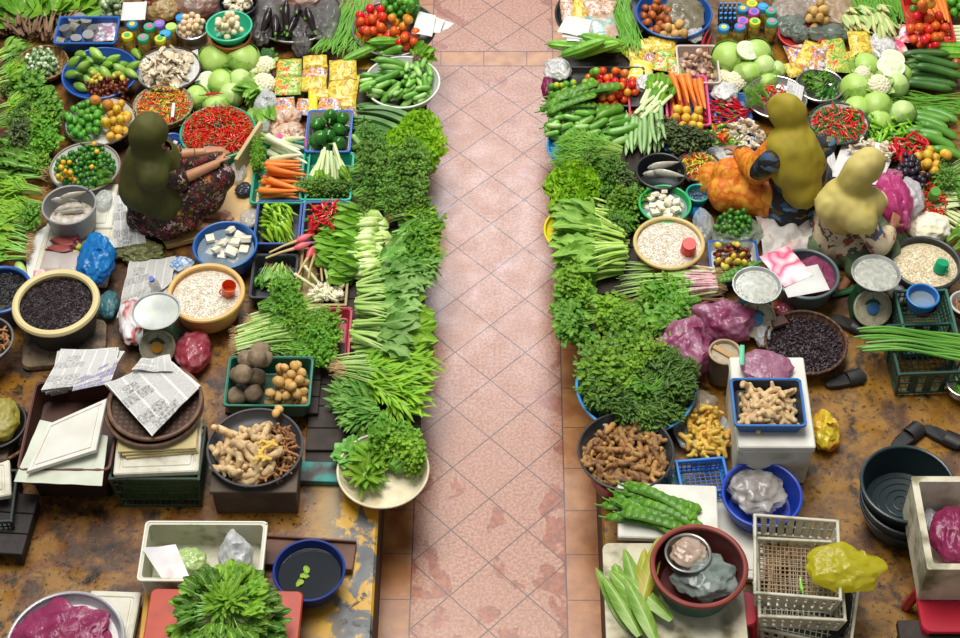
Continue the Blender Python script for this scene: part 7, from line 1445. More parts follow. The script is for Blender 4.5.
drop(f,zone(612,87,56,38),36, 'tomato',.06,.031, 'red tomato before the bumpy gourds on the right stall', 'tomato', 'red tomatoes on the right stall',tries=9,sc=(.82,.95));drop(f,zone(608,88,56,32),9, 'orange_tomato',.06,.031, 'orange tomato before the bumpy gourds on the right stall', 'tomato', 'orange tomatoes on the right stall',tries=6,sc=(.82,.95));drop(f,zone(590,88,20,20),4, 'green_tomato',.06,.03, 'green tomato among red ones on the right stall', 'tomato', 'green tomatoes on the right stall',tries=2)
f=Field(W(585,104,.45).x,W(585,104,.45).y,.9,.6,.50)
for i in range(18):
 a=.3+U(-.25,.2);lay(f, 'petai_pod', 'long flat bumpy petai pod above the pile of cucumbers', 'pod',574+U(-8,22),93+i*1.3+U(-2,2),.52,a,.27,.012,U(-.4,.4),a,U(1.25,1.5), 'petai pods above the right stall cucumbers',sink=.6)
f=Field(W(586,132,.45).x,W(586,132,.45).y,.9,.8,.44)
for(x,y,w,d,n,kd,L,r,l,g,yw)in((600,128,50,36,22, 'cucumber',.2,.023, 'green cucumber piled below the petai pods', 'cucumbers below the petai pods',(.15,.6)),(568,126,44,22,18, 'small_cucumber',.105,.0175, 'small pale cucumber at the aisle side of the cucumber pile', 'small cucumbers below the petai pods',(-.5,.7))):
 q=W(x,y,.5);a,c=rsize(x,y,.5,w,d);drop(f,in_rect(q.x,q.y,a,c),n,kd,L,r,l, 'cucumber',g,yaw=yw,tries=8,margin=.02,sc=(.95,1.15))
basin('basin', 'light blue basin edge under the dill at the aisle', 'basin',578,146,31,.46,.05,plastic('2a84cc'),plastic('3c98dc'),taper=.9)
GR=(('dill',(618,150),(552,146), 'feathery bunch with stalks at right below the cucumbers, rear'),('dill',(620,156),(548,158), 'feathery bunch with stalks at right below the cucumbers, middle'),('dill',(622,152),(556,140), 'feathery bunch topmost below the cucumbers'),('dill',(616,160),(550,170), 'feathery bunch nearest the bright lettuce'),('parsley',(606,166),(578,160), 'dark parsley behind the bright lettuce'),('parsley',(632,176),(600,170), 'dark parsley right of the bright lettuce, rear'),('parsley',(626,192),(596,186), 'dark parsley right of the bright lettuce, middle'),('dark_herb',(640,176),(612,188), 'dull reddish herb between parsley and fish bowl'),('coriander',(634,182),(628,214), 'leafy coriander left of the green tofu bowl, rear'),('coriander',(640,196),(614,212), 'leafy coriander left of the green tofu bowl, middle'),('coriander',(640,208),(610,226), 'leafy coriander left of the green tofu bowl, near'),('parsley',(632,218),(608,232), 'dark parsley between choy sum and rice tub'),('choy_sum',(622,216),(552,208), 'choy sum bunch laid leaves to the aisle, rearmost'),('choy_sum',(621,224),(550,222), 'choy sum bunch laid leaves to the aisle, second from the back'),('choy_sum',(622,232),(550,232), 'choy sum bunch laid leaves to the aisle, third from the back'),('choy_sum',(628,244),(550,242), 'choy sum bunch laid leaves to the aisle, fourth from the back'),('choy_sum',(626,254),(548,252), 'choy sum bunch laid leaves to the aisle, third from the front'),('choy_sum',(624,262),(550,262), 'choy sum bunch laid leaves to the aisle, second from the front'),('choy_sum',(622,268),(550,276), 'choy sum bunch laid leaves to the aisle, front'),('choy_sum',(624,238),(556,218), 'choy sum bunch lying on top of the others, rear'),('choy_sum',(626,250),(556,262), 'choy sum bunch lying on top of the others, near'),('mustard_greens',(590,214),(552,198), 'broad leaves between the bright lettuce and choy sum'))
for i,(kd,a,c,l)in enumerate(GR):bun(kd,l,a,c,.45+.028*(i%3)+(.05 if 'on top' in l else 0),k=i)
for i,(x,y,z,l)in enumerate(((566,180,.46, 'bright lettuce head at the aisle, left of parsley'),(584,184,.46, 'bright lettuce head right of the other, against parsley'),(572,196,.47, 'bright lettuce head nearest the choy sum'),(578,172,.46, 'bright lettuce head rearmost below the feathery bunch'))):p=W(x,y,z+.08);inst('lettuce_head',l, 'lettuce',(p.x,p.y,z),Euler((U(-.15,.15),0,U(0,6))),.92)
basin('basin', 'yellow basin edge under the choy sum beside the aisle', 'basin',578,230,34,.452,.04,plastic('d8c81c',.4),plastic('e4d62c',.4),taper=.95)
for i,(a,c,kd,l)in enumerate((((596,296),(556,288), 'curly_herb', 'yellow green leafy bunch at the aisle, rear'),((600,308),(552,306), 'celery_leaf', 'leafy green bunch at the aisle edge, second'),((596,318),(550,322), 'celery_leaf', 'leafy green bunch hanging over the aisle edge'),((604,326),(566,336), 'celery_leaf', 'leafy green bunch above the light blue basin, at the aisle'),((598,300),(566,298), 'curly_herb', 'yellow green leafy bunch on top at the aisle'),((590,288),(556,280), 'curly_herb', 'yellow green leafy bunch below the choy sum'),((640,302),(598,318), 'coriander', 'green herb bunch right of the aisle leaves, rear'),((646,312),(604,330), 'coriander', 'green herb bunch right of the aisle leaves, middle'),((650,322),(612,342), 'curly_herb', 'green herb bunch before the foam sheet'),((630,308),(600,336), 'curly_herb', 'green herb bunch lowest by the blue basin'),((700,310),(644,300), 'celery_leaf', 'celery bunch with brown stems at right, rear'),((706,318),(648,316), 'celery_leaf', 'celery bunch with brown stems at right, middle'),((702,322),(652,332), 'celery_leaf', 'celery bunch with brown stems at right, near'),((690,300),(636,292), 'coriander', 'leafy coriander under the spring onions, left'),((700,298),(650,310), 'coriander', 'leafy coriander under the spring onions, middle'),((690,312),(640,326), 'celery_leaf', 'celery bunch in front of coriander'),((696,330),(662,344), 'celery_leaf', 'celery leaves hanging toward the pink bag'))):bun(kd,l,a,c,.45+.03*(i%3),k=i)
for i,(a,c)in enumerate((((716,276),(618,284)),((716,281),(622,292)),((714,286),(632,300)),((712,278),(610,276)))):bun('red_root_onion' if i%2 else 'spring_onion', 'spring onions with pinkish white roots at right, '+('rear', 'second', 'nearest', 'longest leaved')[i]+' bunch',a,c,.5+.02*(i%2))
for i in range(14):p=W(708+U(-8,10),300+i*1.4,.5);m=MB();tube(m,[[-.1,0,0],[0,.006,.004],[.12,0,0]],[.004,.006,.005],6);tag(obj('celery_root_stem',m.mesh('root_stem',TWIG),None,(p.x,p.y,.52+.003*(i%4)),U(-.2,.45)), 'brown woody stem end of the celery bunches', 'stem', 'brown stem ends above the pink bags').name='woody_stem'
b=basin('basin', 'light blue basin overflowing with dark curry leaves and herbs', 'basin',636,386,60,.58,.12,plastic('2c86cc'),plastic('4aa0e0'),taper=.8,rimR=.009)
for i,(a,c,kd)in enumerate((((640,372),(586,350), 'dill'),((636,378),(576,362), 'parsley'),((636,380),(576,378), 'curly_herb'),((640,384),(584,396), 'curry_leaf'),((644,378),(604,344), 'parsley'),((640,374),(640,342), 'curly_herb'),((650,384),(676,352), 'curry_leaf'),((650,388),(690,376), 'curry_leaf'),((648,392),(690,398), 'curry_leaf'),((640,392),(676,424), 'curry_leaf'),((634,392),(640,428), 'curry_leaf'),((628,390),(604,416), 'curry_leaf'),((622,386),(582,402), 'celery_leaf'),((650,396),(668,412), 'curry_leaf'),((640,382),(616,366), 'curly_herb'),((630,372),(596,376), 'mustard_greens'),((646,396),(620,420), 'curry_leaf'),((622,376),(658,392), 'curry_leaf'),((650,372),(618,392), 'celery_leaf'),((656,380),(698,386), 'curry_leaf'),((654,396),(692,412), 'curry_leaf'),((640,398),(656,432), 'curry_leaf'))):bun(kd, 'herb bunch in the light blue basin, '+('feathery one at the far left', 'dark one at the left rear', 'bright one at the left', 'dark one at near left', 'dark one at the rear', 'bright one pointing to the foam sheet', 'dark one toward the pink bag, rear', 'dark one at the right', 'dark one at the right, lower', 'dark one hanging over at lower right', 'dark one hanging toward the ginger tray', 'dark one at the near left rim', 'larger leaved at the left rim', 'short dark one at the right', 'bright one in the middle', 'broad leaved in the middle', 'dark one behind the ginger tray', 'dark one over the middle', 'larger leaved over the middle', 'dark one over the right rim', 'dark one over the lower right rim', 'dark one over the near rim')[i],a,c,.52+.03*(i%4),k=i)
lid('white foam sheet with holes behind the light blue basin',638,344,40,30,.46,.04,FOAM,0,panel=None)if 0 else slab('foam_cover', 'white foam sheet behind the light blue basin', 'lid',W(640,346,.47).x,W(640,346,.47).y,.47,.25,.3,.05,FOAM,0)
b=basin('basket', 'round black tray of brown turmeric roots at the aisle', 'tray',626,451,48,.62,.07,plastic('2a2c2e',.45,dirt='4c4c4a'),plastic('3a3c3e',.4),taper=.86);b2=basin('tub', 'red tub under the black tray of turmeric', 'tub',627,462,40,.545,.14,plastic('8c1c20',.45),plastic('a02428',.45),taper=.9)
f=cf(b,None,.03);p=W(628,454,.64);drop(f,in_ell(p.x,p.y,.235,.235),88, 'turmeric',.075,.0125, 'brown yellow turmeric root in the round black tray', 'turmeric', 'turmeric roots in the black tray',tries=7,cen=(p.x,p.y),dome=.1,jit=.15)
b=basin('bowl', 'black bowl of three pale fish behind the green bowl', 'bowl',661,171,25,.62,.12,plastic('222426',.4),plastic('303234',.4),taper=.84);f=cf(b,.56)
for i,(x,y,a)in enumerate(((663,168,.1),(659,174,-.02),(668,179,-.3))):lay(f, 'fish', 'pale fish in the black bowl, '+('rearmost', 'middle', 'nearest')[i]+' of three', 'fish',x,y,.58,a,.22,.022,1.4,a,.82)
b=basin('bowl', 'bright green bowl of white tofu pieces in water', 'bowl',665,204,26,.60,.11,plastic('1c9c50'),plastic('28b464'),taper=.8);f=cf(b,.54);drop(f,in_ell(b.x,b.y,b.r*.85),30, 'tofu_block',.075,.026, 'white tofu piece in the bright green bowl', 'tofu', 'tofu pieces in the green bowl',tries=8,spin=False,sc=(.6,.85));disc_water(b.o,b.r*.93,.075,WATER)
b=basin('tub', 'beige rimmed tub of white rice with a red cup', 'tub',669,243,35,.62,.17,M('tub_redbrown', '8c3428', 'a84434',rough=.45,scale=3),plastic('d4bc78',.45),taper=.85,rimR=.012,inner=plastic('d8c48c',.5));tub_fill(b,.60,RICE,1700,.012,.0022,.015, 'rice', 'white rice filling the tub before the green bowl', 'rice')
cup('red plastic cup standing upside down on the rice',688,255,.605,.046,.1, 'd42c1c',Euler((PI+.28,0,0)),False).location.z+=.1
b=basin('bowl', 'small turquoise bowl of bluish shrimps beside the orange skirt', 'bowl',698,193,12,.55,.09,plastic('1c8478'),plastic('28a090'));tub_fill(b,.51,M('blue_shrimp', '2c3c50', '5c7890',rough=.3,scale=40),90,.02,.004,.005, 'shrimp', 'bluish grey shrimps in the small turquoise bowl')
b=basin('basket', 'round basket of mixed orange and yellow chillies by the orange sleeve', 'basket',699,166,22,.56,.1,weave('weave_dark', '', ''),weave('weave_dark', '', ''),inner=PAPER);f=cf(b,.52,.02);s=in_ell(b.x,b.y,b.r*.92);acc=[]
drop(f,s,140, 'orange_chilli',.045,.0055, '', '',None,tries=2,collect=acc);stuff(tag(obj('orange_chilli_heap',heap_mesh('heap', 'orange_chilli',acc,None)), 'mixed chillies under the topmost ones in the basket by the orange sleeve', 'chilli'))
for kd,n,l in(('scarlet_chilli',70, 'small red chilli'),('yellow_chilli',60, 'small yellow chilli')):drop(f,s,n,kd,.045,.0055,l+' in the round basket beside the orange sleeve', 'chilli',l+' pile beside the orange sleeve',tries=3,jit=.25)
f=Field(W(642,130,.47).x,W(642,130,.47).y,.9,.9,.47);tray('plastic_tray', 'red tray under celery and pale gourds', 'tray',650,100,44,42,.5,.06,plastic('a02430',.4),plastic('b43440'))
for i in range(18):x=627+(i%9)*4.4;a=-PI/2+(x-645)*.004+U(-.05,.05);lay(f, 'pale_gourd', 'long pale green gourd hanging side by side before the celery', 'gourd',x+U(-1,1),132+U(-4,4)-abs(x-645)*.1,.52,a,.3,.017,U(-.4,.4),a,U(1.0,1.15), 'pale gourds before the celery')
for i in range(16):p=W(646+U(0,22),92+U(-6,16),.56);a=-2.1+U(-.25,.25);inst('celery_stalk', 'pale celery stalk on the red tray behind the pale gourds', 'celery',(p.x,p.y,.53+.008*(i%5)),Euler((0,0,a+PI)),1.15, 'celery stalks on the red tray')
t=tray('plastic_tray', 'pink tray of upright carrots beside yellow citrus', 'tray',687,100,44,50,.52,.08,plastic('d8407c',.4),plastic('e85490',.4));f=rf(t,.47)
for i in range(9):x=(672,680,687,693,698,676,684,690,701)[i];a=-PI/2+.12+U(-.06,.06);lay(f, 'carrot', 'orange carrot in the pink tray', 'carrot',x,(92,96,97,98,99,88,92,94,103)[i],.53,a,.25,.024,U(0,6),a+PI*0,1.1, 'carrots in the pink tray')
f=Field(W(690,118,.48).x,W(690,118,.48).y,.6,.5,.48);tray('plastic_tray', 'blue tray edge beneath the yellow citrus and dark herbs', 'tray',690,128,56,44,.475,.06,plastic('2a6cb8',.4));drop(f,zone(688,119,44,28,.53),15, 'yellow_citrus',.06,.031, 'yellow brown citrus fruit below the pink carrot tray', 'citrus', 'citrus below the carrot tray',tries=7,sc=(.85,1.1))
for i,(a,c)in enumerate((((680,124),(664,146)),((690,126),(678,150)),((700,130),(694,154)),((672,122),(660,130)),((696,140),(668,152)),((708,136),(690,146)))):bun('dark_herb', 'dark dull herb heap behind the fish bowl, '+('left', 'middle', 'right', 'rear left', 'nearest', 'rear right')[i],a,c,.48+.02*(i%3),k=i)
for i,(x,y,w,d,m,a,l)in enumerate(((634,53,20,16,YEL,30, 'yellow packet leftmost behind the tomatoes'),(648,46,20,14,YEL,10, 'yellow packet second behind the tomatoes'),(663,44,26,16,YEL,4, 'broad yellow packet under the rim of the blue basin'),(641,70,24,20,M('bright_yellow_pack', 'd8c428', 'ece07c',rough=.2,scale=10),-8, 'bright yellow packet beside the tomatoes'),(664,60,20,22,NOOD,-12, 'yellow packet with red and green print left of the clear box'),(674,68,14,22,NOOD,8, 'narrow printed packet touching the clear box'),(650,60,14,12,MIXP,14, 'small mixed packet between yellow packets'))):pack('packet',l,x,y,w,d,.44+.012*(i%3),.05,m,a)
bag('garlic_bag', 'clear bag of white garlic behind the celery',648,84,26,18,.44,.09,M('garlic_film', ''),46)
t=tray('clear_box', 'clear plastic box of pinkish dried pieces', 'box',698,64,42,38,.53,.09,M('clear_plastic_box', 'd8c4b8',rough=.15,alpha=.5),plastic('e0d4cc',.2));f=rf(t,.455);proto('dried_piece',*[ball('dried_piece',.02,M('dried_piece', 'b08468', 'ccaa94',rough=.3,scale=20,var=.2),(1.2,1,.5),10,8,lump=.25,ls=1.6,k=i)for i in range(3)]);drop(f,in_rect(t.x,t.y,t.w,t.d),60, 'dried_piece',.044,.018, 'pinkish dried piece in the clear box', 'dried food', 'dried pieces in the clear box',tries=4)
for i,(x,y,a)in enumerate(((705,38,1.2),(709,42,1.3))):inst('dark_red_chilli', 'red pepper standing against the blue basin, '+('left', 'right')[i], 'chilli',at(x,y,.53),Euler((0,-.3,a)),1.2)
for a in((724,27, '2c8cc8', 'd8d83c', 'jar with blue lid and yellow centre, leftmost in the front row by the cabbages'),(740,26, '3a7cb4', 'd05ca0', 'jar with blue lid and pink centre in the front row'),(755,21, 'c8cc2c', '4cac4c', 'jar with yellow lid and green centre in the front row'),(772,21, '3cac88', 'd074a8', 'jar with green lid and pink centre, rightmost in the front row'),(743,20, 'c45cb0', '5a6cc0', 'jar with pink lid and blue centre squeezed behind the front row'),(754,11, 'b85cb8', '4a6cc4', 'jar with pink lid and blue centre in the rear row'),(743,8, '2c84b4', 'd0c83c', 'jar with blue lid and yellow centre in the rear row'),(771,10, '38ac84', 'cc6ca4', 'jar with green lid and pink centre in the rear row'),(763,6, '3498cc', '44a8d8', 'jar with plain blue lid in the rear row'),(752,3, 'd8d030', '9cc83c', 'jar with yellow lid and lime centre at the very back')):jar(*a,fill='94803c')
for i in range(20):
 p=W(721+(i%5)*4.6,3+(i//5)*5,.56);m=MB();lathe(m,[(.002,0),(.013,0),(.013,.07),(.006,.085),(.006,.1),(.002,.1)],14);o=obj('small_bottle',m.mesh('small_bottle',M('bottle_dark', '20304a', '3c5070',rough=.15)),None,(p.x,p.y,.45));tag(o, 'small dark bottle with blue cap in the block left of the jars', 'bottle', 'small blue capped bottles');q=MB();lathe(q,[(.002,.095),(.01,.095),(.01,.112),(.002,.112)],12);obj('cap',q.mesh('cap',plastic('3c84c0')),o)
for i,(kd,x,y,z,s_,l)in enumerate((('cabbage',729,54,.48,1.35, 'large cabbage nearest the clear box'),('cabbage',757,50,.50,1.2, 'cabbage at the back behind the cut one'),('pale_cabbage',764,64,.47,1.15, 'pale cabbage with visible stem end right of the cut cabbage'),('cabbage',748,70,.45,1.15, 'cabbage lowest under the cut one'),('pale_cabbage',776,68,.45,.95, 'small pale cabbage beside the yellow packets'),('cabbage',768,78,.44,.8, 'cabbage half hidden behind the steel bowl'),('cabbage',857,84,.48,1.3, 'large cabbage at the left of the right hand heap'),('cabbage',866,64,.49,1.2, 'cabbage behind the small cauliflower of the right hand heap'),('pale_cabbage',897,82,.47,1.1, 'pale cabbage right of the cauliflower'),('cabbage',877,102,.47,1.2, 'cabbage in front of the cauliflower'),('pale_cabbage',903,110,.46,1.15, 'oval pale cabbage right of the near one'),('cabbage',857,105,.45,1.05, 'cabbage above the dark tray of red and green chillies'),('cabbage',880,118,.44,1.0, 'cabbage lowest of the heap behind green chillies'),('cabbage',900,72,.45,1.0, 'cabbage under the cut half at the right hand heap'))):
 p=W(x,y,z+.05);inst(kd,l, 'cabbage',(p.x,p.y,z+.02),Euler((U(-.4,.4),U(-.4,.4),U(0,6))),s_)
for x,y,z,r_,s_,l in((748,50,.60,(.4,.3,.3),1.15, 'cut cabbage half showing its face, on the heap by the jars'),(891,66,.585,(.45,.1,-.1),1.25, 'cut cabbage half showing its face, on the right hand heap'),(893,58,.57,(.3,.2,0),1.1, 'cut cabbage half behind the other on the right hand heap')):p=W(x,y,z);inst('cut_cabbage',l, 'cabbage',(p.x,p.y,z),Euler(r_),s_)
for x,y,z,s_,l in((737,78,.46,1.1, 'cauliflower before the large cabbage, right'),(724,74,.46,.85, 'cauliflower before the large cabbage, left'),(880,82,.56,1.15, 'white cauliflower on top of the cabbages at right'),(863,70,.58,.8, 'smaller white cauliflower on cabbages at right')):p=W(x,y,z+.03);inst('cauliflower',l, 'cauliflower',(p.x,p.y,z),Euler((-.25,0,U(0,6))),s_)
bag('garlic_bag', 'clear bag of white garlic below the left cauliflower',725,93,26,20,.44,.08,M('garlic_film', ''),47)
b=tray('plastic_tray', 'low blue tray under deep red and pale green chillies', 'tray',722,122,62,60,.47,.05,plastic('2a66b0',.4));f=rf(b,.445)
drop(f,zone(727,110,44,32),60, 'dark_red_chilli',.125,.0085, 'long deep red chilli heaped right of the carrots', 'chilli', 'deep red chillies by the carrots',yaw=(-.7,.7),tries=6,jit=.2)
drop(f,zone(722,136,34,28),34, 'bright_green_chilli',.105,.012, 'bright green chilli heaped left of the mushrooms and orange sleeve', 'chilli', 'bright green chillies by the orange sleeve',tries=6,jit=.15);drop(f,zone(722,138,22,26),9, 'orange_chilli',.045,.0055, 'orange chilli among bright green ones', 'chilli', 'orange chillies among the green',tries=1,sc=(1.8,2.4))
p=W(746,136,.48);f=Field(p.x,p.y,.5,.5,.44);drop(f,in_ell(p.x,p.y,.12,.16),32, 'oyster_mushroom',.07,.018, 'pale oyster mushroom heaped left of the orange sleeve', 'mushroom', 'oyster mushrooms by the orange sleeve',tries=5,sink=.5,jit=.5)
bag('white_bag', 'white plastic bag beside the basket of mixed chillies',722,158,30,26,.43,.08,film('white_film', ''),48)
b=basin('bowl', 'steel bowl with paper, red chillies and greens behind the mustard yellow headscarf', 'bowl',776,97,31,.50,.06,STEEL,STEEL,taper=.8);f=cf(b,.47,.02)
sheet('newspaper', 'folded paper lining the steel bowl behind the mustard headscarf', 'newspaper',[(784,104),(800,108),(804,88),(788,80)],.515,NEWS2,.01)
drop(f,zone(772,95,40,22),60, 'scarlet_chilli',.045,.0055, 'small scarlet chilli in the steel bowl behind the mustard headscarf', 'chilli', 'scarlet chillies in the steel bowl',tries=3,sc=(1.1,1.4));
for i,(a,c)in enumerate((((760,98),(742,90)),((764,104),(742,102)),((768,96),(752,84)))):bun('chives', 'dark green stalks in the steel bowl, '+('left', 'nearest', 'rear')[i],a,c,.5)
b=basin('bowl', 'steel bowl of dark green leaves and chillies beside the yellow packets', 'bowl',820,85,24,.50,.06,STEEL,STEEL,taper=.8);f=cf(b)
for i,(a,c)in enumerate((((820,80),(802,78)),((822,84),(806,88)),((816,78),(826,72)))):bun('spinach', 'dark leaves in the steel bowl beside yellow packets, '+('left', 'nearest', 'rear')[i],a,c,.47)
drop(f,zone(830,86,20,20),16, 'small_green_chilli',.055,.0055, 'dark green chilli in the steel bowl beside yellow packets', 'chilli', 'dark green chillies in the steel bowl',tries=3,sc=(1.8,2.2),yaw=(.5,1.4))
sheet('newspaper', 'newspaper sheet between the steel bowls and dark chilli tray', 'newspaper',[(815,112),(850,104),(844,92),(822,100)],.44,NEWS2,.01)
for i,(x,y,w,d,m,a,l)in enumerate(((798,58,20,26,MIXP,10, 'mixed printed packet left of the yellow ones beside cabbages'),(808,54,18,26,YEL,-24, 'yellow packet slanting, second from the cabbages'),(818,58,16,24,MIXP,-10, 'printed packet third from the cabbages'),(832,46,26,20,NOOD,4, 'yellow noodle packet with red label, rear'),(836,62,28,20,NOOD,-6, 'yellow noodle packet with red label, front'),(860,44,22,26,YEL,0, 'fat yellow packet right of the noodle packets'),(858,58,20,14,YEL,6, 'fat yellow packet behind the cabbage heap'),(793,70,16,14,YEL,20, 'yellow packet nearest the small pale cabbage'))):pack('packet',l,x,y,w,d,.45+.015*(i%3),.05,m,a)
for i,(x,y,w,d,m,l)in enumerate(((790,10,32,28,film('beige_film', 'b8a898',.88,.2, 'd8ccc0'), 'clear bag of beige goods at the back right of the jars'),(812,6,30,24,film('beige_film', ''), 'clear bag of beige goods second at the back'),(836,10,34,32,film('ginger_film', 'c8a880',.9,.2, 'dcc8b0'), 'big clear bag of tan goods at the back'),(790,26,30,20,film('greenish_film', '7c8c80',.88,.2, 'a8b4a8'), 'clear bag of greenish packets in the red net'),(826,34,40,16,film('greenish_film', ''), 'clear greyish bag before the potatoes'),(800,34,20,14,film('greenish_film', ''), 'small clear greyish bag beside the red basket'))):bag('clear_bag',l,x,y,w,d,.44,.1,m,50+i)
basin('basket', 'red open basket under clear bags right of the jars', 'basket',800,34,22,.5,.06,plastic('b02c2c',.4),plastic('c43838',.4));f=Field(W(816,24,.5).x,W(816,24,.5).y,.5,.4,.48);drop(f,zone(817,21,28,22,.5),14, 'potato',.066,.029, 'pale brown potato before the big tan bag at the back', 'potato', 'potatoes at the back right',tries=5)
f=Field(W(872,26,.46).x,W(872,26,.46).y,.7,.5,.46);drop(f,zone(860,24,34,28),15, 'baby_corn',.1,.015, 'baby corn in pale husk piled before the dark beans', 'corn', 'baby corn, left heap',yaw=(-1.4,-.7),tries=6,sc=(1.3,1.5),spin=False);drop(f,zone(882,26,26,30),11, 'baby_corn',.1,.015, 'baby corn in pale husk piled right of the bigger corn heap', 'corn', 'baby corn, right heap',yaw=(-1.5,-1.0),tries=6,sc=(1.3,1.5),spin=False)
f=Field(W(878,8,.5).x,W(878,8,.5).y,.8,.9,.5)
for i in range(70):a=-1.45+U(-.12,.12);lay(f, 'green_bean', 'dark green bean in the bundles at the back behind the baby corn', 'bean',850+52*((i%35)/34),6+U(-6,10),.5,a,.2,.0045,0,a,U(1.2,1.5), 'green beans at the back')
t=tray('plastic_tray', 'red tray of tomatoes and carrots at the far right', 'tray',928,18,46,46,.52,.07,plastic('c02c24',.4));f=rf(t,.47);drop(f,zone(928,28,46,38,.55),30, 'tomato',.06,.031, 'red tomato heaped at the far right behind bumpy cucumbers', 'tomato', 'tomatoes at the far right',tries=7,sc=(.95,1.1));drop(f,zone(926,20,30,20,.56),8, 'orange_tomato',.06,.031, 'orange tomato heaped at the far right', 'tomato', 'orange tomatoes at the far right',tries=2);drop(f,zone(912,20,12,12,.52),3, 'green_tomato',.06,.03, 'green tomato at the left of the far right heap', 'tomato', 'green tomatoes at the far right',tries=2)
for i in range(6):p=W(922+4.6*i,4+(i%2)*2,.58);inst('carrot', 'orange carrot lying behind the far right tomatoes', 'carrot',(p.x,p.y,.57),Euler((0,.1,-1.1-.08*i)),1.15, 'carrots at the far right')
f=Field(W(955,6,.48).x,W(955,6,.48).y,.5,.5,.46);drop(f,zone(956,7,26,26,.5),26, 'lime',.052,.026, 'green lime in the far right corner', 'lime', 'limes in the far right corner',tries=6)
for i in range(10):p=W(954,22+i*1.8,.5);inst('white_radish', 'slim white radish at the right edge beside tomatoes', 'radish',(p.x,p.y,.46+.012*(i%2)),Euler((0,0,PI+U(-.05,.05))),(.9,.5,.5), 'slim white radishes at the right edge')
pack('packet', 'clear white and pink packet before the far right tomatoes',912,34,26,18,.46,.05,multi('white_pink',['e0dcdc', 'ece8e8', 'd83c78', 'e8a888', 'd8d4d4'],9,.2),-6);pack('packet', 'pink edged packet beside the baby corn',898,44,14,20,.45,.05,multi('white_pink',[]),12)if 0 else pack('packet', 'pink edged packet between garlic bag and dark cucumbers',899,46,12,20,.45,.04,MATS['white_pink'],14)
bag('garlic_bag', 'clear bag of white garlic before the baby corn',882,46,26,26,.44,.09,M('garlic_film', ''),57)
f=Field(W(930,62,.46).x,W(930,62,.46).y,.9,.9,.45)
for i,(x,y)in enumerate(((946,44),(950,51))):lay(f, 'bitter_gourd', 'light green bumpy gourd at the right edge, '+('rear', 'near')[i]+' of two', 'gourd',x,y,.5,-.02,.3,.03,0,-.02,1.3)
for i,(x,y)in enumerate(((926,54),(930,60),(926,66),(930,72),(934,79),(928,84),(936,66),(938,74))):lay(f, 'dark_cucumber', 'long dark green cucumber stacked at the right edge', 'cucumber',x,y,.5,-.06,.3,.028,U(-.3,.3),-.06-.03*i,1.05, 'dark cucumbers at the right edge')
inst('snake_fruit', 'brown scaly fruit at the right edge beside dark cucumbers', 'fruit',at(956,64,.5),None,1.3)
f=Field(W(935,98,.45).x,W(935,98,.45).y,.9,.6,.45)
for i in range(34):a=U(-.3,.15);lay(f, 'long_bean', 'long green bean lying below the dark cucumbers', 'bean',934+U(-10,12),90+U(0,16),.5,a,.5,.0045,0,a,U(.8,1.), 'long beans below the dark cucumbers')
f=Field(W(935,130,.45).x,W(935,130,.45).y,.8,.9,.44)
for i,(x,y)in enumerate(((942,110),(932,118),(936,124),(928,128),(940,131),(930,137),(938,141),(944,148),(950,152),(932,112),(924,132))):lay(f, 'plantain', 'plump green cucumber stacked at the right edge below the long beans', 'cucumber',x,y,.5,-.45,.2,.025,U(-.3,.3),-.5+.02*i,1.2, 'plump cucumbers at the right edge',name='green_cucumber')
b=basin('tray', 'black tray of mixed red and green chillies lined with newspaper', 'tray',839,123,30,.52,.07,plastic('242628',.4),plastic('303234',.4),inner=NEWS2);f=cf(b,.48,.02);s=in_ell(b.x,b.y,b.r*.92);acc=[]
drop(f,s,110, 'small_green_chilli',.055,.0055, '', '',None,tries=2,collect=acc);stuff(tag(obj('green_chilli_heap',heap_mesh('heap', 'small_green_chilli',acc,None)), 'dark green chillies under the topmost ones in the black tray', 'chilli'))
drop(f,s,70, 'small_green_chilli',.055,.0055, 'small dark green chilli in the black newspaper lined tray', 'chilli', 'green chillies in the black tray',tries=3,jit=.25,sc=(1.,1.3));drop(f,s,70, 'red_chilli',.062,.0058, 'small red chilli in the black newspaper lined tray', 'chilli', 'red chillies in the black tray',tries=3,jit=.25,sc=(1.,1.3))
f=Field(W(905,140,.45).x,W(905,140,.45).y,.9,.9,.44);tray('plastic_tray', 'dark tray under the green and red chilli heaps', 'tray',900,140,80,60,.44,.035,plastic('222426',.4))
drop(f,zone(891,126,52,26),60, 'bright_green_chilli',.105,.012, 'bright green chilli heaped below the cabbages at right', 'chilli', 'bright green chillies below the cabbages',tries=6,jit=.2);drop(f,zone(910,148,44,26),56, 'large_red_chilli',.115,.0088, 'large red chilli heaped below the bright green ones at right', 'chilli', 'large red chillies at right',tries=6,jit=.2,sc=(1,1.2))
f=Field(W(925,168,.45).x,W(925,168,.45).y,.9,.8,.46);drop(f,zone(932,163,40,30,.52),16, 'yellow_citrus',.06,.031, 'yellow citrus fruit at the right, beside black fruits', 'citrus', 'citrus beside the black fruits',tries=7,sc=(.95,1.15));drop(f,zone(912,176,36,36,.5),56, 'black_fruit',.048,.021, 'shiny black fruit heaped left of the yellow citrus', 'fruit', 'black fruits by the citrus',tries=6,cen=(W(912,174,.5).x,W(912,174,.5).y),dome=.2)
pack('packet', 'clear pack of purple red pieces between black fruits and pink bag',900,180,26,20,.5,.05,multi('purple_pack',['7c2c50', '94405c', 'b06c84', '883450'],22,.2),-10)
f=Field(W(930,202,.45).x,W(930,202,.45).y,.6,.6,.44);s=zone(928,204,36,34,.48);acc=[]
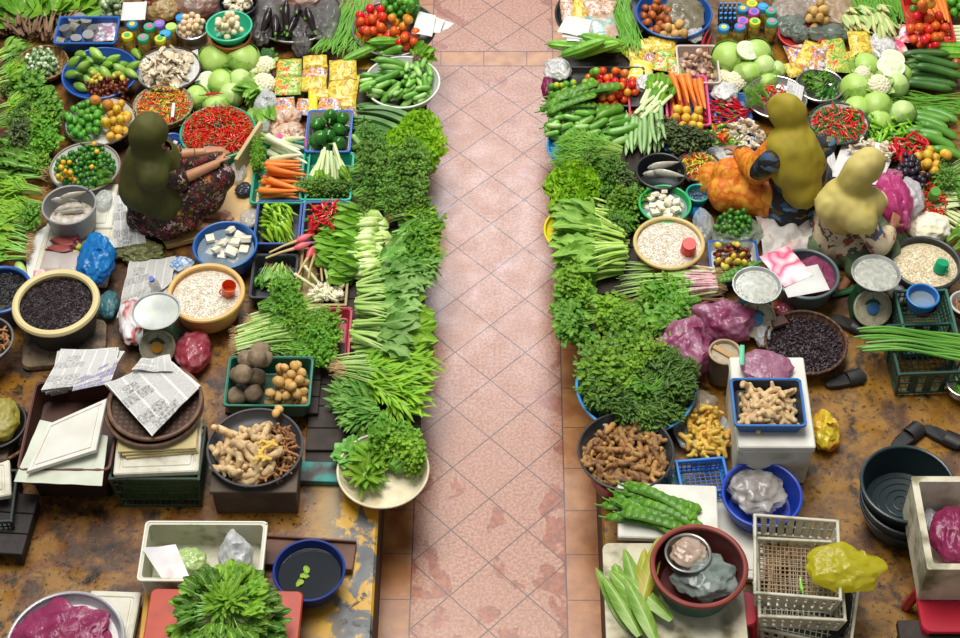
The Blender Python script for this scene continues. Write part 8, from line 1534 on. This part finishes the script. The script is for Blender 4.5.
drop(f,s,150, 'red_chilli',.062,.0058, '', '',None,tries=2,collect=acc);stuff(tag(obj('red_chilli_heap',heap_mesh('heap', 'red_chilli',acc,None)), 'small red chillies under the topmost ones beside the green cup', 'chilli'));drop(f,s,130, 'red_chilli',.062,.0058, 'small red chilli in the heap around the green cup', 'chilli', 'small red chillies around the green cup',tries=3,jit=.25)
cup('green plastic cup standing in the small red chillies',934,198,.56,.035,.07, '5c9c3c',Euler((PI+.3,0,0)),False).location.z+=.06
for i in range(11):p=W(950+U(-8,8),206+i*1.6,.5);inst('lemongrass_stalk', 'pale lemongrass stalk at the right edge before red chillies', 'lemongrass',(p.x,p.y,.47+.012*(i%3)),Euler((0,0,-.7+U(-.2,.2))),1.05, 'lemongrass stalks at the right edge')
for i,(a,c,kd,l)in enumerate((((958,178),(934,172), 'parsley', 'dark parsley at the right edge beside citrus, rear'),((962,184),(932,182), 'parsley', 'dark parsley at the right edge above the green cup'),((940,176),(980,160), 'spring_onion', 'green onion bunch at the right edge, rear'),((946,196),(980,194), 'celery_leaf', 'pale celery bunch at the right edge'),((948,240),(972,224), 'dill', 'feathery herb at the right edge behind the black rice tub'),((952,250),(976,240), 'dill', 'feathery herb at the right edge beside the black rice tub'))):bun(kd,l,a,c,.46+.02*(i%2),k=i)
for i in range(6):p=W(956,190+3*i,.52);inst('celery_stalk', 'thick pale celery stalk at the right edge', 'celery',(p.x,p.y,.5+.01*(i%2)),Euler((0,0,.1*(i-3))),1.1, 'celery stalks at the right edge')
bag('white_bag', 'white paper bag of cream vegetables behind the black rice tub',928,228,42,28,.44,.12,M('cream_bag', 'e4dcb4', 'f0ece0',rough=.5,scale=8),58)
sheet('newspaper', 'white paper under garlic before the pale yellow headscarf', 'newspaper',[(830,178),(880,186),(896,150),(846,134)],.47,PAPER,.015);p=W(872,152,.5);f=Field(p.x,p.y,.6,.5,.475);drop(f,in_ell(p.x,p.y,.15,.12),20, 'oyster_mushroom',.07,.018, 'pale mushroom on the white paper before the pale yellow headscarf', 'mushroom', 'mushrooms before the pale yellow headscarf',tries=4,sink=.5,jit=.5);sheet('newspaper', 'white newspaper between the two women on the right', 'newspaper',[(816,178),(838,172),(832,146),(820,150)],.47,NEWS2,.015)
b=basin('tub', 'black tub of rice with a green cup at the right edge', 'tub',926,263,35,.62,.16,plastic('26282a',.4),plastic('343638',.4),taper=.84,rimR=.011);tub_fill(b,.585,M('rice_cream', 'd8c8a0', 'ece2c8',rough=.6,scale=30),1600,.012,.0022,.015, 'rice', 'cream coloured rice filling the black tub', 'rice');cup('green cup lying upside down on rice in the black tub',941,269,.60,.042,.06, '149c68',Euler((PI+.2,.1,2)),True).location.z+=.06
def loadpan(o,p,r,label):
 m=MB();lathe(m,[(.002,.0),(r*.5,-.004),(r*.88,-.012),(r*.8,-.03),(.002,-.034)],36)
 for _ in range(500):q=r*.85*math.sqrt(U(0,1));a=U(0,6.28);d=rdir(U(0,6.28),U(-.4,.4))*.006;c=np.array([q*math.cos(a),q*math.sin(a),-.002-.01*q/r]);tube(m,[c-d,c,c+d],[.001,.002,.001],4)
 stuff(tag(obj('rice',m.mesh('rice',M('pan_grain', 'a8aaa0', 'c8cac0',rough=.35,scale=30)),None,(p.x,p.y,p.z)),label, 'rice'))
o,p,r=dial_scale('weighing scale with white grains and blue dial knob beside pink bags',(757,285),(757,318),24,19,.74,M('scale_teal', '2c5c64', '3c6c74',rough=.45),SF,plastic('3c74a8'));loadpan(o,p,r, 'white grains in the scale pan beside the pink bags')
o,p,r=dial_scale('green weighing scale with white grains before the woman in pale yellow headscarf',(876,273),(873,307),24,19,.74,M('scale_bright_green', '1c4c2c', '2c6038',rough=.45),SF,plastic('3c74a8'));loadpan(o,p,r, 'white grains in the pan of the green scale')
b=basin('tub', 'grey oval tub with pink bag and printed papers', 'tub',806,274,33,.60,.15,plastic('4c5a5e',.4),plastic('5c6c70',.4),taper=.85,rimR=.01);bag('pink_bag', 'pink translucent bag in the grey tub',815,275,34,44,.47,.12,film('pink_film', 'b04878',.92,.25, 'c87a9c'),60)
pack('packet', 'white packet with pink printed picture lying on the grey tub',786,266,34,34,.61,.02,multi('pink_picture',['ecdcdc', 'f4e8e8', 'e8487c', 'f0d4dc', 'f4ecec'],5,.3),28);pack('white_parcel', 'white folded paper on the grey tub',803,281,44,26,.6,.018,PAPER,14, 'paper');pack('packet', 'clear packet between white paper and pink printed packet',790,282,20,14,.595,.02,CLEAR2,20);sheet('white_paper', 'white sheet at the left of the grey tub', 'paper',[(770,282),(790,290),(786,262),(768,262)],.585,PAPER,.006)
bag('red_bag', 'small clear bag of red pieces behind the dark basket',784,309,20,14,.43,.05,film('red_film', ''),61)
b=basin('basket', 'brown round basket of black dried fruit', 'basket',806,342,41,.52,.07,weave('weave_rust2', '7c5840', '4a3022'),weave('weave_rust2', '', ''),taper=.88,rimR=.009);f=cf(b,.48,.015);tub_fill(b,.485,DARKF,900,.02,.006,.02, 'dried_fruit', 'black dried fruit filling the brown round basket')
k=MB();box(k,(0,0,0),(.09,.06,.03));tag(obj('scoop_block',k.mesh('wood_block',M('block_brown', '4a3028', '5c4034',rough=.6)),None,at(779,322,.535),.4), 'brown block lying on the black dried fruit', 'block').name='wood_block'
bag('white_bag', 'white scrunched bag between the scale and the dark basket',762,334,16,26,.43,.1,film('white_film', ''),62)
bag('clear_bag', 'open cloudy bag of green calamansi limes',737,234,46,30,.45,.12,M('lime_bag_film', '8ca088', 'b4c4b0',rough=.15,alpha=.5,scale=8),63);f=Field(W(734,222,.5).x,W(734,222,.5).y,.5,.4,.52);drop(f,zone(734,224,42,26,.57),60, 'calamansi',.033,.0165, 'small green calamansi lime spilling from the cloudy bag', 'lime', 'calamansi in the cloudy bag',tries=5,sc=(1,1.15),cen=(W(733,220,.5).x,W(733,220,.5).y),dome=.2)
bag('clear_bag', 'clear crumpled bag with a bottle beside the rice tub',703,226,20,30,.44,.12,CLEAR2,64);bag('blue_bag', 'small bright blue bag behind the crumpled clear bag',698,216,14,18,.43,.08,film('blue_film', ''),65)
t=tray('plastic_tray', 'blue tray of brown and yellow nuts below the lime bag', 'tray',734,260,50,40,.52,.08,plastic('2458a4',.4),plastic('2c68bc'),inner=PAPER);f=rf(t,.47);drop(f,in_rect(t.x,t.y,t.w,t.d),58, 'brown_nut',.035,.0165, 'shiny brown nut in the blue tray below the lime bag', 'nut', 'brown nuts in the blue tray',tries=5,sc=(1,1.25));drop(f,in_rect(t.x,t.y,t.w,t.d),13, 'yellow_nut',.037,.0185, 'yellow nut among the brown ones in the blue tray', 'nut', 'yellow nuts in the blue tray',tries=2,sc=(1,1.25))
for i,(x,y,a)in enumerate(((738,270,.5),(730,276,.35),(756,266,.6),(734,282,.15))):p=W(x,y,.56);inst('petai_pod', 'green pod lying on the near edge of the nut tray, '+('longest', 'second', 'short one at right', 'nearest')[i], 'pod',(p.x,p.y,.545+.01*i),Euler((.2,0,a)),(1.05,.9,.6,.8)[i])
sheet('sack', 'white woven sack spread behind the grey tub and scale', 'sack',[(764,262),(826,262),(806,218),(752,206)],(.46,.46,.52,.5),M('sack_white', 'c8c4bc', 'dedad4',rough=.7,scale=10,c3='d89890',sc3=6,th3=.68),.05,n=30,th=.006,sc=9)
PINKF=film('pink_bag_film', 'b0507c',.95,.25, 'd09ab4')
bag('pink_bag', 'large pink and white knotted bag before the celery leaves',682,352,56,50,.43,.22,PINKF,66,peaks=[(.4,.7,.9,12,.5)],ridge=.24,knot=(.06,.08,.22));bag('pink_bag', 'pink bag gathered at the top, above the pot',725,324,50,34,.43,.2,PINKF,67,peaks=[(-.8,.3,.6,10,.4),(.8,.2,.5,10,.3)],ridge=.26)
b=basin('pot', 'dull brown pot with bits of wood on its cover', 'pot',725,352,16,.66,.22,M('pot_brown', '5c5044', '7c6c5c',rough=.6,scale=6),M('pot_rim', 'a08c70', 'b8a488',rough=.6),taper=.92,inner=M('pot_inner', 'a8987c', 'c4b69c',rough=.6));k=MB();lathe(k,[(.002,.19),(b.r*.98,.19),(b.r*.98,.2),(.002,.2)],30);obj('cover',k.mesh('cover',M('pot_cover', 'a09078', 'b8aa90',rough=.7,scale=12,c3='6a5a48',sc3=14,th3=.6)),b.o);k=MB();bar(k,(-.06,.05,.21),(.07,-.05,.21),.03,.015);obj('wood_bar',k.mesh('wood_bar',WOOD),b.o)
b=tray('foam_box', 'white foam box carrying the blue tray of ginger', 'box',771,405,76,90,.74,.32,FOAM_D,taper=.94,th=.03,lip=.006,rad=.015);p=W(771,400,.76);slab('foam_cover', 'white foam lid closing the box under the ginger tray', 'lid',b.x,b.y,.775,b.wt+.01,b.dt+.01,.033,FOAM,0)
bag('pink_bag', 'pale pink bag lying flat on the foam box behind the ginger tray',766,368,50,36,.78,.06,film('pale_pink_film', 'b06c8c',.93,.22, 'd0a0b4'),68,ridge=.12);k=MB();box(k,(0,0,0),(.025,.14,.008));tag(obj('handle_strip',k.mesh('green_strip',plastic('5cc098',.4)),None,at(742,355,.86),-.1), 'thin mint green plastic strip beside the pale pink bag', 'strip').name='mint_strip'
t=tray('plastic_tray', 'blue rectangular tray of ginger on the white foam box', 'tray',768,402,72,48,.865,.085,plastic('205490',.4),plastic('2f76c0'),inner=plastic('28303c',.5),ribs=8);f=rf(t,.79);drop(f,in_rect(t.x,t.y,t.w,t.d),38, 'ginger',.11,.016, 'plump pale ginger root in the blue tray on the foam box', 'ginger', 'ginger roots in the blue tray',tries=8,margin=.042,jit=.1,sc=(.7,.9))
b=bag('clear_bag', 'opened clear bag under yellow galangal roots',702,430,52,56,.42,.07,CLEAR2,69);f=Field(W(707,430,.5).x,W(707,430,.5).y,.6,.6,.48);drop(f,zone(706,432,46,54,.5),28, 'galangal',.1,.013, 'yellow orange galangal root heaped left of the foam box', 'galangal', 'galangal roots by the foam box',tries=6,jit=.2);bag('clear_bag', 'crumpled dull clear bag behind the galangal roots',700,405,34,26,.44,.1,film('drab_film2', 'a89880',.8,.2, 'c4b8a4'),70)
bag('yellow_bag', 'yellow and orange bag on the floor right of the foam box',824,433,28,36,ZP,.13,M('yellow_orange_film', 'c8b020', 'dcc840',rough=.22,scale=7,c3='d86020',sc3=7,th3=.58),71,peaks=[(0,.5,.8,10,.3)],knot=(0,.02,.12))
slat_crate('plastic_basket', 'small light blue slotted basket beside the turmeric tray', 'basket',703,475,48,32,.54,.1,plastic('2c78c8',.35),6,nv=9,nh=3,dense=8);bag('clear_bag', 'bluish clear bag between turmeric tray and small blue basket',672,482,28,22,.42,.06,film('teal_film', ''),72)
b=basin('basin', 'royal blue basin with a cloudy bag', 'basin',762,494,40,.60,.14,plastic('1c3ca0'),plastic('2448b8'),taper=.82,rimR=.009);bag('cloudy_bag', 'cloudy knotted bag of grey fish in the royal blue basin',757,492,52,46,.475,.12,M('grey_fish_film', 'a09890', 'c8c2bc',alpha=.8,tl=.2,rough=.12,scale=9,c3='dedcd8',sc3=14,th3=.56),73,ridge=.2)
p=W(728,530,.5);slab('foam_cover', 'white foam lid under the royal blue basin', 'lid',p.x,p.y,.455,.42,.5,.05,FOAM,-8,panel=.08)
p=W(668,596,.6);mbx=MB();rloft(mbx,[(.66,.62,.04,0),(.68,.64,.04,.02),(.7,.66,.04,.2),(.7,.66,.04,.204)]);tag(obj('foam_box',mbx.mesh('foam_box',FOAM_VD,False),None,(p.x+.03,p.y-.02,ZP)), 'grimy foam box under the red basin and leaves', 'box')
for i,(y,l,zt)in enumerate(((514, 'white foam board carrying the petai pods',.62),)):p=W(668,y,zt);slab('foam_cover',l, 'board',p.x,p.y+.02,zt,.52,.34,.04,FOAM,-2)
f=Field(W(655,514,.63).x,W(655,514,.63).y,.8,.6,.62)
for i in range(16):a=-.3+U(-.3,.2);lay(f, 'petai_pod', 'long flat bumpy petai pod on the white foam board', 'pod',652+U(-16,20),498+i*1.9,.64,a,.33,.014,U(-.3,.3),a,U(1.25,1.5), 'petai pods on the foam board',sink=.6)
b=basin('basin', 'large reddish brown basin with a bowl and grey bag', 'basin',699,566,48,.80,.19,M('basin_green', '2c5048', '3c6458',rough=.5,scale=4),M('rim_redbrown', '7c3028', '944438',rough=.5,scale=6),taper=.8,rimR=.014,inner=M('basin_inner', '4c1f1e', '642c28',rough=.45,scale=5));b2=basin('bowl', 'small steel bowl with a tied clear bag inside the red basin', 'bowl',688,553,23,.78,.08,STEEL_D,STEEL,taper=.85);bag('clear_bag', 'clear tied bag of brownish pieces in the small steel bowl',689,553,36,30,.715,.07,M('peach_bag', 'c8a890', 'dcc8b8',alpha=.8,tl=.2,rough=.1,scale=12),74,peaks=[(-.2,.3,1,16,.4)]);bag('grey_bag', 'greyish plastic bag of greens in the red basin',706,578,56,46,.64,.12,M('grey_green_film', '84948c', 'b0bcb6',alpha=.75,tl=.2,rough=.12,scale=7,dist=1.5),75,ridge=.2)
for i in range(9):
 m=MB();leaf(m,[-.19,0,0],[1,0,.12],[0,0,1],.42,.085,.5,-.3,10,ruf=.12);x,y,a=((614,596,1.95),(624,588,1.8),(634,580,1.75),(642,582,1.45),(622,608,2.0),(632,602,2.1),(644,600,2.3),(650,574,1.3),(640,616,1.9))[i];p=W(x,y,.64);col=i in(3,7);mt=M('leaf_yellowing', '9ca828', 'c8a82c',rough=.45,scale=4,tl=.2)if col else M('leaf_turmeric', '6c9c2c', '9cc04c',rough=.42,scale=5,var=.1,tl=.2)
 tag(obj('turmeric_leaf',m.mesh('turmeric_leaf',mt),None,(p.x,p.y,.62+.012*i),Euler((0,0,a))), 'long pointed leaf on the grimy foam box'+(', yellowing, '+('behind the others' if i==3 else 'against the red basin')if col else ''), 'leaf',None if col else 'green long leaves on the grimy box')
def stool(label,px,py,zt,col='b01830',s=.3):
 p=W(px,py,zt);t=MB();rloft(t,[(s-.04,s-.04,.04,-.03),(s,s,.05,-.012),(s-.01,s-.01,.05,0)]);o=obj('stool',None,None,(p.x,p.y,zt));tag(o,label, 'stool');obj('seat',t.mesh('seat',plastic(col,.35),False),o)
 for sx in(-1,1):
  for sy in(-1,1):l=MB();bar(l,(sx*s*.38,sy*s*.38,-.02),(sx*s*.48,sy*s*.48,ZP-zt),s*.16,s*.16);obj('leg',l.mesh('leg',plastic(col,.35),False),o)
stool('red plastic stool behind the grimy foam box and white crates',737,608,.60,s=.2);stool('red plastic stool under the foam box at the lower right',948,606,.66)
CR=plastic('c4c0ac',.5,dirt='8a866c')
slat_crate('plastic_crate', 'dirty white slotted crate, topmost of the stack, with a yellow bag', 'crate',797,556,84,78,.82,.15,CR,-5,nv=9,nh=2,dense=18,sw=.036,fm=M('lattice_brown', '8c6c48', 'a88c68',rough=.6));slat_crate('plastic_crate', 'dirty white slotted crate second in the stack', 'crate',800,578,84,78,.72,.13,CR,-3,nv=9,nh=2,sw=.036);slat_crate('plastic_crate', 'dirty white slotted crate lowest of the stack, askew', 'crate',812,598,88,80,.58,.17,CR,-14,nv=9,nh=2,sw=.036)
b=basin('tub', 'black round tub almost hidden under the white crates', 'tub',806,602,48,.5,.1,plastic('1e2022',.5));bag('yellow_bag', 'bright yellow plastic bag draped over the top white crate',842,570,64,42,.74,.13,film('yellow_film', 'dcd424',.8,.2, 'ece450',.4),76,peaks=[(1,.1,.1,8,.45),(-.2,.9,.5,10,.3)],ridge=.2,knot=(.1,.03,.06))
inst('bright_green_chilli', 'small green chilli lying inside the top white crate', 'chilli',at(801,584,.69),1.6,.9)
GT=plastic('1c2a2e',.32);GR_=plastic('28383c',.32)
for i,(y,z,l)in enumerate(((504,.54, 'lowest large dark green tub in the stack at right'),(496,.63, 'middle large dark green tub in the stack at right'),(484,.73, 'topmost large dark green tub in the stack at right'))):b=basin('tub',l, 'tub',908,y,47,z,.19-.05*(i==0),GT,GR_,taper=.84,rimR=.01)
for i in range(4):ring(None,b.r*(.2+.17*i),.004,mat=GR_,name='floor_ridge',parent=b.o,z=.012)
t=tray('foam_box', 'grimy white foam box with a magenta bag at the right edge', 'box',966,522,94,92,.96,.3,FOAM_VD,taper=.97,th=.03,lip=.004,rad=.012,inner=FOAM_D);bag('pink_bag', 'dark magenta bag inside the foam box at the right edge',954,538,46,60,.70,.16,film('magenta_film', ''),77);bag('white_bag', 'small white scrap bag inside the foam box at the right edge',930,520,18,22,.69,.06,film('white_film', ''),78)
m=MB();box(m,(0,0,0),(.4,.14,.05),bev=.003);p=W(940,632,.62);tag(obj('plank',m.mesh('plank',WOOD_D,False),None,(p.x,p.y,.59),.0), 'dark plank at the bottom right corner before the red stool', 'plank');m=MB();box(m,(0,0,0),(.36,.12,.16),bev=.003);tag(obj('wood_block',m.mesh('wood_block',WOOD_D,False),None,(p.x,p.y,.48),.0), 'dark block under the plank at the bottom right corner', 'block')
slat_crate('plastic_crate', 'dark green slotted crate under the long thick beans', 'crate',926,348,66,48,.62,.2,plastic('20483c',.4),3,nv=4,nh=2,dense=10,sw=.05);slat_crate('plastic_crate', 'green slotted crate holding the blue bowl, behind the beans', 'crate',926,312,52,44,.62,.2,plastic('3c6c5c',.4),2,nv=10,nh=4,dense=14)
b=basin('bowl', 'red brown bowl under the blue water bowl', 'bowl',924,304,14,.68,.06,plastic('5c3028',.5));b=basin('bowl', 'blue bowl of water on the green crate', 'bowl',923,296,16,.74,.09,plastic('1c68b0'),plastic('2478c4'),taper=.84);disc_water(b.o,b.r*.92,.05,WATER)
f=Field(W(915,338,.62).x,W(915,338,.62).y,1.2,.5,.63)
for i in range(9):a=-.1-.03*(i%3);lay(f, 'thick_bean', 'long thick green bean lying across the dark green crate', 'bean',912+(i%3)*4,330+i*2.9,.65,a,.62,.011,U(-.3,.3),a,U(.95,1.05), 'thick beans across the green crate')
def sandal(label,px,py,yaw,z=ZP):
 p=W(px,py,z+.03);o=obj('sandal',None,None,(p.x,p.y,z),math.radians(yaw));tag(o,label, 'sandal');m=MB();n=20;top=[]
 pr=[]
 for i in range(n):
  a=2*PI*i/n;ca,sa=math.cos(a),math.sin(a);x=.125*math.copysign(abs(ca)**.7,ca);pr.append((x,(.042+.008*ca)*math.copysign(abs(sa)**.7,sa)))
 L_=[[(x*.96,y*.93,0)for x,y in pr],[(x,y,.006)for x,y in pr],[(x,y,.026+.006*(x<0))for x,y in pr],[(x*.95,y*.9,.03+.006*(x<0))for x,y in pr]]
 m.add([q for l in L_ for q in l],[g[::-1]for g in gridF(4,n,False,True)]+[tuple(range(n))[::-1],tuple(3*n+i for i in range(n))]);obj('sole',m.mesh('sole',M('rubber_black', '161414', '262222',rough=.5,scale=20),False),o)
 s=MB();V=[]
 for i in range(9):
  a=PI*i/8
  for x in(.0,.09):V.append([x+.01*math.sin(a),.05*math.cos(a),.026+.034*math.sin(a)])
  for x in(.09,.0):V.append([x+.01*math.sin(a),.046*math.cos(a),.024+.030*math.sin(a)])
 s.add(V,gridF(9,4,False,True));obj('strap',s.mesh('strap',M('rubber_black', '')),o)
sandal('black sandal right of the dark dried fruit basket, below the other',846,379,18);sandal('black sandal at the far side of the dried fruit basket near green scale',851,324,-28);sandal('black sandal near the right edge behind the large dark tubs',944,436,-30);sandal('black sandal mostly hidden behind the large dark tubs',908,436,40)
b=basin('bowl', 'steel bowl with greens at the right edge beside the green crate', 'bowl',964,383,18,.52,.08,STEEL,STEEL,taper=.8);bun('spinach', 'green leaves in the steel bowl at the right edge',(960,376),(970,398),.46);b=basin('basket', 'paper lined basket of orange pieces at the right edge above the crate', 'basket',966,303,16,.56,.08,weave('weave_dark', '', ''),PAPER,inner=PAPER);f=cf(b);drop(f,in_ell(b.x,b.y,b.r*.8),12, 'small_ginger',.07,.012, 'brownish piece in the paper lined basket at the right edge', 'ginger', 'brown pieces at the right edge',tries=3)
m=MB();tube(m,[[0,0,0],[.1,.01,0],[.2,.03,.01]],[.02,.022,.018],8,flat=.5);p=W(832,292,.45);tag(obj('green_handle',m.mesh('green_handle',M('scale_bright_green', '')),None,(p.x,p.y,.425),.2), 'dark green rod lying between grey tub and green scale', 'rod').name='green_rod'
bag('white_cup', 'crinkled white paper cup beside the green scale pan',898,292,18,22,.44,.12,M('cup_paper', 'b8b4b0', 'd4d0cc',rough=.5,scale=9),79)
